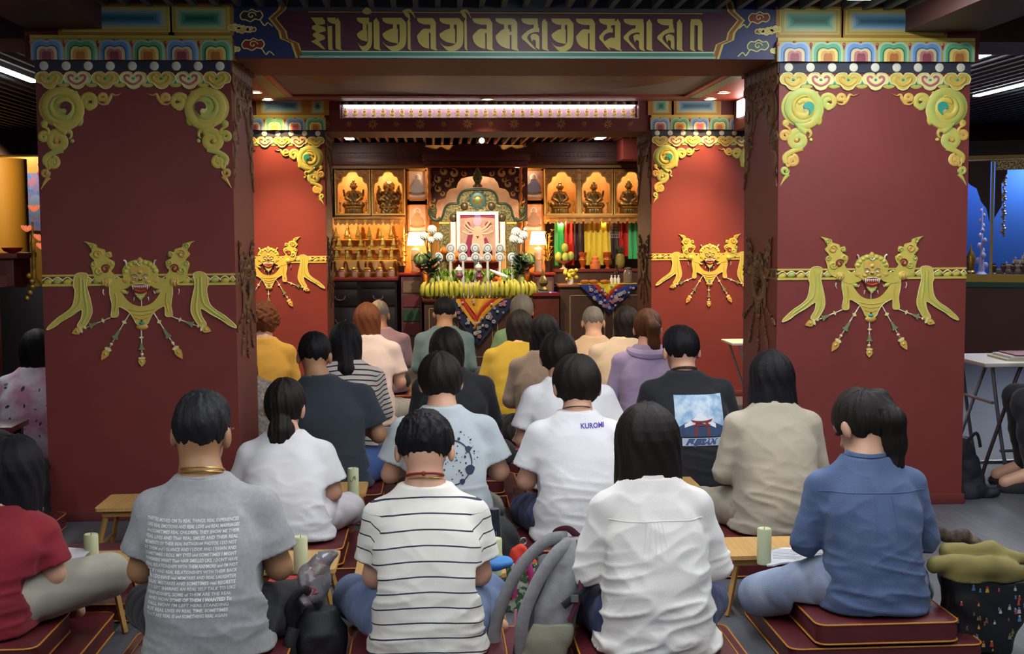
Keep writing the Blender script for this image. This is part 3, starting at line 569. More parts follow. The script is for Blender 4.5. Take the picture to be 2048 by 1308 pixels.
# recessed downlights of the bay; the near row is unseen, added for the back rows
f = MB().mat(mat('downlight_ring', 'e0d8c8', .4)); f.lathe([(.055, 0), (.06, -.006), (.045, -.008), (.04, .004)], 20, cap=False); dl_ = None
for i, (lx, ly, lb) in enumerate(((-1.40, 10.35, 'nearer of two'), (-1.38, 10.9, 'farther of two'), (.48, 10.85, ''), (2.40, 10.35, 'nearer of two'), (2.40, 10.85, 'farther of two'), (-.75, 8.3, ''), (.5, 8.0, ''), (1.75, 8.3, ''))):
    if ly < 9: lb = 'added unseen warm downlight in the bay ceiling, %s of the near row' % ('left' if lx < 0 else 'middle' if lx < 1 else 'right')
    t = thing('downlight', lb if ly < 9 else ('warm downlight over the left far pillar, %s' if lx < 0 else ('warm downlight over the middle of the lit statuette case%s' if lx < 1 else 'warm downlight over the right far pillar, %s')) % lb, 'ceiling light', (lx, ly, 2.618 if ly > 9 else 2.638 if abs(lx-.5) > 1 or True else 2.6))
    put('ring', f.mesh('ring') if i == 0 else dl_, t, (0, 0, 0)); dl_ = t.children[0].data if i == 0 else dl_
    if i == 0: e = MB().mat(mat('downlight_lens', (1, 1, 1), .5, emit=30, ecol=(1, .8, .5))); e.lathe([(.042, 0), (.036, -.004), (.001, -.006)], 16); dle = e.mesh('lens')
    put('lens', dle, t, (0, 0, .002))
for (px, py, lb) in ((693, 278, 'left'), (1212, 278, 'right')):
    p = at(px, py, 13.4); t = thing('tube_light', 'short bright tube light at the %s of the shrine ceiling' % lb, 'ceiling light', (p.x, 13.6, 2.50)); f = MB().mat(M_HOUS); f.box(-.05, .05, -.42, .42, .004, .03); f.build('housing', t); f = MB().mat(mat('shrine_tube', (1, 1, 1), .5, emit=30, ecol=(1, .9, .78))); f.box(-.045, .045, -.4, .4, -.004, .004); f.build('diffuser', t)
t = thing('track_spotlight', 'small white spotlight on the shrine ceiling above the throne', 'ceiling light', (.53, 13.4, 2.505)); f = MB().mat(M_HOUS); f.box(-.012, .012, -.05, .05, -.03, .0); f.lathe([(.03, 0), (.035, .06), (.02, .1)], 14, (0, 0, -.09)); f.build('housing', t); f = MB().mat(mat('spot_lens', (1, 1, 1), .5, emit=10)); f.ball((0, -.03, -.065), .028, 12, 8); f.build('lens', t)
# ================================================================== PEOPLE
class Vol:
    """distance field on a grid; shapes are blended in and the zero surface becomes a mesh"""
    def __init__(s, lo, hi, vx):
        s.vx = vx; s.lo = np.array(lo, np.float32); s.n = [int(math.ceil((hi[i]-lo[i])/vx))+1 for i in range(3)]
        s.ax = [s.lo[i]+vx*np.arange(s.n[i], dtype=np.float32) for i in range(3)]; s.D = np.full(s.n, .2, np.float32)
    def sl(s, lo, hi):
        r = []
        for i in range(3):
            a = int(max(0, math.floor((lo[i]-s.lo[i])/s.vx))); b = int(min(s.n[i], math.ceil((hi[i]-s.lo[i])/s.vx)+1)); r.append(slice(a, max(b, a+1)))
        return tuple(r), s.ax[0][r[0]][:, None, None], s.ax[1][r[1]][None, :, None], s.ax[2][r[2]][None, None, :]
    def mix(s, fn, lo, hi, k=.02):
        m = k+3*s.vx; q, X, Y, Z = s.sl([l-m for l in lo], [h+m for h in hi]); d = fn(X, Y, Z); a = s.D[q]
        if k <= 0: s.D[q] = np.minimum(a, d); return
        h = np.clip(.5+.5*(a-d)/k, 0, 1); s.D[q] = a*(1-h)+d*h-k*h*(1-h)
    def cut(s, fn, lo=None, hi=None):
        lo = s.lo if lo is None else lo; hi = [s.ax[i][-1] for i in range(3)] if hi is None else hi
        q, X, Y, Z = s.sl(lo, hi); s.D[q] = np.maximum(s.D[q], fn(X, Y, Z))
    def caps(s, a, b, ra, rb=None, k=.02):
        rb = ra if rb is None else rb; a = np.array(a, np.float32); b = np.array(b, np.float32); ab = b-a; L = float(ab@ab)+1e-9; R = max(ra, rb)
        def fn(X, Y, Z):
            t = np.clip(((X-a[0])*ab[0]+(Y-a[1])*ab[1]+(Z-a[2])*ab[2])/L, 0, 1)
            return np.sqrt((X-a[0]-t*ab[0])**2+(Y-a[1]-t*ab[1])**2+(Z-a[2]-t*ab[2])**2)-(ra+(rb-ra)*t)
        s.mix(fn, np.minimum(a, b)-R, np.maximum(a, b)+R, k)
    def chain(s, pts, rad, k=.02):
        for i in range(len(pts)-1): s.caps(pts[i], pts[i+1], rad[i], rad[i+1], k)
    def ell(s, c, r, k=.02, M=None):
        c = np.array(c, np.float32); R = max(r)
        def fn(X, Y, Z):
            X, Y, Z = X-c[0], Y-c[1], Z-c[2]
            if M is not None: X, Y, Z = (M[0][i]*X+M[1][i]*Y+M[2][i]*Z for i in range(3))
            k0 = np.sqrt((X/r[0])**2+(Y/r[1])**2+(Z/r[2])**2); k1 = np.sqrt((X/r[0]**2)**2+(Y/r[1]**2)**2+(Z/r[2]**2)**2)+1e-6
            return k0*(k0-1)/k1
        s.mix(fn, c-R, c+R, k)
    def slices(s, z0, z1, A, B, YC, XC=None, p=2.3, k=.03):
        """stack of ellipses; A, B, YC functions of z"""
        amax = max(max(A(z0+(z1-z0)*i/9), B(z0+(z1-z0)*i/9)) for i in range(10))+.03; yc = [YC(z0+(z1-z0)*i/9) for i in range(10)]
        def fn(X, Y, Z):
            zc = np.clip(Z, z0, z1).ravel(); a = np.array([A(float(z)) for z in zc], np.float32)[None, None, :]; b = np.array([B(float(z)) for z in zc], np.float32)[None, None, :]; y = np.array([YC(float(z)) for z in zc], np.float32)[None, None, :]
            x = np.array([XC(float(z)) if XC else 0 for z in zc], np.float32)[None, None, :]
            d = ((np.abs((X-x)/a)**p+np.abs((Y-y)/b)**p)**(1/p)-1)*np.minimum(a, b)
            return np.maximum(d, np.maximum(z0-Z, Z-z1))
        s.mix(fn, (-amax-.15, min(yc)-amax, z0), (amax+.15, max(yc)+amax, z1), k)
    def verts(s):
        D = s.D; s.D = None; I = D < 0; nx, ny, nz = [n-1 for n in D.shape]
        cnt = np.zeros((nx, ny, nz), np.int8)
        for i in (0, 1):
            for j in (0, 1):
                for k in (0, 1): cnt += I[i:nx+i, j:ny+j, k:nz+k]
        act = (cnt > 0) & (cnt < 8); idx = np.argwhere(act); ids = np.full((nx, ny, nz), -1, np.int32); ids[act] = np.arange(len(idx))
        acc = np.zeros((len(idx), 3), np.float32); num = np.zeros(len(idx), np.float32); i, j, k = idx.T
        c = [(0, 0, 0), (1, 0, 0), (0, 1, 0), (1, 1, 0), (0, 0, 1), (1, 0, 1), (0, 1, 1), (1, 1, 1)]; vals = [D[i+a, j+b, k+e] for a, b, e in c]
        for p in range(8):
            for q in range(p+1, 8):
                df = [c[q][t]-c[p][t] for t in range(3)]
                if sum(map(abs, df)) != 1: continue
                a, b = vals[p], vals[q]; x = (a < 0) != (b < 0); t = np.where(x, a/(a-b+1e-12), 0)
                for ax in range(3): acc[:, ax] += np.where(x, c[p][ax]+t*df[ax], 0)
                num += x
        V = (idx+acc/num[:, None])*s.vx+s.lo; F = []
        for ax in range(3):
            sh = [slice(None)]*3; s2 = [slice(None)]*3; sh[ax] = slice(0, -1); s2[ax] = slice(1, None); A, B = I[tuple(sh)], I[tuple(s2)]
            e = np.argwhere(A != B); o = [t for t in range(3) if t != ax]; ok = (e[:, o[0]] > 0) & (e[:, o[1]] > 0) & (e[:, o[0]] < D.shape[o[0]]-1) & (e[:, o[1]] < D.shape[o[1]]-1); e = e[ok]
            def cell(d0, d1): q = e.copy(); q[:, o[0]] -= d0; q[:, o[1]] -= d1; return ids[q[:, 0], q[:, 1], q[:, 2]]
            f = np.stack([cell(1, 1), cell(0, 1), cell(0, 0), cell(1, 0)], 1); fl = A[e[:, 0], e[:, 1], e[:, 2]]
            if ax == 1: fl = ~fl
            f[~fl] = f[~fl][:, ::-1]; F.append(f)
        return V, np.concatenate(F)
def vmesh(name, V, F, m, attrs=None):
    me = bpy.data.meshes.new(name); me.vertices.add(len(V)); me.vertices.foreach_set('co', np.ascontiguousarray(V, np.float32).ravel())
    me.loops.add(F.size); me.loops.foreach_set('vertex_index', np.ascontiguousarray(F, np.int32).ravel()); me.polygons.add(len(F))
    me.polygons.foreach_set('loop_start', np.arange(0, F.size, 4, dtype=np.int32)); me.polygons.foreach_set('use_smooth', np.ones(len(F), bool))
    me.materials.append(m)
    for k, v in (attrs or {}).items(): a = me.attributes.new(k, 'FLOAT', 'POINT'); a.data.foreach_set('value', np.ascontiguousarray(v, np.float32))
    me.update(); me.validate(); return me
NT = np.random.RandomState(5).rand(32, 32, 32).astype(np.float32)
def vn(x, y, z):
    """smooth random field between 0 and 1"""
    f = [np.floor(q) for q in (x, y, z)]; t = [q-g for q, g in zip((x, y, z), f)]; t = [q*q*(3-2*q) for q in t]; i = [g.astype(np.int64) & 31 for g in f]; r = 0
    for a in (0, 1):
        for b in (0, 1):
            for c in (0, 1): r = r+NT[(i[0]+a) & 31, (i[1]+b) & 31, (i[2]+c) & 31]*(t[0] if a else 1-t[0])*(t[1] if b else 1-t[1])*(t[2] if c else 1-t[2])
    return r
def rg(n, p=2.5): return (1-np.abs(2*n-1))**p
def normals(V, F):
    n = np.cross(V[F[:, 2]]-V[F[:, 0]], V[F[:, 3]]-V[F[:, 1]]); N = np.zeros_like(V)
    for k in range(4): np.add.at(N, F[:, k], n)
    return N/(np.linalg.norm(N, axis=1)[:, None]+1e-9)
def lerp(tab):
    xs, ys = zip(*tab); return lambda z: float(np.interp(z, xs, ys))
SKIN = {k: mat('skin_'+k, c, .5, col2=c2, nscale=9, bump=.03, bscale=150, sss=.08) for k, c, c2 in (('a', 'c09070', 'b88868'), ('b', 'd2a488', 'c89880'), ('c', 'ae8460', 'a67a58'))}
def hairmat(k, c, r=.5): return mat('hair_'+k, c, r, bump=.3, bscale=240, stretch=(1, 1, .07), spec=.22)
HAIR = {'k': hairmat('black', '111014', .6), 'd': hairmat('darkbrown', '1b1514', .55), 'b': hairmat('brown', '55301c'), 'r': hairmat('redbrown', '6a3a20'), 'g': hairmat('greyblack', '1f1f22', .55), 'w': hairmat('grey', '77736c', .5)}
M_EYE = mat('eye_dark', '2a2420', .2); M_LIP = mat('lip', 'a0605a', .5)
def sstep(a, b, x): t = np.clip((x-a)/(b-a), 0, 1); return t*t*(3-2*t)
def ridge(t): return (.5+.5*np.sin(t))**2.2
PEOPLE = []
def person(label, hx, top, bx, Y, hair='short', hc='k', skin='a', shirt=None, slv='short', lean=.5, s=1., sw=.19, hip=.19, waist=.17, chest=.19, head=(.35, 0, 0), knee=.26, kz=.06, pants=None, elb=(.035, .26), fold=.62, seat=.17, vx=.008, hv=None, hem=.009, rz=0., loose=1., bob=None, tail=None, lite=False, sx=None, ky=.28, neckr=.053, hang=0., fseed=None, hw=1., nk=.012):
    """a person sitting cross-legged on a cushion, seen from behind; hx, top: head centre and crown in the photo, bx: seat in the photo"""
    R_ = np.random.RandomState(len(PEOPLE)*7+3 if fseed is None else fseed); base = at(bx, 900, Y); base.z = seat
    # pull the crown to the photographed height
    hy = .055+.13*lean; zt = at(hx, top, Y+hy+.03).z-seat-.012; hX = (at(hx, top, Y+hy).x-base.x)
    zn = zt-.205*s-nk; ny = .03+.12*lean; Hc = np.array([hX, hy+.035, zt-.118*s]); nb = np.array([hX*.75, ny, zn])
    Mx = Matrix.Rotation(head[1], 3, 'Z') @ Matrix.Rotation(-head[0], 3, 'X') @ Matrix.Rotation(head[2], 3, 'Y'); M = [[Mx[i][j] for j in range(3)] for i in range(3)]
    H = lambda x, y, z: Hc+s*np.array(Mx @ Vector((x, y, z)))
    nb2 = nb
    SH = [np.array([q*(sw-.012)+hX*.35, ny*.92, zn-.108]) for q in (-1, 1)]; ez = elb[1]*zn/.56
    EL = [np.array([q*(sw+elb[0])+hX*.2, ny*.5+.03, ez]) for q in (-1, 1)]; WR = [np.array([q*.11, .33, ez+.02]) for q in (-1, 1)]
    kl, kr = (knee, knee) if not isinstance(knee, tuple) else knee
    KN = [np.array([-kl, ky, kz]), np.array([kr, ky, kz])]; HP = [np.array([q*.09, .02, .09]) for q in (-1, 1)]; AN = [np.array([q*.10, .36, -.015]) for q in (1, -1)]; FT = [np.array([q*.20, .34, -.03]) for q in (1, -1)]
    # ---- skin
    v = Vol((-.5, -.22, -.10), (.5, .60, zt+.06), vx)
    v.ell(H(0, -.012, .02), (.075*s*hw, .094*s, .096*s), .01, M); v.ell(H(0, .035, -.055), (.053*s, .058*s, .058*s), .03, M)
    v.caps(H(0, .088, .0), H(0, .108, -.028), .011*s, .014*s, .014); v.caps(H(-.03, .075, .03), H(.03, .075, .03), .016, .016, .02)
    for q in (-1, 1): v.ell(H(q*.083*hw, -.012, -.012), (.012*s, .020*s, .034*s), .008, M)
    v.caps(nb-np.array([0, .01, .05]), H(0, -.025, -.05), neckr*s*1.05, neckr*s, .03)
    v.chain([(0, 0, .09), (hX*.3, ny*.4, zn*.5), nb-np.array([0, 0, .04])], [.11, .11, .07], .05)
    for i in (0, 1):
        q = (-1, 1)[i]; v.chain([nb-np.array([0, 0, .06]), SH[i]], [.05, .048], .03); v.chain([SH[i], EL[i]], [.046*s, .040*s], .02); v.chain([EL[i], WR[i]], [.040*s, .027*s], .015)
        hd = WR[i]; v.chain([hd, hd+np.array([-q*.02, .055, .004])], [.026, .030], .012)
        for f in range(4):
            o = hd+np.array([-q*(.006+.0*f), .060, .026-.017*f]); v.chain([o, o+np.array([-q*.012, .034-.004*abs(f-1), 0]), o+np.array([-q*.034, .048-.005*abs(f-1), .002])], [.0088, .0084, .0075], .003)
        v.chain([hd+np.array([-q*.012, .02, .022]), hd+np.array([-q*.030, .042, .04]), hd+np.array([-q*.045, .062, .045])], [.012, .010, .008], .006)
        v.chain([HP[i], KN[i], AN[i]], [.06, .05, .035], .02); v.chain([AN[i], FT[i], FT[i]+np.array([(1, -1)[i]*.05, -.03, -.005])], [.034, .036, .026], .02)
    v.cut(lambda X, Y, Z: np.where((np.abs(X) < .264) & (Y < .274), .008, -.078)-Z)
    V, F = v.verts(); o = link(bpy.data.objects.new('person', vmesh('person', V, F, SKIN[skin]))); o.location = base; o.rotation_euler[2] = rz; tag(o, label, 'person', 'people seated on cushions')
    for q in (-1, 1): e = MB().mat(M_EYE); e.M = Matrix.Translation(H(q*.031, .083, .006)); e.ball((0, 0, 0), (.014, .008, .007), 10, 6); e.build('eye', o)
    e = MB().mat(M_LIP); e.M = Matrix.Translation(H(0, .089, -.062)); e.ball((0, 0, 0), (.024, .009, .008), 10, 6); e.build('mouth', o)
    # ---- hair
    hv = hv or vx*.6; long_ = bob or 0
    if hair != 'bald':
        th = {'short': .0095, 'crop': .007, 'spiky': .015, 'bowl': .020, 'curly': .030}.get(hair, .006 if long_ else .014); lowz = (.16 if not long_ else long_+.02) if not tail else .16
        tp = [np.array(t) for t in tail[0]] if tail else []; tpw = [Hc+s*(t if i else np.array(Mx @ Vector(t))) for i, t in enumerate(tp)]
        lo = [Hc[0]-.17*s, Hc[1]-.22*s, Hc[2]-lowz*s]; hi = [Hc[0]+.17*s, Hc[1]+.16*s, Hc[2]+.16*s]
        for t in tpw: lo = [min(lo[i], t[i]-.06) for i in range(3)]; hi = [max(hi[i], t[i]+.06) for i in range(3)]
        v = Vol(lo, hi, hv); v.ell(H(0, -.012, .022), ((.076*hw+th)*s, (.095+th)*s, (.098+th)*s), 0, M)
        if hair in ('short', 'spiky', 'bowl'): v.ell(H(0, .02, .075), (.066*s*hw, .075*s, .052*s), .03, M)
        nape = {'bowl': -.105, 'curly': -.11, 'short': -.074}.get(hair, -.085)
        def hc_(X, Y_, Z):
            x, y, z = [(M[0][i]*(X-Hc[0])+M[1][i]*(Y_-Hc[1])+M[2][i]*(Z-Hc[2]))/s for i in range(3)]
            side = .03 if hair in ('short', 'crop', 'spiky') else (.0 if hair != 'bowl' else -.03)
            zb = nape+np.clip((y+.055)/.05, 0, 1)*(-.012+side-nape)
            return np.maximum(y-(.045+.5*z), zb-z)*s
        v.cut(hc_)
        if hair in ('crop', 'short', 'spiky'):     # hair thins out to the skin at the neck
            v.D += .013*sstep(.04, -.075, (M[0][2]*(v.ax[0][:, None, None]-Hc[0])+M[1][2]*(v.ax[1][None, :, None]-Hc[1])+M[2][2]*(v.ax[2][None, None, :]-Hc[2]))/s)*(1 if hair != 'spiky' else 1.1)
        if long_:
            wd = sx or .11; dome = lambda a: [(z*s, a*s*math.sqrt(max(1-((z-.015)/.112)**2, .002))) for z in (.02, .05, .075, .095, .11, .12, .126)]; L9 = max(long_, .13)
            A = lerp([(-L9*s, wd*s), (-(L9*.5)*s, (wd*.6+.041)*s), (-.02*s, .097*hw*s)]+dome(.096*hw)); B = lerp([(-L9*s, (.066+hang*.2)*s), (-(L9*.5)*s, .092*s), (-.02*s, .108*s)]+dome(.110))
            YC = lerp(((-L9*s, -(.064+hang)*s), (-(L9*.5)*s, -(.036+hang*.4)*s), (-.02*s, -.016*s), (.05*s, -.012*s)))
            def fn(X, Y_, Z):
                z = (Z-Hc[2]).ravel(); a = np.array([A(float(q)) for q in z], np.float32)[None, None, :]; b = np.array([B(float(q)) for q in z], np.float32)[None, None, :]; yc = np.array([YC(float(q)) for q in z], np.float32)[None, None, :]
                x = X-Hc[0]; y = Y_-Hc[1]-yc; d = ((np.abs(x/a)**2.4+np.abs(y/b)**2.4)**(1/2.4)-1)*np.minimum(a, b)
                ang = np.arctan2(x, -y); rag = .012*np.sin(ang*9+R_.rand()*6)+.008*np.sin(ang*23)
                return np.maximum(np.maximum(d, y-.045*s), np.maximum(Z-Hc[2]-.126*s, Hc[2]-long_*s+rag+.02-Z))
            v.mix(fn, lo, hi, .012)
        if tail: v.chain(tpw, [r*s for r in tail[1]], .02)
        X, Y_, Z = v.ax[0][:, None, None]-Hc[0], v.ax[1][None, :, None]-Hc[1], v.ax[2][None, None, :]-Hc[2]
        ph = R_.rand(6)*6.28; ang = np.arctan2(X, -(Y_+.02))
        if hair == 'curly': v.D += .011*np.sin(X*95+ph[0]+2*np.sin(Z*60))*np.sin(Z*88+ph[1]+2*np.sin(Y_*70))*np.sin(Y_*90+ph[2])
        elif hair == 'spiky': v.D += .002*np.sin(ang*9+ph[0]+20*Z)
        else:
            g = .0006*np.sin(ang*43+ph[0]+3.2*np.sin(Z*22+ph[1]))+.0006*np.sin(ang*71+ph[2]+4*np.sin(Z*13))+.0026*np.sin(ang*6+ph[3]+9*Z)+.0018*np.sin(ang*13+ph[4]+4*np.sin(Z*17))
            if tail: g = np.where((Y_ < -.10) | (Z < -.1), .0016*np.sin(X*330+ph[0]+2*np.sin(Z*20))+.0022*np.sin(X*150+Z*12), g)
            v.D += g*(1.0 if long_ or tail else .7)
        V, F = v.verts(); q = (V-Hc)/s
        if hair in ('spiky', 'short', 'crop'): k_ = {'spiky': .0065, 'short': .004, 'crop': .002}[hair]; V = V+normals(V, F)*(k_*(rg(vn(q[:, 0]*75+9, q[:, 1]*75, q[:, 2]*13), 1.6)-.35)+.3*k_*(rg(vn(q[:, 0]*190, q[:, 1]*190, q[:, 2]*30))-.4))[:, None]
        h = link(bpy.data.objects.new('hair', vmesh('hair', V, F, HAIR[hc])), o)
    # ---- trousers
    v = Vol((-.55, -.22, -.11), (.55, .52, .36), vx); pm = pants or mat('trousers_dark', '22242a', .8, bump=.1, bscale=200)
    v.ell((0, .0, .085), (hip*.98, .155, .10), .02)
    for i in (0, 1): v.chain([HP[i], KN[i]], [.105*s, .074*s], .05); v.chain([KN[i], AN[i]], [.070*s, .05*s], .02)
    X, Y_, Z = v.ax[0][:, None, None], v.ax[1][None, :, None], v.ax[2][None, None, :]; ph = R_.rand(5)*6.28
    v.D += .006*(ridge(np.abs(X)*55+Y_*30+ph[0]+2*np.sin(Z*30))*sstep(.3, .14, np.abs(X))+.6*ridge(X*38-Y_*60+ph[1]+2*np.sin(Z*25)))*1.0-.004
    v.cut(lambda X, Y, Z: np.where((np.abs(X) < .264) & (Y < .274), .006, -.080)-Z)
    V, F = v.verts(); link(bpy.data.objects.new('trousers', vmesh('trousers', V, F, pm)), o)
    # ---- shirt
    v = Vol((-.5, -.30, -.012), (.5, .48, zn+.06), vx); zs = lambda t: t*zn
    hz = hem
    A = lerp(((hz, (hip+.015)*loose), (zs(.12), hip*loose), (zs(.42), waist*loose), (zs(.66), chest), (zs(.80), chest*.86), (zs(.90), .125), (zn+.01, .084)))
    B = lerp(((hz, .165), (zs(.12), .16), (zs(.42), .135*loose), (zs(.68), .125), (zs(.84), .105), (zs(.93), .086), (zn+.01, .078)))
    YC = lambda z: ny*(z/zn)**1.3-.028*math.sin(PI*min(max(z/zn, 0), 1)); XC = lambda z: hX*.75*(max(z, 0)/zn)**1.6
    v.slices(hz, zn+.006, A, B, YC, XC, 2.4, 0)
    for i in (0, 1):
        v.caps(nb-np.array([0, .0, .046]), SH[i]+np.array([0, -.005, .010]), .056, .052, .04)
        if slv == 'short':
            E2 = SH[i]+(EL[i]-SH[i])*.80; v.chain([SH[i], E2], [.060*loose, .076*loose], .035); d = (EL[i]-SH[i])/np.linalg.norm(EL[i]-SH[i])
            c = SH[i]+(EL[i]-SH[i])*.74; sg = (-1, 1)[i]
            cutp = lambda X, Y, Z: np.where(X*sg > sw*.9+hX*.3*sg-.05, np.minimum((X-c[0])*d[0]+(Y-c[1])*d[1]+(Z-c[2])*d[2], .09-np.sqrt((X-c[0])**2+(Y-c[1])**2+(Z-c[2]+.05)**2)), -1)
            far = lambda X, Y, Z: np.where((np.sqrt((X-E2[0])**2+(Y-E2[1])**2+(Z-E2[2])**2) < .16) & (X*sg > A(.3*zn)*.86), (X-c[0])*d[0]+(Y-c[1])*d[1]+(Z-c[2])*d[2], -1)
            v.cut(far, E2-.2, E2+.2)
        else:
            v.chain([SH[i], EL[i]], [.059*loose, .054*loose], .03); v.chain([EL[i], EL[i]+(WR[i]-EL[i])*(.92 if slv == 'long' else .35)], [.052*loose, .038*loose if slv == 'long' else .05], .012)
    # folds: sag across the lower back, rays from the arm pits, bunching at the hem
    X, Y_, Z = v.ax[0][:, None, None], v.ax[1][None, :, None], v.ax[2][None, None, :]; ph = R_.rand(12)*6.28; t = Z/zn
    wv = .9*np.sin(X*9+ph[0]+Z*5)+.7*np.sin(X*17+ph[1]-Z*9)+.5*np.sin(Z*21+ph[2]+X*6)
    f = .0055*ridge(Z*62+X*X*30+wv+ph[3]+X*(3*R_.rand()-1.5)*4)*sstep(.58, .22, t)*(.55+.45*np.sin(X*8+ph[4]+Z*7))
    f = f+.004*ridge(Z*105+X*18+wv*1.4+ph[5])*sstep(.24, .05, t)
    for sg in (-1, 1):
        ax_, az = sg*(sw-.03), zn*.60; r = np.sqrt((X-ax_)**2+(Z-az)**2); a = np.arctan2(Z-az, (X-ax_)*-sg)
        f = f+.0050*ridge(a*4.6+ph[6+(sg > 0)]+wv*.55)*np.exp(-(r/.15)**2)*(1-np.exp(-(r/.055)**2))
    v.D += (.002-f*.55)*fold
    nh = lambda X, Y, Z: -(np.sqrt((X-nb[0])**2+((Y-nb[1]+.0)/1.05)**2)-(neckr*s+.002))+0*Z
    v.cut(lambda X, Y, Z: np.where(Z > zn+.004, nh(X, Y, Z), -1.), (nb[0]-.12, nb[1]-.12, zn-.04), (nb[0]+.12, nb[1]+.12, zn+.1))
    v.cut(lambda X, Y, Z: hz-Z+.004*np.sin(X*22+ph[10])+0*Y)
    V, F = v.verts(); o3 = R_.rand(3)*20; x, y, z = V.T; tz_ = z/zn; sag = z+.22*x*x+.25*x*(o3[0]/10-1)
    fo = .0095*rg(vn(x*5.0+o3[0], y*6+o3[1], sag*27+o3[2]), 3.4)*sstep(.72, .2, tz_)+.0036*rg(vn(x*8+z*6+o3[1], y*9, z*15-x*7+o3[0]))+.0034*rg(vn(x*8-z*9+o3[2], y*9, z*13+x*9+o3[1]))+.0035*rg(vn(x*22+o3[1], y*18, z*34+o3[0]))*sstep(.5, .05, tz_)
    V = V+normals(V, F)*((fo-.004)*fold*(.35+.65*sstep(1.02, .86, tz_)))[:, None]
    V[:, 2] = np.maximum(V[:, 2], .005); st = V[:, 2]+.85*V[:, 0]**2
    for i in (0, 1):
        d = EL[i]-SH[i]; L = np.linalg.norm(d); d = d/L; tt = (V-SH[i])@d; rr = np.linalg.norm(V-SH[i]-np.outer(tt, d), axis=1); mk = (rr < .105) & (tt > -.02) & (np.abs(V[:, 0]-hX*.3) > sw*.93)
        bl = np.clip((np.abs(V[:, 0])-sw*.9)/.04, 0, 1); st = np.where(mk, st*(1-bl)+bl*(SH[i][2]-tt), st)
    sh = link(bpy.data.objects.new('shirt', vmesh('shirt', V, F, shirt['m'] if isinstance(shirt, dict) else shirt, {'st': st})), o)
    r = dict(o=o, shirt=sh, V=V, F=F, zn=zn, zt=zt, nb=nb, SH=SH, EL=EL, WR=WR, H=H, Hc=Hc, base=base, KN=KN, ny=ny, sw=sw, neckr=neckr*s)
    PEOPLE.append(r); return r
from mathutils.bvhtree import BVHTree
def bvh(p):
    if 'bvh' not in p: p['bvh'] = BVHTree.FromPolygons([Vector(x) for x in p['V']], [tuple(f) for f in p['F']])
    return p['bvh']
def onback(p, x, z, off=.0025):
    h = bvh(p).ray_cast(Vector((x, -1, z)), Vector((0, 1, 0)))
    return Vector((x, h[0].y-off, z)) if h[0] is not None else None
def collar(p, m, r=.007, name='collar', up=-.003, rr=.008):
    """band of cloth round the neck opening"""
    V = p['V']; nb = p['nb']; d = np.hypot(V[:, 0]-nb[0], V[:, 1]-nb[1]); pts = []
    for i in range(28):
        a = 2*PI*i/28; c, s_ = math.cos(a), math.sin(a); tx, ty = nb[0]+c*(p['neckr']+rr), nb[1]+s_*(p['neckr']+rr)
        mk = (np.hypot(V[:, 0]-tx, V[:, 1]-ty) < .022) & (V[:, 2] > p['zn']-.09)
        z = V[mk, 2].max() if mk.any() else p['zn']; pts.append((tx, ty, z+up))
    z = [q[2] for q in pts]; pts = [(q[0], q[1], (z[i-2]+z[i-1]+z[i]+z[(i+1) % 28]+z[(i+2) % 28])/5) for i, q in enumerate(pts)]
    b = MB().mat(m); b.tube(pts+pts[:2], r, 6); b.build(name, p['o']); return pts
def necklace(p, m, r=.003, name='necklace', up=.012, beads=0):
    nb = p['nb']; n = 40; R = p['neckr']+.006; pts = [(nb[0]+R*math.cos(2*PI*i/n), nb[1]+R*1.05*math.sin(2*PI*i/n), p['zn']+up-.02*math.sin(2*PI*i/n)) for i in range(n+1)]
    b = MB().mat(m)
    if beads:
        for q in pts[::1]: b.ball(q, beads, 6, 4)
    else: b.tube(pts, r, 6)
    b.build(name, p['o'])
def textmesh(txt, size, bold=0., shear=0.):
    c = bpy.data.curves.new('txt', 'FONT'); c.body = txt; c.size = size; c.align_x = 'LEFT'; c.offset = bold; c.resolution_u = 2; c.shear = shear
    o = bpy.data.objects.new('txt', c); COL.objects.link(o); bpy.context.view_layer.update()
    me = bpy.data.meshes.new_from_object(o.evaluated_get(bpy.context.evaluated_depsgraph_get())); v = [tuple(x.co) for x in me.vertices]; f = [tuple(p.vertices) for p in me.polygons]
    bpy.data.objects.remove(o); bpy.data.curves.remove(c); bpy.data.meshes.remove(me); return v, f
def print_text(p, txt, x0, z0, width, m, name='print', bold=0., shear=0., mb=None, h=None, rot=0.):
    v, f = textmesh(txt, .03, bold, shear)
    if not v: return
    xa, xb = min(q[0] for q in v), max(q[0] for q in v); k = width/(xb-xa); kz = k if h is None else h/.0215; out = []
    for q in v:
        a, b = (q[0]-xa)*k, q[1]*kz; w = onback(p, x0+a*math.cos(rot)-b*math.sin(rot), z0+b*math.cos(rot)+a*math.sin(rot)); out.append(tuple(w) if w else (x0, 0, z0))
    own = mb is None; mb = mb or MB(); mb.mat(m).add(out, f)
    if own: mb.build(name, p['shirt'], 0)
def print_grid(p, x0, x1, z0, z1, m, mb, nu=24, nv=24, off=.002):
    def fn(u, w): q = onback(p, x0+(x1-x0)*u, z0+(z1-z0)*w, off); return tuple(q) if q else (x0, 0, z0)
    mb.mat(m).grid(fn, nu, nv)
def print_poly(p, pts, m, mb, off=.003):
    tri = tessellate_polygon([[Vector((a, b, 0)) for a, b in pts]]); mb.mat(m).add([tuple(onback(p, a, b, off) or (a, 0, b)) for a, b in pts], [tuple(t) for t in tri])
def cloth(name, c, c2=None, rough=.85, bump=.12, bscale=320, ns=5, **k): return mat('cloth_'+name, c, rough, col2=c2 or c, nscale=ns, bump=bump, bscale=bscale, sheen=.1, **k)
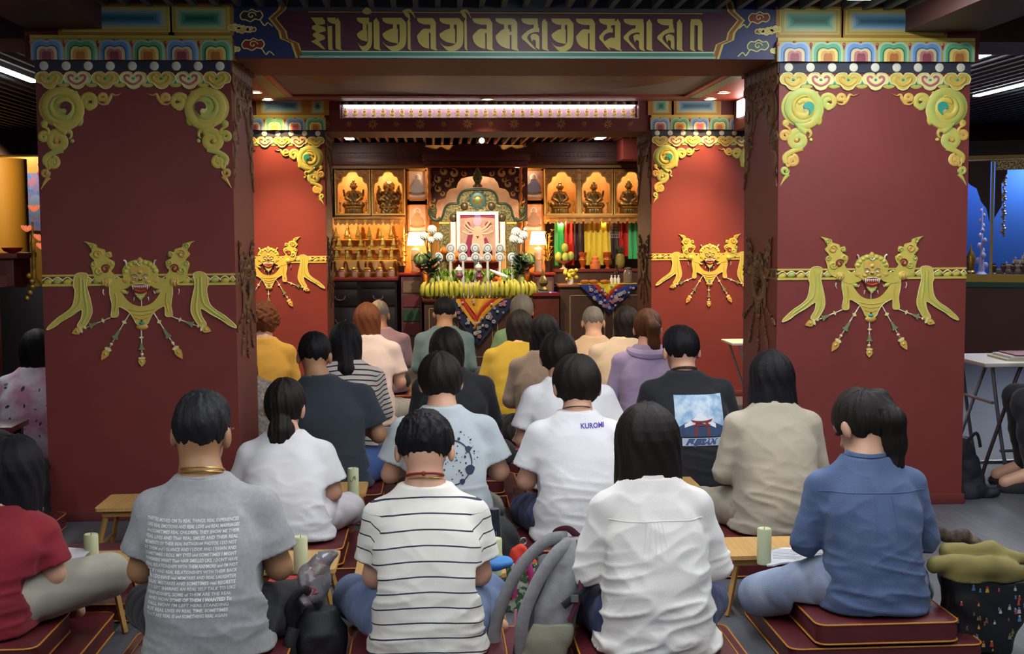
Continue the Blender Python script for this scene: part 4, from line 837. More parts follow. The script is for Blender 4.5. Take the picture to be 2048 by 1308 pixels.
def striped(name, base, line, period, frac):
    m = mat('cloth_'+name, base, .85, bump=.1, bscale=320); m2 = ramp_attr(m, 'st', [(0, base), (1-frac, line)], freq=1/period); return m2
DENIM = cloth('jeans', '7083a8', '586d96', ns=9, bump=.25); DENIM2 = cloth('jeans_pale', '98a5bc', '7f90b0', ns=7, bump=.25); DENIM3 = cloth('jeans_dark', '2f3b66', '27315a', ns=9, bump=.2)
BLACKC = cloth('black', '1b1c21', '222329'); KHAKI = cloth('khaki', 'b4b0a2', 'a29e92', ns=7); GREYP = cloth('greypants', '8a8886', '7a7876')
WHITE = cloth('white', 'e6e6ea', 'dcdce2'); LINEN = cloth('linen', 'eeecea', 'e4e2df', bump=.12, bscale=240)
GOLDM = mat('gold_chain', 'c8a050', .3, .8); REDCORD = mat('red_cord', '8a2020', .7); BROWNB = mat('bead_brown', '4a2a20', .4)
T_GREY = cloth('heather_grey', '999c9f', 'a2a5a8', ns=60)
# --- nearest row
p = person('person with short grey-black hair in a grey tee covered in white lettering', 398, 783, 412, 4.0, 'short', 'g', 'c', T_GREY, sw=.180, hip=.180, waist=.172, chest=.19, nk=.036, head=(.12, -.12, .02), knee=(.25, .26), pants=BLACKC, elb=(.04, .25), vx=.0065, loose=1.08, s=1.06, neckr=.060, lean=.35, hv=.0038, fold=.7)
P_GREY = p; collar(p, T_GREY); necklace(p, GOLDM, .003, up=.02); necklace(p, GOLDM, .003, up=.008)
g = MB().mat(mat('glasses_dark', '201c1c', .3)); H = p['H']
for q in (-1, 1): g.tube([H(q*.084, -.01, .012), H(q*.082, .06, .014), H(q*.07, .102, .012)], .0022, 6); g.tube([H(q*(.036+.026*math.cos(a)), .104, .004+.018*math.sin(a)) for a in [i*PI/8 for i in range(17)]], .002, 6)
g.tube([H(-.010, .106, .008), H(.010, .106, .008)], .002, 6); g.build('glasses', p['o'])
LINES = ["THEY'RE MOVED ON To REAL THINGS; REAL EXPERIENCES", 'LIKE REAL EMOTIONS AND REAL LOVE and REAL MARRIAGES', 'and SOMETIMES REAL CHILDREN. THEY SHOW ME THEIR', 'REAL LIVES AND Their REAL SMILES AND THEIR REAL', 'MOMENTS OF THEIR REAL INSTAGRAM PHOTOS. I DO NOT', 'BY THEM and I GLANCE AND I LOOK AND I YAWN AND', 'SOMETIMES I ROLL MY EYES and SOMETIMES I MIGHT', "REMEMBER WHAT Their HAIR SMELLED LIKE. I DON'T HAVE", "REAL RELATIONSHIPS WITH THEM ANYMORE and I'M NOT", "LIKE IF I HAD REAL RELATIONSHIPS WITH THEIR BACK", 'THEN I DO HAVE real MEMORIES AND REAL LAUGHTER', 'OF REAL MISTAKES AND SOMETIMES real REGRETS', 'BUT I GET SHARING AN REAL SELF TALK TO LIKE', 'FRIENDSHIPS, SOME of THEM ARE THE REAL', "AND NOW SOME OF THEM I WANTED To", "FALL NOW I'M LEFT HERE STANDING", 'BUT REAL LIVES IN REAL TIME, SOMETIMES', 'THAT ARE REAL IS and SOMETHING REAL AGAIN']
tx = MB(); WT = mat('print_white', 'eceef0', .8); x0 = (296-412)/630; z_ = at(296, 1056, 3.86).z-.17
for i, l in enumerate(LINES):
    w = .290 if i < 13 else (.262 if i < 15 else .255); print_text(p, l, x0+.003*math.sin(i)+(0 if i < 13 else .012), z_-i*.0163, w, WT, mb=tx, h=.0100, bold=.0007, shear=.12)
tx.build('printed_lettering', p['shirt'], 0)
T_ST = striped('stripe_white', 'e4e2da', '30344a', .0445, .105)
p = person('person with spiky black hair in a white tee with thin dark stripes', 848, 824, 852, 3.95, 'spiky', 'k', 'b', T_ST, sw=.155, hip=.172, waist=.168, chest=.182, head=(.62, 0, 0), knee=(.245, .19), pants=DENIM, elb=(.012, .24), vx=.006, s=1.0, lean=.55, hv=.0038, kz=.09, hw=1.05, fold=.75, loose=1.05)
P_STR = p; collar(p, cloth('stripe_collar', 'e4e2da')); necklace(p, REDCORD, .0045, 'red_cord', up=.03); necklace(p, GOLDM, .002, up=.016)
b = MB().mat(REDCORD); b.ball((p['nb'][0]-.004, p['nb'][1]-p['neckr']-.014, p['zn']+.05), .008, 8, 6); b.build('cord_knot', p['o'])
p = person('person with a dark bob in a creased white long-sleeved blouse', 1297, 803, 1312, 3.92, 'bob', 'd', 'b', LINEN, 'long', sw=.152, hip=.175, waist=.165, chest=.168, head=(.22, .05, 0), pants=DENIM3, elb=(.055, .25), vx=.006, bob=.205, sx=.106, hw=1.05, hv=.0035, fold=1.35, fseed=11, s=1.02, lean=.4, knee=(.18, .22), loose=1.05)
P_BLO = p
b = MB().mat(LINEN); zy = p['zn']*.78      # yoke seam and pleats of the blouse
pts = [onback(p, x, zy-.25*x*x, -.001) for x in np.linspace(-.15, .15, 31)]; b.tube([q for q in pts if q], .0028, 6)
for dx in (-.030, -.018, -.004, .008, .020):
    pts = [onback(p, dx*(1+.8*t)-.012, zy-.005-.13*t, -.0015) for t in np.linspace(0, 1, 14)]; b.tube([q for q in pts if q], [.0042*(1-.7*i/14) for i in range(len([q for q in pts if q]))], 6)
b.build('yoke_seam', p['shirt']); collar(p, LINEN, .010, rr=.010)
T_DEN = cloth('denim_shirt', '53688f', '45587e', ns=9, bump=.3, bscale=260, contrast=(.3, .7))
p = person('person with a loose dark ponytail in a blue denim shirt', 1728, 779, 1748, 4.28, 'low', 'd', 'b', T_DEN, 'long', sw=.172, hip=.18, waist=.165, chest=.182, head=(.55, .45, 0), pants=DENIM2, elb=(.045, .24), vx=.006, tail=([(.035, -.10, .055), (.085, -.085, .03), (.095, -.075, -.05), (.085, -.085, -.13), (.075, -.09, -.155)], [.034, .046, .046, .036, .016]), hv=.0035, fold=.95, s=1.02, knee=(.345, .22), kz=-.012, ky=.20, lean=.5)
P_DEN = p; collar(p, T_DEN, .012, rr=.009, up=.002)
b = MB().mat(T_DEN); zy = p['zn']*.80
b.tube([q for q in [onback(p, x, zy-.15*x*x, -.0005) for x in np.linspace(-.19, .19, 33)] if q], .0028, 6)
for q in [(-.03, .03)]:
    for x in q: b.tube([w for w in [onback(p, x*(1+.3*t)+.012, zy-.012-.14*t, -.0005) for t in np.linspace(0, 1, 12)] if w], [.0035*(1-.6*i/12) for i in range(12)], 6)
b.tube([w for w in [onback(p, x+.012, zy-.004, -.004) for x in np.linspace(-.04, .04, 8)] if w], .006, 6, .5); b.build('yoke_seam', p['shirt'])
p = person('person in a red tee and pale trousers cut off by the left edge', 22, 868, -62, 4.25, 'bob', 'k', 'b', cloth('red_tee', '8a1428', '7a1024'), sw=.18, hip=.19, waist=.185, chest=.195, head=(.3, 0, 0), knee=(.27, .385), kz=.12, pants=KHAKI, elb=(.04, .22), vx=.0075, bob=.24, sx=.085, hv=.005, lean=.4, fold=.9, ky=.22)
# --- second row
p = person('person with a low dark ponytail in a plain white tee beside the left pillar', 567, 757, 572, 5.45, 'low', 'd', 'b', WHITE, sw=.165, hip=.18, waist=.175, chest=.18, head=(.2, -.15, .05), pants=mat('trousers_white', 'd8d6da', .85), elb=(.03, .23), vx=.0075, tail=([(0, -.075, -.045), (-.004, -.105, -.085), (-.012, -.105, -.13), (-.02, -.10, -.165)], [.035, .055, .055, .034]), hv=.0045, lean=.35, knee=(.3, .24), fold=.7, loose=1.08, slv='short')
collar(p, WHITE)
p = person('person with short dark hair in a pale grey-blue tee with a navy circle print', 880, 707, 893, 5.4, 'bowl', 'd', 'b', cloth('pale_blue', 'b6c0c6', 'aab4bc'), sw=.185, hip=.185, waist=.18, chest=.195, head=(.45, .12, -.05), knee=.185, pants=mat('trousers_grey', '8c8a82', .85), elb=(.055, .27), vx=.0075, hv=.0045, lean=.5, loose=1.08, hw=1.05)
P_CIR = p; collar(p, MATS['cloth_pale_blue'])
NAVY = mat('print_navy', '26304e', .8); b = MB(); c0 = ((905-893)/467-.01, p['zn']*.62); R0 = .088
for i in range(64):
    a0, a1 = 2*PI*i/64, 2*PI*(i+1)/64; print_poly(p, [(c0[0]+r*math.cos(a), c0[1]+r*math.sin(a)) for r, a in ((R0, a0), (R0+.005, a0), (R0+.005, a1), (R0, a1))], NAVY, b)
for (a, r, q) in ((-.35, .0, .020), (.6, .004, .013), (1.2, .012, .006), (-1.0, .003, .012), (2.2, .004, .012), (3.4, 0, .018), (4.3, .004, .011)):
    cx, cz = c0[0]+(R0+r)*math.cos(a), c0[1]+(R0+r)*math.sin(a); print_poly(p, [(cx+q*math.cos(t)*(1+.15*math.sin(3*t)), cz+q*math.sin(t)) for t in np.linspace(0, 2*PI, 14)[:-1]], NAVY, b)
for i in range(60):
    r, a = (R0*.92*math.sqrt(rnd.random()), rnd.random()*2*PI) if i < 42 else (R0+.012+.03*rnd.random(), .1+1.3*rnd.random()); cx, cz, q = c0[0]+r*math.cos(a), c0[1]+r*math.sin(a), .0015+.0025*rnd.random(); print_poly(p, [(cx-q, cz-q), (cx+q, cz-q), (cx+q, cz+q), (cx-q, cz+q)], NAVY, b)
b.build('circle_print', p['shirt'], 0)
p = person('person with a dark bowl haircut in a white tee with small purple lettering', 1155, 713, 1150, 5.35, 'bowl', 'd', 'b', WHITE, sw=.165, hip=.17, waist=.165, chest=.18, head=(.35, .08, .03), knee=.185, pants=DENIM3, elb=(.045, .25), vx=.0075, hv=.0045, lean=.45, loose=1.1, hw=1.12, s=1.03)
collar(p, WHITE); necklace(p, BROWNB, .003, 'cord'); print_text(p, 'KUROMI', .022, p['zn']*.815+.043, .105, mat('print_purple', '5a3fa0', .8), 'printed_lettering', bold=.001, h=.020)
BEIGE = cloth('beige_knit', 'b4ab99', 'a89f8e')
p = person('person with long straight black hair in a beige sweater', 1547, 699, 1550, 5.42, 'long', 'k', 'b', BEIGE, 'long', sw=.172, hip=.18, waist=.17, chest=.185, head=(.25, 0, 0), pants=mat('trousers_sand', 'a8a090', .85), elb=(.035, .25), vx=.0075, bob=.265, sx=.115, hv=.0045, hang=.02, lean=.4, fold=.7, loose=1.06)
collar(p, BEIGE, .009)
# --- third row
p = person('person with short black hair in a dark navy tee and blue jeans', 627, 664, 668, 6.55, 'short', 'k', 'c', cloth('navy_tee', '252d38', '2b3440'), sw=.20, hip=.19, waist=.185, chest=.205, head=(.3, 0, 0), pants=cloth('jeans_mid', '3f5a94', '364f88', ns=9, bump=.2), elb=(.05, .25), vx=.009, hv=.006, lean=.5, knee=(.3, .34), kz=.10)
collar(p, MATS['cloth_navy_tee'])
p = person('person with dark brown hair in a black top behind the circle-print tee', 893, 653, 915, 6.85, 'bob', 'd', 'b', BLACKC, 'long', sw=.18, hip=.2, waist=.18, chest=.19, head=(.3, .1, 0), pants=BLACKC, vx=.010, bob=.15, sx=.085, hv=.007, lean=.4)
p = person('person with short dark hair in a roomy white tee behind the purple lettering', 1118, 666, 1150, 6.4, 'bowl', 'd', 'b', WHITE, sw=.19, hip=.185, waist=.18, chest=.20, head=(.4, -.1, 0), knee=.2, pants=mat('trousers_ink', '262838', .85), elb=(.06, .24), vx=.009, hv=.006, lean=.5, loose=1.12, hw=1.05)
collar(p, WHITE)
p = person('person with glossy black swept hair in a black sweatshirt with a blue mountain picture', 1364, 652, 1382, 6.45, 'short', 'k', 'b', cloth('ink_sweat', '14161d', '191c24'), 'long', sw=.20, hip=.19, waist=.19, chest=.21, head=(.18, .2, 0), knee=.2, pants=BLACKC, elb=(.05, .24), vx=.009, hv=.006, lean=.4, loose=1.1, hw=1.1, s=1.04)
P_FUJ = p; collar(p, MATS['cloth_ink_sweat'], .011); necklace(p, BROWNB, beads=.0075, name='bead_necklace', up=.012)
b = MB(); x0, x1, z1, z0 = (1341-1382)/391+.0, (1441-1382)/391, p['zn']*.70+.07, p['zn']*.70-.135
SKY = mat('print_sky', '86aed6', .8, col2='cfe0ee', nscale=18, detail=5, contrast=(.38, .6)); print_grid(p, x0, x1, z0, z1, SKY, b, 20, 20)
w, h = x1-x0, z1-z0; PT = lambda pts: [(x0+w*a, z0+h*c) for a, c in pts]
def soft(pts, m, off):
    n = len(pts)//2; lo_, hi_ = pts[:n], pts[n:][::-1]
    def fn(u, v_): 
        i = u*(n-1); k = min(int(i), n-2); t = i-k; a = [lo_[k][j]*(1-t)+lo_[k+1][j]*t for j in (0, 1)]; c = [hi_[k][j]*(1-t)+hi_[k+1][j]*t for j in (0, 1)]
        q = PT([(a[0]*(1-v_)+c[0]*v_, a[1]*(1-v_)+c[1]*v_)])[0]; return tuple(onback(p, q[0], q[1], off) or (q[0], 0, q[1]))
    b.mat(m).grid(fn, 14, 5)
soft([(.0, 0), (.25, 0), (.5, 0), (.75, 0), (1, 0), (1, .22), (.75, .36), (.5, .42), (.25, .36), (0, .20)], mat('print_mount', '33486e', .8, col2='2a3c5c', nscale=20), .003)
soft([(.18, .22), (.3, .27), (.5, .33), (.7, .27), (.82, .20), (.82, .30), (.66, .44), (.5, .58), (.36, .42), (.18, .30)], mat('print_snow', 'dfe6ee', .8), .0035)
RT_ = mat('print_torii', '7a2a2c', .8)
soft([(.30, .41), (.42, .385), (.53, .38), (.64, .39), (.76, .43), (.72, .36), (.64, .335), (.53, .33), (.42, .33), (.34, .35)], RT_, .0058); soft([(.36, .26), (.45, .26), (.53, .26), (.62, .265), (.70, .265), (.70, .30), (.62, .30), (.53, .295), (.45, .295), (.36, .29)], RT_, .0058)
for q in ([(.40, .35), (.46, .35), (.41, .0), (.36, .0)], [(.60, .35), (.66, .35), (.70, .0), (.65, .0)]): print_poly(p, PT(q), RT_, b, .0042)
print_grid(p, x0+.03, x1, z0-.045, z0-.006, mat('print_caption', 'a9b8cc', .8), b, 16, 3); b.build('mountain_print', p['shirt'], 0)
print_text(p, 'FUJISAN', x0+.045, z0-.038, w*.68, mat('print_slate', '40507c', .8), 'printed_lettering', bold=.003, shear=.5, h=.026)
# --- fourth row and beyond
p = person('person with long black hair in a striped long-sleeved top', 690, 641, 705, 7.35, 'long', 'k', 'b', striped('stripe_cream', 'd8d0c8', '353038', .028, .28), 'long', sw=.16, hip=.17, waist=.16, chest=.17, head=(.25, 0, 0), pants=GREYP, vx=.010, bob=.17, sx=.085, hv=.007, lean=.4, knee=(.28, .26), tail=([(.0, -.09, -.03), (.012, -.135, -.15), (.018, -.15, -.27), (.03, -.15, -.35)], [.04, .05, .032, .010]))
p = person('person with long black hair in a beige jacket', 1090, 628, 1085, 7.8, 'long', 'k', 'b', cloth('tan_jacket', '9a8474', '8c7868', ns=9), 'long', sw=.165, hip=.18, waist=.17, chest=.18, pants=BLACKC, vx=.010, bob=.30, sx=.09, hv=.007, head=(.3, -.1, 0))
p = person('person with a brown ponytail in a lavender hooded jacket', 1297, 618, 1293, 7.9, 'low', 'b', 'b', cloth('lavender', 'a898bc', '9c8cb0'), 'long', sw=.175, hip=.18, waist=.175, chest=.185, pants=GREYP, vx=.010, hv=.007, head=(.25, -.2, 0), tail=([(.0, -.09, .05), (.015, -.13, .02), (.022, -.12, -.08), (.035, -.115, -.18), (.045, -.115, -.235)], [.03, .042, .04, .034, .012]))
b = MB().mat(MATS['cloth_lavender']); n_ = p['nb']; b.tube([(n_[0]+.12*math.cos(a), n_[1]-.005+.095*math.sin(a), p['zn']-.03+.03*math.sin(a)) for a in np.linspace(-3.3, .2, 18)], [.02+.018*math.sin(PI*i/17) for i in range(18)], 10); b.build('hood', p['shirt'])
p = person('person with long chestnut hair in a pale pink tee', 733, 604, 745, 8.65, 'long', 'r', 'b', cloth('pale_pink', 'd8c4bc', 'ccb8b2'), sw=.165, hip=.17, waist=.16, chest=.17, pants=mat('trousers_pale', '9a9692', .85), vx=.012, bob=.28, sx=.08, hv=.008, head=(.35, .1, 0), lean=.6)
p = person('person with brown hair in a bright yellow jacket', 1040, 618, 1022, 8.8, 'bob', 'd', 'b', cloth('yellow_jacket', 'b89a2a', 'a88a24'), 'long', sw=.165, hip=.17, waist=.17, chest=.18, pants=BLACKC, vx=.012, bob=.2, sx=.08, hv=.008, lean=.6, head=(.4, 0, 0))
p = person('person with short dark hair in a cream cardigan', 1254, 611, 1236, 8.9, 'bob', 'd', 'b', cloth('cream_cardigan', 'd2bea8', 'c6b29c'), 'long', sw=.18, hip=.19, waist=.18, chest=.19, pants=GREYP, vx=.012, bob=.15, sx=.085, hv=.008, lean=.5)
p = person('person with curly auburn hair in an orange-yellow jacket', 526, 608, 528, 8.6, 'curly', 'r', 'b', cloth('amber_jacket', 'd0a040', 'c49438'), 'long', sw=.175, hip=.17, waist=.165, chest=.19, pants=BLACKC, vx=.012, hv=.007, lean=.4)
p = person('person in a white and grey patterned top half hidden by the left pillar', 478, 672, 492, 7.55, 'bob', 'k', 'b', cloth('lace_grey', 'b0a49c', '7a706a', ns=60), 'long', sw=.17, hip=.18, waist=.17, chest=.18, vx=.012, bob=.14, hv=.009)
p = person('person with shaved grey hair in a mauve shirt', 757, 600, 772, 10.4, 'crop', 'w', 'c', cloth('mauve', '8a7280', '7e6876'), 'long', sw=.18, hip=.18, waist=.175, chest=.185, vx=.013, hv=.008, lean=.55, knee=.13, elb=(.02, .26))
p = person('person with short black hair in a teal shirt before the offering table', 889, 594, 890, 9.75, 'short', 'k', 'c', cloth('teal_shirt', '61787c', '587074'), 'long', sw=.185, hip=.18, waist=.17, chest=.185, knee=.14, elb=(.02, .26), vx=.013, hv=.008, lean=.5)
p = person('person with grey hair in a green top behind the yellow jacket', 1044, 591, 1040, 10., 'bowl', 'w', 'b', cloth('green_top', '7a9a74', '6e8e6a'), sw=.16, knee=.14, vx=.014, hv=.009)
p = person('person with cropped grey hair in a pale peach shirt', 1187, 612, 1188, 9.5, 'crop', 'w', 'b', cloth('peach_shirt', 'd0b496', 'c4a88c'), 'long', sw=.18, hip=.18, waist=.17, chest=.185, vx=.013, hv=.008, lean=.5)
p = person('person with long black hair in a pink and blue tie-dye top left of the pillar', 70, 657, 62, 7.5, 'long', 'k', 'b', cloth('tie_dye', 'e0a0c0', 'ece2f0', ns=7, contrast=(.42, .58)), sw=.165, hip=.18, waist=.175, chest=.18, pants=GREYP, vx=.010, bob=.27, sx=.06, hv=.007)
b = MB(); IN = mat('print_indigo', '3c3f70', .8); LV = mat('print_mauve', '8d80ac', .8)
for i in range(46):
    x, z, q = rnd.uniform(-.15, .15), rnd.uniform(.06, p['zn']*.85), rnd.uniform(.006, .017)
    if rnd.random() < .5: x, z = rnd.gauss(-.05, .035), rnd.gauss(.20, .05)
    a = rnd.random()*3; print_poly(p, [(x+q*math.cos(t)*math.cos(a)-.5*q*math.sin(t)*math.sin(a), z+q*math.cos(t)*math.sin(a)+.5*q*math.sin(t)*math.cos(a)) for t in np.linspace(0, 2*PI, 9)[:-1]], IN if i % 3 else LV, b)
dp = b.build('dye_print', p['shirt'], 0); dp['kind'] = 'stuff'
p = person('person in khaki trousers at the left edge in front of the low red table', -95, 745, -78, 6.0, 'short', 'k', 'b', BLACKC, pants=mat('trousers_olive', '8a8472', .85), vx=.012, hv=.009, knee=(.3, .24), kz=.19, ky=.1)
# ================================================================== CUSHIONS, LOW TABLES, BAGS AND OTHER THINGS ON THE FLOOR
M_CUSH = mat('cushion_maroon', '5e2026', .42, col2='531c21', nscale=5, bump=.12, bscale=120); M_PIPE = mat('piping_yellow', 'c07f2c', .5)
def rrect(w, d, r, n=4):
    P = []
    for cx, cz, a0 in ((w-r, d-r, 0), (-w+r, d-r, PI/2), (-w+r, -d+r, PI), (w-r, -d+r, 1.5*PI)): P += [(cx+r*math.cos(a0+PI/2*i/n), cz+r*math.sin(a0+PI/2*i/n)) for i in range(n+1)]
    return P
def cushion_mesh(w, d, h):
    m = MB().mat(M_CUSH); lay = [(.0, .90), (.006, .985), (h*.5, 1.0), (h-.008, .985), (h-.001, .93), (h, .5)]; P = rrect(w/2, d/2, .04)
    vs = [(x*k, y*k, z) for z, k in lay for x, y in P]; n = len(P); fs = [(j*n+i, j*n+(i+1) % n, (j+1)*n+(i+1) % n, (j+1)*n+i) for j in range(len(lay)-1) for i in range(n)]+[tuple(range(n-1, -1, -1)), tuple((len(lay)-1)*n+i for i in range(n))]
    m.add(vs, fs); pp = []
    for z in (.008, h-.009): b = MB().mat(M_PIPE); b.tube([(x*.995, y*.995, z) for x, y in P+P[:2]], .0034, 6); pp.append(b.mesh('piping'))
    return m.mesh('cushion'), pp
CM = {'floor_cushion': cushion_mesh(.68, .66, .083), 'seat_cushion': cushion_mesh(.50, .42, .083)}
def cushion(kind, x, y, z, label, rz=0):
    o = link(bpy.data.objects.new(kind, CM[kind][0])); o.location = (x, y, z); o.rotation_euler[2] = rz; tag(o, label, 'cushion', kind.replace('_', ' ')+'s with yellow piping')
    for pm in CM[kind][1]: link(bpy.data.objects.new('piping', pm), o)
    return o
WHO = ['person in the grey lettered tee', 'person in the striped white tee', 'person in the white blouse', 'person in the denim shirt', 'person in the red tee', 'person with the low ponytail', 'person in the circle-print tee', 'person with purple lettering', 'person in the beige sweater', 'person in the navy tee', 'person in the black top', 'person in the roomy white tee', 'person in the black mountain-picture sweatshirt', 'person in the striped long-sleeved top', 'person in the beige jacket', 'person in the lavender jacket', 'person in the pale pink tee', 'person in the yellow jacket', 'person in the cream cardigan', 'person in the orange-yellow jacket', 'person in the patterned top', 'person in the mauve shirt', 'person in the teal shirt', 'person in the green top', 'person in the peach shirt', 'person in the tie-dye top', 'person in khaki trousers']
for p, w in zip(PEOPLE, WHO):
    x, y, _ = p['base']; cushion('seat_cushion', x, y+.03, .0855, 'upper maroon seat cushion under the '+w); cushion('floor_cushion', x, y+.16, .001, 'lower maroon floor cushion under the '+w)
ec = atz(175, 1085, .17); cushion('floor_cushion', ec.x+.02, ec.y-.28, .001, 'empty lower maroon cushion in front of the left pillar'); cushion('seat_cushion', ec.x+.02, ec.y-.20, .0855, 'empty upper maroon cushion in front of the left pillar')
# --- low folding bamboo tables
M_BAM = mat('bamboo', 'cfa565', .42, col2='c0955a', nscale=3, stretch=(30, 2, 2)); M_BAMD = mat('bamboo_leg', 'b58a4a', .5)
def bamboo_table(x0, x1, y0, y1, label, z=.24):
    cx, cy_, w, d = (x0+x1)/2, (y0+y1)/2, (x1-x0)/2, (y1-y0)/2; t = thing('folding_table', label, 'low table', (cx, cy_, 0), 0, 'low bamboo tables')
    f = MB().mat(M_BAM); P = rrect(w, d, .022); f.M = Matrix(((1, 0, 0, 0), (0, 0, 1, 0), (0, 1, 0, 0), (0, 0, 0, 1)))
    f.M = Matrix.Identity(4); n = len(P); f.add([(x, y, zz) for zz in (z-.016, z) for x, y in P], [tuple(range(n-1, -1, -1)), tuple(n+i for i in range(n))]+[(i, (i+1) % n, n+(i+1) % n, n+i) for i in range(n)]); f.build('table_top', t, 30)
    f = MB().mat(M_BAMD)
    for q in (-1, 1): f.box(-w+.03, w-.03, q*(d-.03)-.006, q*(d-.03)+.006, z-.045, z-.0165, .002)
    f.build('apron', t)
    for q in (-1, 1):
        for r_ in (-1, 1):
            f = MB().mat(M_BAMD); a = Vector((q*(w-.05), r_*(d-.045), z-.018)); b = Vector((q*(w-.0), r_*(d-.01), .004)); f.tube([a, b], .012, 4); f.build('leg', t, 30)
        f = MB().mat(M_BAMD); f.tube([(q*(w-.018), -d+.03, .06), (q*(w-.018), d-.03, .06)], .008, 6); f.build('crossbar', t)
    return t
for (xa, xb, ya, yb, lb) in ((1.125, 1.70, 4.72, 5.02, 'low bamboo table with an open booklet before the denim shirt'), (-1.78, -1.165, 4.70, 5.02, 'low bamboo table before the person in the red tee'), (-.90, -.375, 4.66, 4.95, 'low bamboo table with a red booklet before the grey lettered tee'), (-.30, .26, 4.55, 4.86, 'low bamboo table before the striped white tee'), (-.88, -.335, 6.02, 6.32, 'low bamboo table with a marked candle before the low ponytail'), (-1.56, -1.02, 5.80, 6.12, 'bare low bamboo table against the left pillar'), (.76, 1.30, 6.02, 6.30, 'low bamboo table with papers before the beige sweater')): bamboo_table(xa, xb, ya, yb, lb)
M_CAN = mat('candle_wax', 'cfd6ae', .45, sss=.25); M_WICK = mat('wick', '4a4038', .8)
f = MB().mat(M_CAN); f.lathe([(.024, 0), (.0265, .003), (.0265, .133), (.024, .137), (.018, .134), (.004, .131)], 24); CMESH = f.mesh('candle'); f = MB().mat(M_WICK); f.tube([(0, 0, .13), (.001, 0, .142)], .0014, 5); WMESH = f.mesh('wick')
for (px, py, lb, mk) in ((184, 1140, 'pale green pillar candle beside the red tee', 0), (602, 1146, 'pale green pillar candle beside the grey lettered tee', 0), (707, 993, 'pale green pillar candle with a small dark mark', 1), (990, 1150, 'pale green pillar candle beside the striped white tee', 0), (1528, 1128, 'pale green pillar candle beside the open booklet', 0)):
    w = atz(px, py, .2405); o = link(bpy.data.objects.new('candle', CMESH)); o.location = w; tag(o, lb, 'candle', 'pillar candles on the low tables'); put('wick', WMESH, o, (0, 0, 0))
    if mk:
        f = MB().mat(O_K); f.strip([(.0265*math.sin(a), .088+.012*math.sin(a*6)) for a in np.linspace(-.5, .5, 14)], .0022, -.0262, .002); f.tube([(.012, -.025, .085), (.002, -.0275, .098), (.013, -.0245, .105)], .0012, 5); f.build('mark', o)
# --- paper and booklets
M_PAPER = mat('paper', 'e6e8f0', .7); M_PAPY = mat('paper_yellow', 'd8cf86', .7); M_REDB = mat('booklet_red', 'b8323a', .5); M_CREAM = mat('cream_cover', 'd8d0a8', .6)
def sheet(px, py, z, w, d, label, m=M_PAPER, rz=0., name='booklet', th=.006, curl_=.0, tilt=0., open_=False):
    c = atz(px, py, z); f = MB().mat(m); n = 12
    def top(u, v): x = (u-.5)*w; q = abs(u-.5)*2 if open_ else u; return (x, (v-.5)*d, th+curl_*(math.sin(PI*min(q*1.15, 1))+.15*v)+tilt*v)
    f.grid(top, n, 4); f.grid(lambda u, v: tuple(a-b for a, b in zip(top(1-u, v), (0, 0, th))), n, 4)
    for (a, b) in (((0, 0), (1, 0)), ((1, 0), (1, 1)), ((1, 1), (0, 1)), ((0, 1), (0, 0))):
        f.grid(lambda u, v: tuple(k-(0, 0, th*(1-v))[i] for i, k in enumerate(top(a[0]+(b[0]-a[0])*u, a[1]+(b[1]-a[1])*u))), n, 1)
    o = one(name, label, 'paper' if m is M_PAPER else 'booklet', f, (c.x, c.y, c.z+.0005), None, 30, rz); return o
o = sheet(1612, 1122, .2405, .30, .205, 'open white booklet on the table before the denim shirt', curl_=.016, open_=True, rz=-.22)
f = MB().mat(mat('ink', '8a8c98', .8))
for i in range(9):
    for s_ in (-1, 1): f.box(s_*.072-.055, s_*.072+.055-.012*(i % 3), .075-i*.018-.0016, .075-i*.018+.0016, .0235, .0245)
f.build('printed_lines', o)
sheet(140, 1163, .2405, .17, .10, 'yellow booklet stack on the table before the red tee', M_PAPY, .5, th=.016); sheet(132, 1140, .262, .11, .16, 'white sheet leaning on the yellow booklets', tilt=.06, rz=-.35, name='paper_sheet', th=.002)
sheet(585, 1163, .2405, .17, .11, 'red booklet on the table before the grey lettered tee', M_REDB, -.12)
w = at(666, 962, 6.06); f = MB().mat(M_PAPER); f.M = Matrix.Rotation(-.12, 4, 'X'); f.box(-.045, .045, 0, .002, 0, .17); one('paper_sheet', 'white sheet held up beside the low ponytail', 'paper', f, (w.x-.02, 6.06, .2415)); sheet(1432, 992, .2405, .13, .22, 'white papers before the beige sweater', rz=-.3, name='paper_sheet', curl_=.01)
# orange sutra wrappers and cloth bundles between the rows
M_OR = mat('orange_cloth', 'c8582a', .6, col2='b84a24', nscale=9)
for (px, py, Y, lb) in ((938, 985, 6.1, 'orange cloth pouch behind the circle-print tee'), (1040, 884, 6.9, 'orange cloth pouch before the roomy white tee'), (812, 838, 7.6, 'orange cloth pouch beside the striped long-sleeved top')):
    c = at(px, py, Y); f = MB().mat(M_OR); f.box(-.10, .10, -.06, .06, 0, .075, .018); f.mat(M_PIPE).tube([(-.1, -.062, .07), (0, -.064, .074), (.1, -.062, .07)], .004, 6); one('cloth_pouch', lb, 'pouch', f, (c.x, c.y, .001))
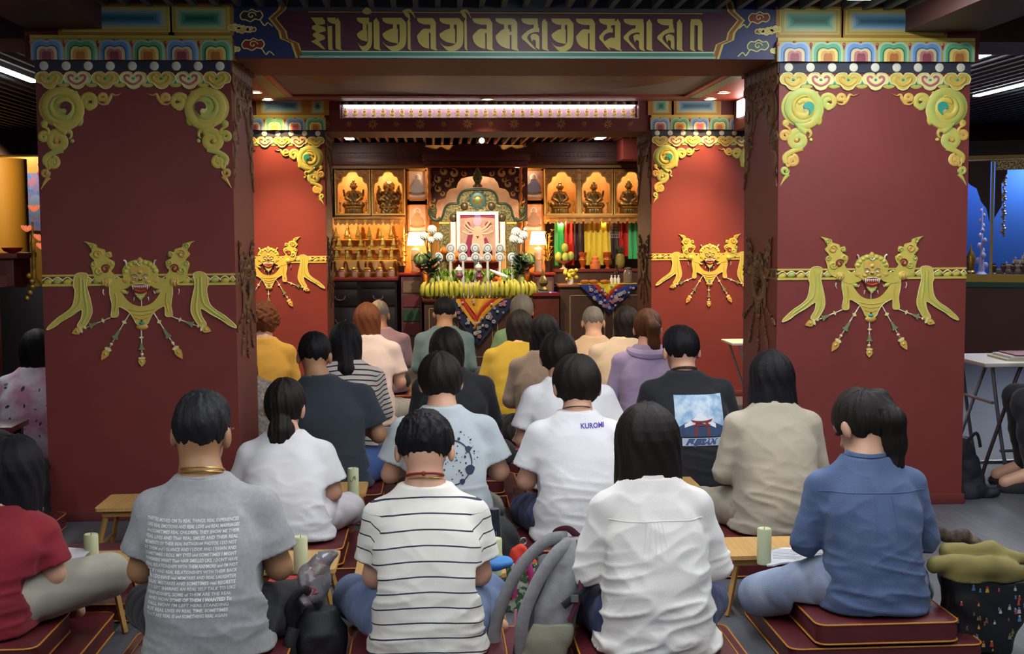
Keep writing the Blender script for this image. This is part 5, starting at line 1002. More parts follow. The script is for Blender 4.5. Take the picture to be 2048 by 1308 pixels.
# --- helper for soft bags
def blob(name, m, lo, hi, vx, fn, par=None, attrs=None):
    v = Vol(lo, hi, vx); fn(v); V, F = v.verts(); return link(bpy.data.objects.new(name, vmesh(name, V, F, m)), par)
def crease(v, amp, seed=0, k=1.):
    X, Y_, Z = v.ax[0][:, None, None], v.ax[1][None, :, None], v.ax[2][None, None, :]; q = np.random.RandomState(seed).rand(8)*6.28
    v.D += amp*(ridge(X*45*k+Z*28*k+q[0]+1.5*np.sin(Z*18+q[1]))+ridge(X*-30*k+Z*50*k+q[2]+1.5*np.sin(X*16+q[3]))+ridge(Y_*50*k+Z*20+q[4]))-amp
M_BPK = mat('backpack_grey', '9a9a9e', .7, col2='8c8c90', nscale=40, bump=.2, bscale=300); M_BPK2 = mat('backpack_khaki', '8f8d7c', .7, bump=.2, bscale=300); M_BPK3 = mat('backpack_mesh', '55565a', .8, bump=.4, bscale=500); M_MARO = mat('maroon_webbing', '5a2030', .6); M_BLK = mat('black_nylon', '15161a', .6, col2='1c1d22', nscale=12, bump=.2, bscale=160); M_STEEL = mat('steel', 'a8a8ac', .3, .9)
# grey backpack leaning between the striped tee and the blouse
bx = at(1092, 1290, 4.1); t = thing('backpack', 'grey backpack standing between the striped tee and the white blouse', 'bag', (bx.x-.02, 4.06, .09), -.12); XCB = lambda z: .095*z/.4
def _b(v): v.slices(0, .41, lerp(((0, .085), (.2, .085), (.34, .062), (.41, .03))), lerp(((0, .10), (.2, .11), (.34, .095), (.41, .05))), lambda z: 0., XCB, 2.6, 0); crease(v, .003, 3)
o = blob('body', M_BPK, (-.2, -.16, -.01), (.25, .16, .45), .006, _b, t)
def arc(pts, r, m, name, flat=.35, par=t): f = MB().mat(m); f.tube(crom(pts, 6), r, 8, flat); return f.build(name, par)
def _p(v): v.slices(.0, .15, lerp(((0, .075), (.15, .07))), lerp(((0, .03), (.1, .03), (.15, .02))), lambda z: -.10, lambda z: XCB(z)+.005, 3., 0); crease(v, .003, 5)
blob('side_pocket', M_BPK2, (-.16, -.16, -.01), (.2, .0, .19), .006, _p, t)
def _p(v): v.slices(.02, .33, lerp(((.02, .035), (.33, .028))), lerp(((.02, .10), (.33, .085))), lambda z: 0., lambda z: XCB(z)-.065+.02*z, 3., 0)
blob('mesh_back_panel', M_BPK3, (-.16, -.16, -.01), (.2, .16, .38), .007, _p, t)
arc([(.085, -.02, .41), (.02, -.06, .405), (-.06, -.085, .33), (-.125, -.09, .20), (-.15, -.085, .08), (-.115, -.07, .01)], .022, M_BPK, 'strap', .4); arc([(.10, -.05, .40), (.05, -.09, .37), (-.01, -.115, .28), (-.055, -.12, .16), (-.06, -.10, .05)], .022, M_BPK, 'strap', .4)
arc([(.05, .0, .40), (.055, -.02, .43), (.09, -.025, .44), (.12, -.0, .41)], .013, M_MARO, 'handle'); arc([(.115, -.045, .405), (.135, -.085, .34), (.125, -.108, .24), (.095, -.112, .16)], .008, M_MARO, 'zip', .5)
arc([(.15, -.085, .27), (.125, -.112, .25), (.075, -.118, .21)], .012, M_BLK, 'side_strap'); f = MB().mat(M_STEEL); f.box(.10, .125, -.128, -.122, .225, .25, .003); f.build('buckle', t)
arc([(-.075, -.125, .20), (-.08, -.125, .15)], .005, mat('tag_multi', 'c88a9a', .5), 'zip_pull', 1.)
# black bag with a plastic bag beside the grey tee
bx = atz(640, 1290, .09); t = thing('shoulder_bag', 'black bag between the grey lettered tee and the striped tee', 'bag', (bx.x+.015, 4.11, .09), .1)
def _b(v): v.slices(0, .17, lerp(((0, .085), (.1, .09), (.17, .05))), lerp(((0, .075), (.1, .08), (.17, .04))), lambda z: 0., None, 2.6, 0); crease(v, .004, 8)
blob('body', M_BLK, (-.15, -.12, -.01), (.15, .12, .20), .007, _b, t); arc([(-.09, -.03, .10), (-.10, -.05, .19), (-.05, -.05, .25), (.0, -.02, .18)], .014, M_BLK, 'strap', .4, t); arc([(-.085, -.075, .0), (-.10, -.085, .07), (-.085, -.07, .13)], .02, M_BLK, 'side_strap', .4, t)
M_PLAS = mat('clear_plastic', 'e8e8f0', .15, trans=.75, spec=.6, bump=.5, bscale=40)
def _b(v):
    v.chain([(0, 0, .0), (.005, 0, .06), (.03, 0, .11)], [.05, .045, .03], .02); v.ell((.055, 0, .125), (.028, .02, .022), .015); crease(v, .007, 4, 1.4)
pb = blob('plastic_bag', M_PLAS, (-.09, -.09, -.06), (.12, .09, .17), .005, _b); pb.location = (bx.x-.005, 4.11, .3145); tag(pb, 'crumpled clear plastic bag lying on the black bag', 'plastic bag'); f = MB().mat(mat('plastic_label', 'b8283c', .5)); f.strip([(-.015, -.0), (-.005, .03), (.012, .025), (.0, .005), (.02, .012)], .006, -.048, .003); f.build('red_mark', pb)
# black backpack at the foot of the left pillar
c = atz(78, 1035, 0); t = thing('backpack', 'black backpack with grey piping left of the left pillar', 'bag', (c.x-.03, c.y-.22, .001))
def _b(v): v.slices(0, .42, lerp(((0, .15), (.3, .15), (.42, .09))), lerp(((0, .10), (.3, .10), (.42, .05))), lambda z: .02, None, 2.8, 0); crease(v, .004, 6)
blob('body', M_BLK, (-.2, -.16, -.01), (.2, .16, .45), .009, _b, t); arc([(-.13, -.09, .30), (-.02, -.12, .40), (.10, -.10, .34), (.14, -.07, .26)], .006, mat('piping_grey', '9a9a9c', .5), 'piping', 1., t)
# black sling bag, floral tote, dark bottle between the rows
c = at(1012, 1085, 5.0); t = thing('sling_bag', 'black sling bag with a metal ring behind the striped tee', 'bag', (c.x, 5.12, .001), .3)
def _b(v): v.slices(0, .33, lerp(((0, .10), (.2, .11), (.33, .04))), lerp(((0, .06), (.2, .07), (.33, .03))), lambda z: 0, lambda z: -.12*z, 2.5, 0); crease(v, .005, 9)
blob('body', M_BLK, (-.2, -.12, -.01), (.16, .12, .37), .008, _b, t); f = MB().mat(M_STEEL); f.tube([(.055+.014*math.cos(a), -.075, .23+.014*math.sin(a)) for a in np.linspace(0, 6.28, 14)], .003, 6); f.build('ring', t)
M_FLO = mat('floral', '3f6a44', .7, col2='c8d0c0', nscale=38, contrast=(.47, .53)); M_PINK = mat('pink_webbing', 'b83878', .6)
c = at(1045, 1135, 4.85); t = thing('tote_bag', 'green floral tote with pink handles and a red cloth inside', 'bag', (c.x, 4.90, .001), .0)
def _b(v): v.slices(0, .20, lerp(((0, .075), (.2, .085))), lerp(((0, .05), (.2, .06))), lambda z: 0., None, 3., 0); crease(v, .003, 12); v.cut(lambda X, Y, Z: -((np.abs(X/.075)**3+np.abs(Y/.05)**3)**(1/3)-1)*.05+0*Z-np.where(Z < .14, 1, 0))
blob('body', M_FLO, (-.12, -.09, -.01), (.12, .09, .22), .006, _b, t)
for q in (-1, 1): arc([(-.03+.005*q, -.062, .06), (-.03, -.068, .17), (.0, -.06, .215), (.03, -.068, .17), (.03-.005*q, -.062, .05)], .012, M_PINK, 'handle', .3, t) if q < 0 else arc([(-.03, .06, .12), (0, .05, .23), (.03, .06, .12)], .012, M_PINK, 'handle', .3, t)
def _b(v): v.ell((0, 0, .17), (.06, .035, .05), .0); v.ell((-.01, 0, .22), (.03, .02, .04), .02); crease(v, .006, 13, 1.6)
rc = blob('red_cloth', mat('cloth_scarlet', 'd23a24', .7), (-.09, -.07, .08), (.09, .07, .28), .006, _b, t)
c = atz(991, 1130, .2405); f = MB().mat(mat('bottle_dark', '1c2430', .25, coat=.5)); f.lathe([(.024, 0), (.026, .01), (.026, .13), (.022, .15), (.022, .19), (.020, .20)], 18); o = one('water_bottle', 'dark water bottle standing behind the candle by the striped tee', 'bottle', f, (c.x+.0, c.y+.07, .2405)); f = MB().mat(mat('bottle_marks', '8a98a8', .4))
for i in range(3): f.box(-.012+i*.008, -.009+i*.008, -.0275, -.0255, .10, .118)
f.build('scale_marks', o)
# blue pouch on the striped tee wearer's lap
c = at(985, 1180, 4.35)
def _b(v): v.ell((0, 0, 0), (.075, .05, .026), 0); crease(v, .004, 15)
o = blob('blue_pouch', mat('cloth_azure', '3f8ad2', .6, col2='3478c0', nscale=8), (-.1, -.08, -.05), (.1, .08, .05), .006, _b); o.location = (c.x, 4.35, .335); tag(o, 'bright blue cloth pouch on the lap of the striped tee', 'pouch')
# dark patterned tote with an olive coat on top, right edge
c = atz(1945, 1306, 0); t = thing('tote_bag', 'large black tote printed with small bright figures at the right', 'bag', (c.x+.035, 4.28, .001), -.12)
M_TOTE = mat('tote_black', '15171c', .45, bump=.1, bscale=60)
def _b(v): v.slices(0, .272, lerp(((0, .105), (.272, .16))), lerp(((0, .08), (.3, .10))), lambda z: 0., lambda z: .10*z, 3.5, 0); crease(v, .005, 17)
o = blob('body', M_TOTE, (-.22, -.15, -.01), (.25, .15, .33), .007, _b, t); me = o.data; bt = BVHTree.FromPolygons([v.co for v in me.vertices], [tuple(q.vertices) for q in me.polygons])
f = MB(); tc_ = [mat('tote_'+k, k, .6) for k in ('b83a34', '4a7ab0', '5a7a4a', 'b89a4a', 'b0b4b8', '7a4a34')]
for i in range(44):
    x, z = rnd.uniform(-.10, .16), rnd.uniform(.02, .255); h_ = bt.ray_cast(Vector((x, -1, z)), Vector((0, 1, 0)))
    if h_[0] is None: continue
    y = h_[0].y-.003; q = rnd.uniform(.005, .011); f.mat(tc_[i % 6]); f.poly([(x-q*.6, z-q), (x+q*.6, z-q), (x+q*.4, z+q*.3), (x-q*.4, z+q*.3)], y+.002, .002); f.mat(tc_[(i+3) % 6]); f.dome(x, z+q*.7, q*.4, q*.45, y+.002, .003, 8, 2)
q_ = f.build('figure_print', o, 0); q_['kind'] = 'stuff'
arc([(.15, .02, .24), (.20, -.03, .26), (.24, -.05, .235), (.23, -.05, .19), (.185, -.04, .18)], .012, mat('strap_navy', '28324e', .6), 'handle', .4, t)
def _b(v):
    v.slices(-.02, .05, lerp(((-.02, .15), (.03, .14), (.05, .09))), lerp(((-.02, .09), (.03, .08), (.05, .05))), lambda z: 0, None, 2.6, 0); v.chain([(-.16, -.03, .03), (.0, -.07, .035), (.14, -.05, .0)], [.035, .038, .02], .02); v.chain([(-.1, .05, .05), (.05, .04, .06), (.16, .02, .03)], [.03, .03, .02], .02); crease(v, .006, 21)
o = blob('coat', mat('olive_cloth', '8a7f48', .8, col2='7a7040', nscale=6), (-.24, -.16, -.05), (.24, .16, .12), .007, _b); o.location = (c.x+.03, 4.26, .292); o.rotation_euler[2] = -.12; tag(o, 'folded olive coat lying on the printed black tote', 'coat')
def _b(v): v.chain([(-.12, .04, .0), (-.04, .03, .035), (.08, .02, .02), (.16, .0, -.01)], [.02, .024, .022, .012], .02); crease(v, .006, 23, 1.5)
o = blob('scarf', mat('scarf_dark', '3a2e2c', .8, col2='6a5a4c', nscale=30), (-.2, -.05, -.05), (.22, .1, .09), .006, _b); o.location = (c.x-.06, 4.36, .362); tag(o, 'dark patterned scarf crumpled on the olive coat', 'scarf')
# navy bag at the foot of the right pillar
c = atz(1950, 1000, 0); t = thing('rucksack', 'dark navy bag slumped beside the foot of the right pillar', 'bag', (c.x+.0, c.y+.12, .001))
def _b(v): v.slices(0, .34, lerp(((0, .11), (.15, .10), (.34, .05))), lerp(((0, .10), (.34, .05))), lambda z: 0, lambda z: -.12*z, 2.5, 0); v.chain([(.02, -.05, .03), (.14, -.06, .03)], [.04, .025], .03); crease(v, .007, 25)
blob('body', mat('navy_nylon', '20202e', .6, bump=.2, bscale=120), (-.18, -.16, -.01), (.2, .14, .38), .009, _b, t); arc([(-.03, -.05, .30), (.03, -.05, .36), (.06, -.04, .28)], .010, M_BLK, 'handle', .5, t)
# red bag edge behind the backpack
c = at(1150, 1290, 4.25); f = MB().mat(mat('scarlet_bag', 'a8201c', .6)); f.box(-.06, .06, -.05, .05, 0, .13, .02); o = one('cloth_pouch', 'red cloth pouch half hidden by the grey backpack', 'pouch', f, (c.x-.02, 4.40, .0855))
# ================================================================== SIDES OF THE HALL
# white folding table with books at the right
tx, ty = 3.24, 7.25; t = thing('trestle_table', 'white folding table beyond the right pillar', 'table', (tx, ty, 0))
M_LAM = mat('laminate_white', 'd8cfc8', .4); M_CHR = mat('grey_tube', '8a8a92', .35, .6); M_DKT = mat('dark_tube', '4a3c44', .4, .4)
f = MB().mat(M_LAM); f.box(0, 1.2, -.05, .55, .675, .70, .008); f.build('table_top', t)
for (ya, m_) in ((.02, M_DKT), (.46, M_CHR)):
    f = MB().mat(m_); f.tube(crom([(.28, ya, .672), (.24, ya, .64), (.03, ya, .02), (.10, ya, .012)], 4), .012, 8); f.build('leg', t); f = MB().mat(M_CHR); f.tube(crom([(.10, ya+.03, .672), (.10, ya+.03, .60), (.19, ya+.03, .05), (.26, ya+.03, .012), (.5, ya+.03, .012)], 4), .012, 8); f.build('leg', t)
f = MB().mat(M_CHR); f.tube([(.10, .05, .45), (.10, .49, .45)], .009, 6); f.tube([(.15, .05, .16), (.9, .05, .16)], .011, 6); f.build('crossbar', t)
for (dx, dy, z, w, d, h, m_, lb) in ((.42, .2, .7005, .46, .30, .012, M_CREAM, 'cream folder under the maroon book on the white table'), (.45, .2, .713, .46, .28, .014, M_PAPER, 'white book block under the maroon cover'), (.47, .19, .7275, .44, .27, .008, mat('cover_maroon', '8a2440', .4), 'maroon book lying on top on the white table')):
    f = MB().mat(m_); f.box(-w/2, w/2, -d/2, d/2, 0, h, .002); one('book', lb, 'book', f, (tx+dx, ty+dy, z), None, 35, -.05)
# person on a chair at the right edge, only a leg in view
P0 = at(2110, 900, 7.05); 
def _s(v):
    v.chain([(0, 0, .59), (0, .02, .80), (0, .06, 1.02), (0, .10, 1.12)], [.15, .14, .10, .05], .05); v.ell((0, .14, 1.24), (.075, .095, .115), .01); v.caps((0, .235, 1.23), (0, .25, 1.21), .011, .013, .01)
    for q in (-1, 1):
        v.chain([(q*.17, .06, 1.0), (q*.22, .08, .76), (q*.12, .32, .765)], [.05, .042, .03], .02); v.chain([(q*.09, .04, .50), (q*.12, .42, .50), (q*.12, .36, .12), (q*.12, .52, .055)], [.07, .058, .042, .04], .02)
        for k in range(4): v.chain([(q*.12-q*.012, .34, .785-.016*k), (q*.07, .39, .78-.016*k), (q*.05, .36, .77-.016*k)], [.009, .0085, .008], .004)
        v.chain([(q*.11, .33, .79), (q*.08, .36, .80)], [.011, .009], .005); v.ell((q*.08, .13, 1.23), (.01, .02, .032), .006)
RZ = PI/2-.25
o = blob('person', SKIN['b'], (-.35, -.25, .0), (.35, .65, 1.40), .012, _s); o.location = (P0.x+.16, 6.86, 0); o.rotation_euler[2] = RZ; tag(o, 'person in black trousers on a wooden chair cut off by the right edge', 'person', 'people seated on chairs')
def _t(v):
    v.ell((0, 0, .52), (.18, .15, .09), .02)
    for q in (-1, 1): v.chain([(q*.09, .04, .52), (q*.12, .42, .51), (q*.12, .37, .14)], [.095, .078, .06], .03)
    crease(v, .006, 31)
o2 = blob('trousers', BLACKC, (-.35, -.25, .06), (.35, .60, .70), .011, _t, o)
blob('shirt', BLACKC, (-.40, -.25, .5), (.40, .45, 1.12), .012, lambda v: (v.chain([(0, 0, .63), (0, .02, .80), (0, .06, 1.0)], [.17, .16, .13], .05), [v.chain([(q*.15, .06, 1.0), (q*.22, .08, .76), (q*.14, .28, .77)], [.07, .06, .045], .03) for q in (-1, 1)]), o)
blob('hair', HAIR['k'], (-.13, -.02, 1.12), (.13, .25, 1.40), .008, lambda v: (v.ell((0, .128, 1.255), (.088, .108, .115), 0), v.cut(lambda X, Y, Z: Y-.17-.5*(Z-1.24)+0*X)), o)
for q in (-1, 1):
    f = MB().mat(M_BLK); f.M = Matrix.Translation((q*.12, .46, .0)); f.lathe([(.05, .0), (.055, .02), (.045, .06), (.02, .075)], 16, sx=.85, sy=2.1); f.build('shoe', o)
    f = MB().mat(M_PAPER)
    for dz in (0, .025): f.tube([(q*.12+.083*math.cos(a), .35+.083*math.sin(a), .43+dz) for a in np.linspace(.3, 2.9, 12)], .004, 5)
    f.build('stripe', o2)
t = thing('wooden_chair', 'brown wooden chair cut off by the right edge', 'chair', (P0.x+.16, 6.86, 0), RZ); M_CH = mat('chair_wood', '4a2a22', .5)
f = MB().mat(M_CH); f.box(-.2, .2, -.2, .2, .385, .415, .008); f.build('seat', t); f = MB().mat(M_CH); f.box(-.2, .2, -.225, -.20, .55, .9, .008); f.build('backrest', t)
for a in (-1, 1):
    for b in (-1, 1): f = MB().mat(M_CH); f.box(a*.18-.02, a*.18+.02, b*.2-.02, b*.2+.02, .001, .385 if b > 0 else .9, .004); f.build('leg', t)
# low red table left with the tie-dye top behind it
t = thing('low_table', 'long low dark red table left of the left pillar', 'table', (-3.3, 6.75, 0)); f = MB().mat(mat('lacquer_red', '5a2028', .35)); f.box(-1.1, 1.12, -.14, .14, .47, .50, .006); f.build('table_top', t); f = MB().mat(mat('lacquer_dark', '451a20', .45)); f.box(-1.08, 1.10, -.12, -.10, .05, .468); f.build('front_panel', t)
for a in (-1.05, 1.07):
    for b in (-.1, .1): f = MB().mat(mat('lacquer_dark', '451a20', .45)); f.box(a-.025, a+.025, b-.02, b+.02, .001, .468); f.build('leg', t)
# display case with blue interior, right
A = Vector((6.05, 14.55)); B = Vector((7.6, 13.85)); dv = (B-A).normalized(); rzc = math.atan2(dv.y, dv.x)
t = thing('display_case', 'large glass case with blue interior and gold frame at the right', 'display case', (A.x-.9*dv.x, A.y-.9*dv.y, 0), rzc); Lc_ = 2.9
f = MB().mat(mat('case_base', '5c332a', .5)); f.box(0, Lc_, 0, .9, .0, .80); f.build('base', t); f = MB().mat(mat('case_gold', 'd8b040', .45)); f.box(0, Lc_, -.03, .02, .86, .95); f.box(.90, .93, -.01, .03, .95, 2.32); f.box(1.38, 1.41, -.01, .03, .95, 2.32); f.box(0, Lc_, -.02, .03, 2.28, 2.33); f.build('frame', t); f = MB().mat(mat('case_green', '2c5a4c', .5)); f.box(0, Lc_, -.025, .02, .80, .86); f.build('sill', t)
f = MB().mat(mat('case_blue', '2a62b4', .7)); f.box(0, Lc_, .85, .9, .81, 2.3); f.box(0, .03, .05, .85, .81, 2.3); f.box(Lc_-.03, Lc_, .05, .85, .81, 2.3); f.build('back_panel', t); f = MB().mat(mat('case_floor', '28407c', .6)); f.box(.03, Lc_-.03, .03, .85, .81, .94); f.build('case_floor', t); f = MB().mat(mat('case_roof', '3a2420', .6)); f.box(0, Lc_, .0, .9, 2.33, 2.5); f.build('roof', t)
f = MB().mat(mat('valance_gold', 'b09a60', .4, .5, col2='4a3a28', nscale=60, contrast=(.45, .55))); f.box(1.43, Lc_-.04, .0, .02, 2.16, 2.27); f.build('valance', t)
f = MB().mat(mat('fret_brown', '4a2c26', .6)); f.poly([(.95, 2.27), (.95, 2.2), (1.08, 2.12), (1.14, 2.0), (1.22, 1.95), (1.27, 1.80), (1.33, 1.72), (1.37, 1.55), (1.37, 2.27)], .02, .015); f.poly([(1.42, 2.27), (1.42, 1.6), (1.5, 1.75), (1.49, 2.0), (1.55, 2.12), (1.55, 2.27)], .02, .015); f.build('fretwork', t)
f = MB().mat(mat('pendant_gold', 'b8ac90', .35, .5))
for i in range(26): f.ball((1.52+.012*math.sin(i*2.1), .06, 2.10-i*.028), (.022+.008*math.sin(i*.9), .02, .016), 8, 5)
w_ = Matrix.Translation((A.x-.9*dv.x, A.y-.9*dv.y, 0)) @ rotz(rzc)
o = one('hanging_pendant', 'long gold bead pendant hanging inside the blue case', 'ornament', f, tuple(w_.translation), None, 35, rzc)
f = MB(); f.mat(mat('tier_gold', '9a8a68', .4, .4))
for k in range(8): f.box(1.44+.10*k, Lc_-.06, .42-.0+.04*k, .8, .941+.055*k, .941+.055*(k+1), .004)
f.build('tiered_stand', t)
fb = MB().mat(mat('case_brass', '8a6a48', .35, .6)); fb.lathe([(.03, 0), (.035, .01), (.012, .03), (.03, .07), (.034, .10), (.02, .12), (.028, .13)], 10); bm_ = fb.mesh('offering_cup')
for i in range(11):
    w = w_ @ Vector((1.43+i*.105, .25, .941)); o = link(bpy.data.objects.new('offering_cup', bm_)); o.location = w; tag(o, 'small brass offering cup in the front row of the blue case', 'cup', 'offering cups in the blue case')
fb = MB().mat(mat('case_silver', 'c4bcd0', .4, .2)); fb.lathe([(.004, 0), (.006, .012), (.002, .02)], 6); fm = fb.mesh('butter_lamp')
for k in range(1, 8):
    for i in range(12):
        w = w_ @ Vector((1.47+.10*k+i*.075, .44+.04*k, .942+.055*(k+1)))
        if 1.47+.10*k+i*.075 > Lc_-.08: continue
        o = link(bpy.data.objects.new('butter_lamp', fm)); o.location = w; o.scale = (2.2, 2.2, 2); tag(o, 'tiny silver lamp on the tiers of the blue case', 'lamp', 'lamps on the tiers of the blue case')
fb = MB().mat(mat('lotus_white', 'c8c4e8', .5))
for i in range(12): a = i*2.4; fb.ball((.05*math.cos(a)*(1-i/13), .04*math.sin(a), .10+i*.06), (.035-.0018*i, .03-.0015*i, .045-.002*i), 8, 6)
fb.lathe([(.07, 0), (.04, .03), (.03, .12), (.012, .4), (.004, .80)], 10)
w = w_ @ Vector((1.29, .35, .941)); one('flower_tree', 'white tiered flower offering in the blue case beside the gold upright', 'ornament', fb, tuple(w))
fb = MB().mat(M_GOLD); fb.lathe([(.06, 0), (.06, .03), (.04, .05), (.05, .12), (.055, .2), (.03, .26), (.012, .3), (.004, .36)], 14); w = w_ @ Vector((1.17, .25, .941)); one('stupa', 'small gold stupa at the left end of the blue case', 'stupa', fb, tuple(w))
# left corner: yellow round column, hanging scroll, red cabinet, lotus stand, rug
c = at(14, 500, 16.2); f = MB().mat(mat('yellow_wall', 'c89030', .6)); f.lathe([(.27, 0), (.27, 2.42)], 32, (c.x, 16.2, 0)); struct(f.build('column_left'))
simple('wall_yellow', [(mat('yellow_wall', 'c89030', .6), (-7.4, at(84, 500, 17.6).x+.3, 17.6, 17.7, 0, 2.6))])
xa, xb = at(44, 400, 17.4).x, at(84, 400, 17.4).x; f = MB().mat(mat('scroll_art', '5a8ab8', .7, col2='c87a80', nscale=9, contrast=(.42, .6), detail=5)); f.box(xa, xb+.3, 17.56, 17.575, at(0, 462, 17.4).z, at(0, 345, 17.4).z); o = one('hanging_scroll', 'colourful painted scroll on the yellow wall left of the left pillar', 'painting', f); f = MB().mat(mat('scroll_grey', '8a94a4', .7)); f.dome((xa+xb)/2, 1.85, .12, .16, 17.56, .01); f.mat(mat('scroll_red', 'b83a4a', .7)); f.dome(xb-.02, 2.3, .08, .06, 17.56, .01); f.mat(O_BL); f.dome(xb, 2.42, .09, .05, 17.56, .01); f.build('painted_figure', o, 0)
c = at(10, 600, 12.2); t = thing('altar_cabinet', 'tall dark red carved cabinet at the far left', 'cabinet', (c.x, 12.4, 0)); f = MB().mat(mat('cabinet_red', '5c1f1a', .4, col2='6e2a1e', nscale=9)); f.box(-.7, .09, -.2, .3, .001, 1.26, .01); f.build('body', t); f = MB().mat(mat('cabinet_trim', '8a3a22', .4)); f.box(-.75, .14, -.25, .35, 1.26, 1.31, .008); f.build('top', t); f = MB().mat(mat('cabinet_panel', '73301f', .45)); f.box(-.5, .03, -.212, -.2, .15, 1.1, .004); f.build('door', t)
f = MB().mat(mat('red_bowl', 'b8281c', .3)); f.lathe([(.04, 0), (.08, .02), (.10, .05), (.09, .05), (.06, .02)], 16, cap=False); one('offering_bowl', 'red bowl on the tall dark red cabinet', 'bowl', f, (c.x+.02, 12.4, 1.311))
c = at(68, 540, 11.6); t = thing('lotus_stand', 'gilt lotus flower stand left of the left pillar', 'ornament', (c.x, 11.6, 0)); f = MB().mat(mat('stand_dark', '1c1414', .5)); f.box(-.26, .12, -.15, .2, .001, 1.02, .01); f.build('pedestal', t); f = MB().mat(M_GOLD); f.lathe([(.07, 1.021), (.05, 1.06), (.02, 1.1), (.018, 1.35), (.03, 1.40), (.012, 1.45), (.010, 1.60)], 12); f.build('stem', t)
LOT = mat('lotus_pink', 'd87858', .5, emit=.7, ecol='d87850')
for (dx, dz) in ((-.05, 1.52), (.06, 1.44), (.02, 1.70), (.08, 1.36)):
    f = MB().mat(LOT)
    for k in range(9): a = k*PI*2/9; f.M = Matrix.Translation((dx, 0, dz)) @ rotz(a) @ Matrix.Rotation(.8, 4, 'Y'); f.ball((0, 0, .03), (.018, .008, .04), 8, 6)
    f.M = Matrix.Identity(4); f.mat(O_Y).ball((dx, 0, dz+.01), .015, 8, 6); f.build('lotus_flower', t)
f = MB().mat(M_GOLD)
for i in range(5): f.ball((.0+.03*math.sin(i), -.14, 1.12-.05*i), .028, 10, 6)
o = f.build('gold_tassel', t)
f = MB().mat(mat('rug_tan', '9a7a4c', .9, col2='6a4a34', nscale=14)); f.box(-6.0, -3.3, 13.2, 14.2, .001, .012); one('rug', 'tan patterned rug on the floor at the far left', 'rug', f)
# ================================================================== SHRINE
M_DKW = mat('carved_dark_wood', '5c281c', .4, col2='4a2016', nscale=8, bump=.25, bscale=70); M_OAK = mat('honey_wood', 'a8702c', .45, col2='96602a', nscale=5, stretch=(1, 1, 8)); M_LEDGE = mat('ledge_yellow', 'c89a3c', .45)
M_NB = mat('niche_gold', 'd8a050', .6, col2='e0b87c', nscale=7, contrast=(.4, .6)); M_BRZ = mat('bronze', '5e4e2e', .35, .6, col2='8c7444', nscale=18); M_GLT = mat('gilt_bright', 'd0a040', .3, .7)
NY = 14.55
def X(px, Y=NY, py=450): return at(px, py, Y).x
def Zp(py, Y=NY, px=950): return at(px, py, Y).z
# ---- statue niches
def statue(kind):
    v = Vol((-.19, -.12, -.002), (.19, .12, .50), .0055)
    v.slices(0, .05, lambda z: .125-.2*z, lambda z: .085, lambda z: 0, None, 2.6, .004); v.slices(.05, .09, lambda z: .105+.25*z, lambda z: .08, lambda z: 0, None, 2.2, .01)
    if kind == 1:       # wrathful standing figure in a flame cloak
        v.slices(.08, .30, lerp(((.08, .13), (.2, .10), (.3, .07))), lambda z: .06, lambda z: 0, None, 2.2, .02); v.chain([(0, 0, .28), (.01, -.02, .34)], [.06, .05], .02); v.ell((0, -.02, .38), (.048, .045, .055), .01); v.ell((0, .02, .38), (.085, .03, .075), .01)
        for q in (-1, 1): v.chain([(q*.06, 0, .30), (q*.13, -.02, .30), (q*.14, -.03, .38)], [.03, .024, .016], .01); v.chain([(q*.06, -.02, .25), (q*.12, -.05, .19), (q*.05, -.08, .18)], [.028, .02, .014], .01); v.ell((q*.13, .03, .24), (.05, .02, .12), .02)
        XX, YY, ZZ = v.ax[0][:, None, None], v.ax[1][None, :, None], v.ax[2][None, None, :]; v.D += .005*np.sin(XX*90+ZZ*30)*np.sin(ZZ*75)
    else:
        for q in (-1, 1):
            v.chain([(q*.03, 0, .115), (q*.11, -.03, .115), (q*.02, -.07, .115)], [.042, .036, .026], .015); v.chain([(q*.062, 0, .275), (q*.10, -.015, .20), (q*.035, -.065, .155)], [.028, .024, .018], .01)
            if kind in (0, 3): v.chain([(q*.06, .01, .28), (q*.12, .0, .24), (q*.13, -.02, .31)], [.022, .018, .014], .008)
            v.ell((q*.045, 0, .36), (.008, .012, .02), .004)
        v.slices(.10, .31, lerp(((.10, .07), (.18, .055), (.26, .075), (.31, .03))), lambda z: .045, lambda z: 0, None, 2.2, .02); v.caps((0, 0, .30), (0, 0, .34), .022, .022, .01); v.ell((0, -.005, .355), (.040, .043, .048), .008)
        if kind == 2: v.ell((0, 0, .41), (.024, .024, .022), .01); v.ell((0, 0, .44), (.010, .010, .014), .006)
        else:
            for i in range(5): a = (i-2)*.55; v.caps((.034*math.sin(a), -.03*math.cos(a), .385), (.042*math.sin(a), -.036*math.cos(a), .43-.008*abs(i-2)), .012, .004, .004)
            v.ell((0, .005, .42), (.022, .022, .035), .01)
        XX, YY, ZZ = v.ax[0][:, None, None], v.ax[1][None, :, None], v.ax[2][None, None, :]; v.D += .0022*np.sin(np.arctan2(XX, -YY)*18)*sstep(.09, .05, ZZ)+.0016*np.sin(XX*140+ZZ*60)*sstep(.08, .12, ZZ)*sstep(.32, .28, ZZ)
    V, F = v.verts(); me = vmesh('body', V, F, M_BRZ); return me
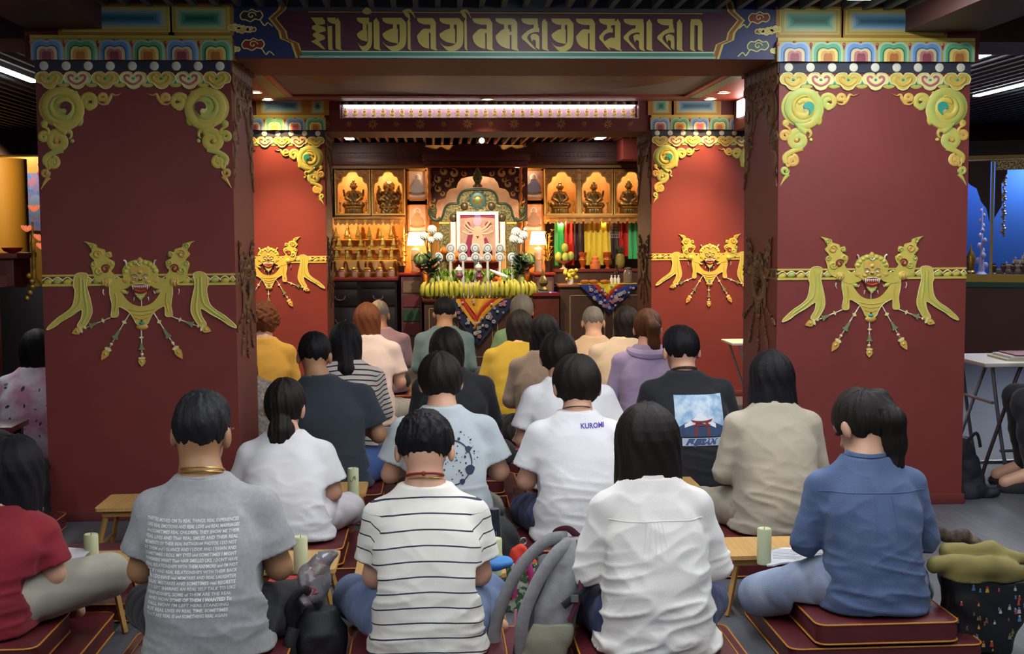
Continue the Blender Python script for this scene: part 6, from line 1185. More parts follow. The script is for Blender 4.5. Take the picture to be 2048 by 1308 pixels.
def niche(px0, px1, kind, lb):
    x0, x1 = X(px0), X(px1); z0, z1 = Zp(431, NY, (px0+px1)/2), Zp(338, NY, (px0+px1)/2); w, h = x1-x0, z1-z0; cx = (x0+x1)/2
    t = thing('statue_niche', 'carved wooden niche holding '+lb, 'niche', (cx, NY, z0), 0, 'lit statue niches')
    A = crom([(-.42*w, .60*h), (-.40*w, .68*h), (-.31*w, .73*h), (-.28*w, .82*h), (-.18*w, .85*h), (-.12*w, .92*h), (0, .955*h)], 5); A = [(-.42*w, .045*h)]+A+[(-x, z) for x, z in reversed(A[:-1])]+[(.42*w, .045*h)]
    f = MB().mat(M_OAK); f.poly([[(-w/2, 0), (w/2, 0), (w/2, h), (-w/2, h)], A[::-1]], 0, .03); f.build('arch_frame', t)
    f = MB().mat(M_LEDGE); f.strip(A[1:-1], .012, -.03, .006); f.box(-.46*w, .46*w, -.05, -.03, 0, .04*h, .003); f.mat(O_O); f.box(-w/2, -w/2+.012, -.036, -.03, 0, h); f.box(w/2-.012, w/2, -.036, -.03, 0, h); f.build('gilt_edge', t)
    f = MB().mat(M_OAK)
    for s in (-1, 1):
        for (a, b, r) in ((.34, .86, .07), (.43, .76, .05), (.26, .93, .05), (.44, .93, .05)): curl(f, s*a*w, b*h, r*w, 0 if s < 0 else PI, 1.4, .05*w, s, .010, M_OAK, O_O); f.v = [(x, y-.03 if y > -.03 else y, z) for x, y, z in f.v]
    f.build('carved_spandrel', t)
    f = MB().mat(M_NB); f.box(-w/2, w/2, .38, .40, 0, h); f.box(-w/2, -w/2+.006, 0, .38, 0, h); f.box(w/2-.006, w/2, 0, .38, 0, h); f.build('back_panel', t); f = MB().mat(M_LEDGE); f.box(-w/2+.006, w/2-.006, .0, .38, 0, .02); f.build('ledge', t); f = MB().mat(M_DKW); f.box(-w/2+.006, w/2-.006, .0, .38, h-.02, h); f.build('top', t)
    s = thing('bronze_statue', lb, 'statue', (cx, NY+.17, z0+.025), 0, None, w/.40*.86); put('body', statue(kind), s, (0, 0, 0))
    f = MB().mat(M_GLT); f.tube([(-.10, -.085, .085), (0, -.10, .085), (.10, -.085, .085)], .006, 6); f.ball((0, -.045, .28), .012, 8, 6); f.ball((0, -.052, .31), .008, 8, 6)
    for q in (-1, 1): f.ball((q*.075, -.03, .24), .010, 8, 6); f.ball((q*.1, -.05, .12), .012, 8, 6); f.tube([(q*.06, -.03, .20), (q*.10, -.03, .17), (q*.06, -.07, .15)], .005, 6)
    put('gilt_detail', f.mesh('gilt_detail'), s, (0, 0, 0))
    for q in (-1, 1):
        f = MB().mat(M_GLT); f.lathe([(.020, 0), (.022, .008), (.007, .02), (.012, .05), (.006, .08), (.010, .11), (.016, .13), (.003, .16)], 10)
        one('butter_lamp', 'small gilt lamp on the %s of %s' % ('left' if q < 0 else 'right', ' '.join(lb.split()[1:8])), 'lamp', f, (cx+q*.148*w/.40, NY+.04, z0+.021), 'gilt lamps beside the bronze statues')
niche(671, 742, 0, 'dark bronze crowned statue with raised arms at the far left'); niche(744, 811, 1, 'dark bronze wrathful statue wrapped in flames'); niche(1089, 1157, 2, 'dark bronze meditating statue with a topknot'); niche(1158, 1225, 3, 'dark bronze four-armed crowned statue'); niche(1227, 1297, 4, 'dark bronze crowned statue partly behind the far pillar')
f = MB().mat(M_DKW)      # cornice over the niches
for (a, b) in ((660, 853), (1052, 1300)):
    xa, xb = X(a), X(b); f.box(xa, xb, NY-.10, NY+.5, Zp(330), Zp(318), .004); f.box(xa, xb, NY-.06, NY+.5, Zp(318), 2.50); f.mat(mat('cornice_gold', '7a5a30', .4)); f.box(xa, xb, NY-.075, NY-.06, Zp(337), Zp(330)); f.mat(M_DKW)
    k = int((xb-xa)/.045)
    for i in range(k): f.box(xa+i*.045+.008, xa+i*.045+.036, NY-.075, NY-.06, Zp(314), Zp(310))
    f.box(xa, xb, NY-.08, NY-.06, Zp(306), Zp(302))
struct(f.build('trim_cornice'))
f = MB().mat(mat('beam_end', '7a3028', .5)); f.box(X(1246, 13.9), X(1300, 13.9), 13.9, 14.4, Zp(318, 13.9, 1270), 2.50); struct(f.build('beam_end'))
# carved valance shelf under the niches
for (a, b) in ((668, 811), (1087, 1297)):
    xa, xb = X(a), X(b); t = thing('carved_valance', 'carved wooden shelf edge under the %s niches' % ('left pair of' if a < 700 else 'right row of'), 'shelf', (0, 0, 0)); f = MB().mat(M_OAK); f.box(xa, xb, NY-.06, NY+.4, Zp(437), Zp(432), .003); f.build('shelf_board', t)
    f = MB().mat(M_OAK); n = int((xb-xa)/.10); w = (xb-xa)/n
    P = [(xa, Zp(437))]+[q for i in range(n) for q in crom([(xa+i*w, Zp(446)), (xa+i*w+.3*w, Zp(449)), (xa+i*w+.5*w, Zp(443)), (xa+i*w+.7*w, Zp(449)), (xa+(i+1)*w-.001, Zp(446))], 3)]+[(xb, Zp(437))]; f.poly(P, NY-.03, .015)
    for i in range(n): curl(f, xa+(i+.5)*w, Zp(441), .02, 0, 1.3, .014, 1, .008, M_LEDGE)
    f.v = [(x, y-(.045 if False else 0)+(NY-.045 if y < 1 else 0), z) for x, y, z in f.v]; f.build('fretwork', t)
# ---- thangka pictures beside the throne
def flatfig(f, cx, cz, s, y, cols):
    f.mat(cols[0]); f.dome(cx, cz+.30*s, .16*s, .16*s, y, .004); f.mat(cols[1]); f.poly([(cx+a*s, cz+b*s) for a, b in crom([(-.22, -.28), (.22, -.28), (.26, -.05), (.12, .1), (.10, .22), (-.10, .22), (-.12, .1), (-.26, -.05)], 4, True)], y-.004, .003); f.mat(cols[2]); f.dome(cx, cz+.31*s, .075*s, .09*s, y-.004, .006); f.mat(cols[3]); f.dome(cx, cz-.32*s, .34*s, .09*s, y, .007)
for (a, b, c, d, lb, cs) in ((819, 851, 342, 398, 'upper left scroll picture beside the throne', ('c8b0b0', '8a8a9a', 'c0a08a', '5a5a6a')), (819, 851, 410, 462, 'lower left scroll picture beside the throne', ('d8a090', 'a08060', 'c8a080', 'a0603c')), (1052, 1083, 342, 398, 'upper right scroll picture beside the throne', ('8a6a7a', '5a5a7a', 'b0987a', '4a4a5a')), (1052, 1083, 410, 462, 'lower right scroll picture beside the throne', ('b87a6a', '8a6a5a', 'b8907a', '8a5a4a'))):
    Y = 14.62; xa, xb, za, zb = X(a, Y), X(b, Y), Zp(d, Y), Zp(c, Y); f = MB().mat(mat('thangka_'+cs[0], cs[0], .7, col2='d8b8a8', nscale=9)); f.box(xa, xb, Y-.008, Y+.02, za, zb); o = one('scroll_picture', lb, 'picture', f, (0, 0, 0), 'scroll pictures beside the throne'); f = MB(); flatfig(f, (xa+xb)/2, (za+zb)/2, (zb-za)*.9, Y-.008, [mat('th_'+q, q, .7) for q in ('e0d0c0', cs[1], cs[2], cs[3])]); f.build('painted_figure', o); f = MB().mat(M_OAK); f.box(xa-.02, xa, Y-.02, Y+.02, za-.02, zb+.02); f.box(xb, xb+.02, Y-.02, Y+.02, za-.02, zb+.02); f.box(xa-.02, xb+.02, Y-.02, Y+.02, zb, zb+.05); f.box(xa-.02, xb+.02, Y-.02, Y+.02, za-.06, za); f.build('picture_frame', o)
f = MB().mat(M_OAK)
for (a, b) in ((811, 853), (1050, 1090)): f.box(X(a, 14.65), X(b, 14.65), 14.645, 14.70, .7, 2.25)
f.mat(M_NB); f.box(X(853, 14.9), X(1050, 14.9), 14.95, 15.0, .7, 2.5); struct(f.build('wall_altar_panel'))
# ---- throne canopy and throne back
TY = 14.32; ZX = lambda x: x/5.688+830; ZY = lambda y: y/5.688+330
def TP(x, y, Y=TY): p = at(ZX(x), ZY(y), Y); return (p.x, p.z)
def TPs(pts, Y=TY): return [TP(x, y, Y) for x, y in pts]
def mir(pts, c=714): return [(2*c-x, y) for x, y in pts]
t = thing('throne_canopy', 'dark carved wooden canopy with gold scrolls over the throne', 'canopy', (0, 0, 0)); CY = 14.45
half = [(150, 30), (150, 640), (240, 640), (240, 445), (262, 400), (345, 375), (365, 310), (400, 275), (470, 262), (490, 200), (530, 150), (600, 135), (714, 120)]
f = MB().mat(M_DKW); L_ = TPs(half, CY); R_ = TPs(mir(half)[::-1], CY); P = L_+R_[1:]; f.poly(P, CY, .03); f.build('carved_board', t)
f = MB()
for pts in (half,):
    for s in (0, 1):
        for (x, y, r, d) in ((260, 160, 34, 1), (370, 215, 34, -1), (265, 270, 32, 1), (330, 70, 36, 1), (440, 90, 40, -1), (210, 400, 24, 1), (560, 100, 26, 1), (420, 170, 24, 1), (310, 330, 24, -1), (200, 220, 20, -1)):
            x = 1428-x if s else x; u, w = TP(x, y, CY); curl(f, u, w, r*.00125, 1.2 if s else 2, 1.0, .032*r/34, d*(-1 if s else 1), .012, mat('carve_gold', 'd09a5c', .45, .2), O_O)
f.v = [(x, y+CY-.03, z) for x, y, z in f.v]; q_ = f.build('gold_scrollwork', t); q_['kind'] = 'stuff'
for s in (0, 1):
    x = 162 if not s else 1200; u, z1 = TP(x, 30, CY-.05); z0 = TP(x, 640, CY-.05)[1]; f = MB().mat(mat('twist_gold', 'b8682c', .4, .3)); n = 40
    f.lathe([(.020+.006*math.sin(i*1.6), z0-.5+(z1-z0+.5)*i/n) for i in range(n+1)], 12, (u, CY-.05, 0)); f.build('column', t)
f = MB().mat(M_DKW); xa, xb = X(855, CY), X(1050, CY); f.box(xa-.03, xb+.03, CY-.12, CY+.1, Zp(335, CY), Zp(322, CY), .006); f.box(xa-.05, xb+.05, CY-.16, CY+.1, Zp(322, CY), Zp(310, CY), .006); f.mat(mat('canopy_orange', 'a8482a', .4)); f.box(xa-.02, xb+.02, CY-.125, CY-.1, Zp(336, CY), Zp(333, CY)); f.build('cornice', t)
hz = Zp(310, CY); H_ = [(xa-.02, hz), (xa-.02, hz+.06)]+crom([(xa-.02, hz+.09), (xa+.10, hz+.06), (xa+.16, hz+.085), (xa+.25, hz+.05), (xa+.30, hz+.10), (xa+.42, hz+.12)], 4); cx_ = (xa+xb)/2
f = MB().mat(M_DKW); f.poly(H_[::-1][::-1]+[(2*cx_-x, z) for x, z in H_[::-1]] if False else [(2*cx_-x, z) for x, z in H_]+H_[::-1], CY-.10, .04); f.mat(mat('crest_gold', 'd8b868', .3, .5)); f.strip(H_[2:-4], .008, CY-.14, .004); f.strip([(2*cx_-x, z) for x, z in H_[2:-4]], .008, CY-.14, .004); f.build('crest', t)
t = thing('gilded_throne', 'gilded green-rimmed throne back with scroll ends and a central wheel', 'throne', (0, 0, 0))
f = MB().mat(mat('arch_pink', 'c89878', .6, col2='d8b8a0', nscale=8)); half2 = [(240, 640), (240, 450), (262, 405), (348, 380), (368, 315), (402, 280), (474, 268), (495, 205), (535, 155), (602, 140), (714, 128)]
f.poly(TPs(half2, 14.60)+TPs(mir(half2)[::-1], 14.60)[1:], 14.62, .01); f.build('back_arch', t)
hb = [(290, 640), (318, 575), (335, 510), (360, 465), (410, 440), (485, 436), (492, 390), (515, 330), (565, 295), (640, 282), (714, 280)]; M_TB = mat('throne_gold', '8a7a48', .4, .35, col2='4a4a2c', nscale=45, contrast=(.42, .58), bump=.5, bscale=70)
ol = TPs(crom(hb, 4))+TPs(crom(mir(hb)[::-1], 4))[1:]; f = MB().mat(M_TB); f.poly(ol, TY, .04); f.build('panel', t)
f = MB().mat(mat('throne_green', '3a4a34', .35, .3)); f.strip(ol, .028, TY-.035, .016)
for s in (0, 1):
    pth = [(290, 600), (262, 628), (215, 620), (178, 585), (168, 530), (185, 480), (215, 455)]; pth = mir(pth) if s else pth; f.strip(TPs(crom(pth, 5)), [.045*(1-.35*i/30) for i in range(31)], TY-.02, .02)
f.build('rim', t)
for s in (0, 1):
    f = MB(); x = 205 if not s else 1223; u, w = TP(x, 520); f.mat(M_TB); f.dome(u, w, .045, .075, TY, .04); curl(f, u, w+.05, .035, 0, 1.2, .022, 1 if s else -1, .03, M_GLT); f.v = [(a, b if b > 1 else b+TY-.02, c) for a, b, c in f.v]; f.build('dragon_head', t)
f = MB(); u, w = TP(712, 402); f.mat(mat('wheel_teal', '4a6a64', .4, .2)); f.dome(u, w, .098, .10, TY-.04, .012, 28); f.mat(M_GLT); f.dome(u, w, .055, .055, TY-.045, .016, 20); f.mat(O_T); f.dome(u, w, .02, .02, TY-.058, .006)
for i in range(12): a = i*PI/6; f.mat(M_TB); f.dome(u+.098*math.cos(a), w+.10*math.sin(a), .014, .014, TY-.04, .012, 10, 3)
f.build('wheel', t); f = MB().mat(mat('boss_bronze', '5a4a30', .4, .4))
for x, y in ((560, 470), (868, 468), (435, 600), (990, 600)): u, w = TP(x, y); f.dome(u, w, .045, .05, TY-.035, .025, 18)
f.build('boss', t); f = MB().mat(M_TB); u, w = TP(712, 255)
f.lathe([(.05, 0), (.055, .02), (.03, .04), (.035, .06), (.055, .10), (.05, .15), (.02, .20), (.004, .25)], 14, (u, TY-.01, w), 1, .5); f.build('finial', t)
for s in (0, 1):
    pts = [(275, 650), (390, 650), (390, 930), (275, 930)]; pts = mir(pts) if s else pts; P = TPs(pts); f = MB().mat(M_TB); f.box(min(p[0] for p in P), max(p[0] for p in P), TY-.03, TY+.03, min(p[1] for p in P)-.3, max(p[1] for p in P)); f.mat(O_Y); f.box(min(p[0] for p in P), max(p[0] for p in P), TY-.036, TY-.03, max(p[1] for p in P)-.02, max(p[1] for p in P)); f.build('side_post', t)
# ---- offering table, brocade, tier
OY = 13.87; tz = .748; xa, xb = X(848, OY, 590), X(1062, OY, 590)
M_TW = mat('table_brown', '4a3226', .45, col2='40291f', nscale=5, stretch=(1, 1, .3)); M_GL = mat('gold_line', '9a8458', .45)
t = thing('offering_table', 'brown offering table with gold line panels before the throne', 'table', (0, 0, 0)); f = MB().mat(mat('table_top_red', '4a1c16', .4)); f.box(xa-.02, xb+.02, OY-.02, OY+.75, tz-.03, tz, .006); f.build('table_top', t); f = MB().mat(M_TW); f.box(xa, xb, OY, OY+.72, .001, tz-.031); f.build('body', t)
f = MB().mat(M_GL)
for i in range(3):
    a = xa+.05+i*(xb-xa-.05)/3; b = a+(xb-xa-.05)/3-.05; f.box(a, b, OY-.004, OY, .64, .648); f.box(a, b, OY-.004, OY, .10, .108); f.box(a, a+.008, OY-.004, OY, .10, .648); f.box(b-.008, b, OY-.004, OY, .10, .648)
f.build('line_panel', t)
def brocade(px0, px1, pt, Y, z, cols, label):
    t = None; x0, x1 = X(px0, Y, 600), X(px1, Y, 600); tip = at(pt[0], pt[1], Y); cx = tip.x; f = MB()
    for i, (k, m_) in enumerate(cols):
        a, b, c = cx+(x0-cx)*k, cx+(x1-cx)*k, z-(z-tip.z)*k; f.mat(m_); n = 14; yy = Y-.004-.0035*i
        f.grid(lambda u, v: ((a+(b-a)*u)*(1-v)+cx*v, yy-.006*math.sin(u*9+v*4), z+(c-z)*v), n, n)
    f.grid(lambda u, v: (x0+(x1-x0)*u, Y-.004+.2*v-.0, z+.003), 8, 2); o = one('altar_cloth', label, 'altar cloth', f)
    g = MB(); q_ = [mat('bloom_'+c, c, .7) for c in ('a8a29c', '9a606c', '84848e')]
    for i in range(34):
        v = rnd.random()**.7; k = rnd.uniform(.62, .97); s = rnd.choice((-1, 1)); u = k*(1-v)+.0; e = x1-cx if s > 0 else cx-x0; x = cx+s*e*u; zz = z-(z-tip.z)*v*k
        g.mat(q_[i % 3]); r_ = rnd.uniform(.012, .024)
        for j in range(5): a = j*1.257; g.dome(x+r_*.6*math.cos(a), zz+r_*.6*math.sin(a), r_*.5, r_*.45, Y-.018, .003, 8, 2)
    for i in range(7): g.mat(q_[0]); v = rnd.random(); g.dome(cx+(rnd.random()-.5)*(x1-x0)*.5*(1-v), z-(z-tip.z)*v*.55, .014, .014, Y-.024, .003, 8, 2)
    q = g.build('flower_pattern', o, 0); q['kind'] = 'stuff'; return o
BR_N = mat('brocade_navy', '1c2440', .6); BR_Y = mat('brocade_yellow', 'd09a24', .6, col2='c88820', nscale=20); BR_R = mat('brocade_red', 'b02a20', .6)
brocade(884, 1036, (955, 692), OY-.022, tz+.002, ((1, BR_N), (.66, BR_Y), (.52, BR_R), (.38, BR_Y)), 'triangular yellow and navy brocade hanging over the offering table')
f = MB().mat(mat('tier_white', 'd8d0c8', .6)); f.box(X(872, 14.1), X(1042, 14.1), 14.10, 14.55, tz+.001, tz+.17, .006); one('offering_tier', 'white-draped step at the back of the offering table', 'stand', f)
t = thing('portrait_stand', 'red draped stand carrying the framed picture', 'stand', (0, 0, 0)); pz = Zp(521, 14.24); f = MB().mat(mat('stand_red', '8a2420', .6)); f.box(X(905, 14.24), X(1003, 14.24), 14.27, 14.30, tz+.172, pz+.02); f.build('board', t); f = MB().mat(mat('stand_red', '8a2420', .6)); f.box(X(905, 14.24), X(1003, 14.24), 14.2, 14.27, pz-.02, pz-.003); f.build('ledge', t)
t = thing('framed_picture', 'white framed picture of a red and gold figure before the throne', 'picture', (0, 0, 0)); PY = 14.225; x0, x1, z0, z1 = X(913, PY), X(997, PY), pz+.001, Zp(423, PY)
f = MB().mat(mat('frame_white', 'dcd4d8', .4)); bw = .038; f.box(x0, x1, PY-.012, PY+.02, z0, z0+bw); f.box(x0, x1, PY-.012, PY+.02, z1-bw, z1); f.box(x0, x0+bw, PY-.012, PY+.02, z0+bw, z1-bw); f.box(x1-bw, x1, PY-.012, PY+.02, z0+bw, z1-bw); f.build('picture_frame', t)
f = MB().mat(mat('pic_tan', 'c09a80', .7, col2='b0806c', nscale=12)); f.box(x0+bw, x1-bw, PY, PY+.015, z0+bw, z1-bw); w, h = x1-x0, z1-z0; G = lambda a, b: (x0+w*a, z0+h*b)
C_ = lambda c: mat('pic_'+c, c, .7)
f.mat(C_('8a2448')); f.poly([G(.09, .93), G(.09, .86), G(.5, .89), G(.91, .86), G(.91, .93)], PY, .002); f.poly([G(.16, .07), G(.34, .07), G(.42, .5), (G(.36, .62)), G(.28, .55), G(.20, .3)], PY, .003); f.poly([G(.62, .07), G(.86, .07), G(.80, .3), G(.70, .48), G(.60, .4)], PY, .003)
f.mat(C_('d0b090')); f.poly([G(*q) for q in crom([(.38, .08), (.62, .08), (.66, .35), (.60, .55), (.56, .68), (.44, .68), (.40, .55), (.36, .35)], 4, True)], PY-.002, .003); f.dome(*G(.5, .62), .05, .05, PY-.003, .004)
for s in (-1, 1):
    for (a, b, c, d) in ((.42, .62, .20, .80), (.40, .55, .13, .60), (.42, .58, .16, .72)): f.strip([G(.5+s*(q-.5), r_) for q, r_ in crom([(1-a, b), ((2-a-c)/2, (b+d)/2-.03), (1-c, d)], 5)], .022, PY-.002, .004)
f.mat(C_('c0a0b0')); f.dome(*G(.5, .80), .05, .06, PY-.004, .004); f.mat(C_('8a6a9a')); f.dome(*G(.5, .90), .035, .03, PY-.004, .003); f.mat(C_('7a2030')); f.dome(*G(.27, .70), .03, .05, PY, .003); f.dome(*G(.76, .72), .04, .04, PY, .003); f.poly([G(.46, .50), G(.54, .50), G(.50, .44)], PY-.005, .002); f.build('painting', t)
for s, lb in ((0, 'left'), (1, 'right')):
    a, b = ((901, 911), (1000, 1010))[s]; f = MB().mat(mat('frame_white', 'dcd4d8', .4)); f.box(X(a, 14.26), X(b, 14.26), 14.24, 14.262, Zp(505, 14.26), Zp(444, 14.26)); one('picture_mount', 'white mount edge showing at the %s of the framed picture' % lb, 'picture', f)
# white round butter offerings in two rows
f = MB().mat(mat('butter_white', 'c6c4c0', .6)); f.lathe([(.030, 0), (.036, .02), (.016, .06), (.012, .12)], 14); st_me = f.mesh('stand')
f = MB().mat(mat('butter_white', 'c6c4c0', .6)); f.dome(0, 0, .052, .054, 0, .010, 22); f.dome(0, 0, .052, .054, .001, -.008, 22); f.mat(mat('butter_blue', '4a86a4', .6)); f.strip([(.034*math.cos(a), .035*math.sin(a)) for a in np.linspace(0, 6.29, 25)], .009, -.005, .006); f.mat(mat('butter_rose', '9a5a6a', .6)); f.dome(0, 0, .006, .006, -.010, .004, 10); ds_me = f.mesh('disc')
for row, (xs, y, Y) in enumerate((((405, 545, 685, 825, 965), 945, 14.17), ((265, 405, 545, 690, 825, 965, 1105), 1050, 14.07))):
    for i, x in enumerate(xs):
        u, w = TP(x, y, Y); zb = (tz+.172 if Y > 14.1 else tz+.002); t = thing('butter_offering', 'white round butter offering with a blue ring, %s row, %s from the left' % (('back', 'front')[row], ('first second third fourth fifth sixth seventh'.split())[i]), 'offering', (u, Y, zb), 0, 'white round butter offerings'); put('stand', st_me, t, (0, 0, 0), 0, (1, 1, (w-zb-.03)/.12)); put('disc', ds_me, t, (0, -.004, w-zb))
def fruit(name, label, cat, px, py, Y, r, m, group=None, sq=1.): c = at(px, py, Y); f = MB().mat(m); f.ball((0, 0, 0), (r, r, r*sq), 14, 9); f.mat(O_G); f.ball((0, 0, r*sq*.97), r*.14, 6, 4); return one(name, label, cat, f, tuple(c), group)
ORG = mat('orange_peel', 'd8741c', .5, bump=.15, bscale=200)
for (px, py, Y, lb) in ((888, 501, 14.2, 'orange between the left pair of back butter offerings'), (914, 511, 14.13, 'orange left of the framed picture'), (985, 519, 14.13, 'orange right of the framed picture'), (906, 520, 14.12, 'orange low between the front butter offerings'), (1002, 560, 13.98, 'upper orange on the bananas at the right'), (996, 556, 14.02, 'orange half hidden behind the upper orange'), (1000, 567, 13.95, 'lower orange on the bananas at the right')):
    fruit('orange', lb, 'fruit', px, py, Y, .042, ORG, 'oranges on the offering table', .95)
# banana bunches
M_BAN = mat('banana', 'b4a838', .5, col2='8c9a34', nscale=5, contrast=(.4, .62))
bm_ = MB().mat(M_BAN); bm_.tube([(0, 0, .0), (0, -.035, .030), (0, -.045, .075), (0, -.035, .115), (0, -.012, .145)], [.006, .0165, .019, .0165, .006], 8); bm_.mat(mat('banana_tip', '4a4024', .7)); bm_.ball((0, 0, 0), .006, 6, 4); ban = bm_.mesh('banana')
cr_ = MB().mat(mat('banana_crown', '7a8a34', .6)); cr_.lathe([(.025, 0), (.02, .02), (.012, .04)], 8, (0, .0, .138)); crn = cr_.mesh('crown')
k = 0
BL_ = ('leftmost on the front edge', 'second from the left on the front edge', 'third from the left on the front edge', 'third from the right on the front edge', 'second from the right on the front edge', 'rightmost on the front edge', 'raised one at the left', 'raised one at the right')
for (px, py, sc, Y, n, rz) in ((866, 589, 1.28, 13.94, 6, -.45), (899, 590, 1.36, 13.93, 6, -.1), (935, 590, 1.25, 13.93, 6, .12), (971, 590, 1.32, 13.93, 6, -.05), (1007, 590, 1.36, 13.93, 6, .1), (1043, 589, 1.30, 13.94, 6, .45), (892, 572, 1.1, 14.03, 5, -.2), (1014, 570, 1.15, 14.03, 5, .25)):
    c = at(px, py, Y); t = thing('banana_bunch', 'bunch of yellow-green bananas, %s, offering table' % BL_[k], 'fruit', (c.x, Y, tz+.004 if py > 580 else tz+.05), rz, 'banana bunches on the offering table', sc); k += 1
    for i in range(n): a = (i-(n-1)/2)*.30; put('banana', ban, t, (.078*math.sin(a)*1.25, -.02*math.cos(a), .002), a*1.1, (1, 1.15 if i % 3 else .8, 1-.10*((i*5+k) % 3)/2))
    put('crown', crn, t, (0, -.015, 0))
# greens, onions, radish
def leafy(label, px, py, Y, r, h, m, seed): 
    c = at(px, py, Y); R2 = random.Random(seed); f = MB().mat(m)
    for i in range(16):
        a, q = R2.random()*6.28, R2.uniform(.2, 1); dx, dy = r*q*math.cos(a), r*q*math.sin(a)*.6; f.M = Matrix.Translation((dx*.8, dy*.6, 0)) @ rotz(a) @ Matrix.Rotation(R2.uniform(.05, .5), 4, 'Y')
        f.grid(lambda u, v: ((.012*math.sin(u*15+v*7)), (u-.5)*.05*(math.sin(PI*min(v+.12, 1))**.7), v*h), 6, 6)
    f.M = Matrix.Identity(4); return one('leafy_greens', label, 'vegetable', f, (c.x, Y+.06, tz+.19), 'greens on the offering table')
GRN = mat('leaf_light', '9ab84a', .5, col2='6a9a38', nscale=14); GRD = mat('leaf_dark', '35502c', .5, col2='28402a', nscale=14)
for i, (px, r) in enumerate(((880, .06), (897, .06), (913, .05), (938, .06), (975, .06), (1014, .05), (1026, .05))): leafy('heap of light green leaves behind the bananas, %s' % ['far left', 'beside the left onion', 'left of the purple onion', 'left of centre', 'right of centre', 'right of the oranges', 'far right'][i], px, 556, 14.04, r, .13, GRN, i)
for (px, py, lb) in ((919, 556, 'purple onion among the left greens'), (958, 558, 'large purple onion at the middle of the offerings'), (918, 545, 'white turnip above the left purple onion'), (957, 540, 'white onion on top of the middle purple onion')):
    w_ = 'white' in lb; c = at(px, py-5, 13.97); f = MB().mat(mat('onion_white', 'd8d0c8', .45) if w_ else mat('onion_purple', '6a2a48', .4, col2='7a3a54', nscale=12)); f.lathe([(.003, -.038), (.03, -.03), (.042, 0), (.032, .026), (.01, .04), (.006, .06)], 14); one('onion', lb, 'vegetable', f, tuple(c))
f = MB().mat(mat('radish_white', 'dcd8d4', .4)); f.tube([(-.11, 0, .05), (0, -.02, .0), (.08, -.04, -.03)], [.012, .026, .018], 10); c = at(1000, 549, 14.0); one('daikon_radish', 'white radish lying on the offerings at the right', 'vegetable', f, tuple(c)); f = MB().mat(mat('leek_green', '3a5a3c', .5))
for i in range(6): f.tube([(.01*i-.03, 0, 0), (.014*i-.04, -.0, .06), (.02*i-.05, -.01, .11)], .005, 5)
c = at(957, 538, 14.04); one('leek_bundle', 'dark green leek tops standing at the middle', 'vegetable', f, tuple(c))
# chrysanthemum vases
for (px, lb, heads) in ((862, 'left', ((-14, 472, .05), (2, 459, .052), (14, 474, .052), (0, 480, .04))), (1038, 'right', ((-10, 478, .055), (-6, 464, .055), (8, 471, .055), (2, 482, .04), (12, 458, .02)))):
    Y = 14.02; c = at(px, 560, Y); t = thing('flower_vase', 'glass vase of round white chrysanthemums at the %s of the offerings' % lb, 'vase', (c.x+(.008 if lb == 'left' else .012), Y, tz+.001)); f = MB().mat(mat('vase_glass', 'c8b890', .1, trans=.7)); f.lathe([(.035, 0), (.038, .01), (.03, .06), (.032, .18), (.042, .26), (.038, .26), (.028, .18), (.026, .06), (.03, .015)], 18, cap=False); f.build('vase', t)
    f = MB().mat(GRD); R2 = random.Random(px)
    for i in range(46):
        a = R2.random()*6.28; z = R2.uniform(.26, .47); f.M = Matrix.Translation((.02*math.cos(a), .02*math.sin(a), z)) @ rotz(a) @ Matrix.Rotation(R2.uniform(.7, 1.7), 4, 'Y'); f.grid(lambda u, v: (.006*math.sin(u*9), (u-.5)*.055*math.sin(PI*min(v+.08, 1)), v*.10), 4, 4)
    f.M = Matrix.Identity(4); f.build('leaves', t)
    for (dx, py, r) in heads:
        p = at(px+dx, py, Y); q = Vector((p.x-t.location.x, -.02, p.z-t.location.z)); f = MB().mat(mat('mum_white', 'dfe2d8', .6)); 
        f.ball(tuple(q), (r*.93, r*.9, r*.88), 14, 9)
        for j in range(60): a, w2 = j*2.4, 1-2*(j+.5)/60; k2 = math.sqrt(1-w2*w2); f.ball((q.x+r*.9*k2*math.cos(a), q.y+r*.88*k2*math.sin(a), q.z+r*.86*w2), r*.17, 5, 4)
        f.mat(GRD).tube([tuple(q), (q.x*.5, 0, q.z*.7), (0, 0, .2)], .004, 5); f.build('flower_head', t)
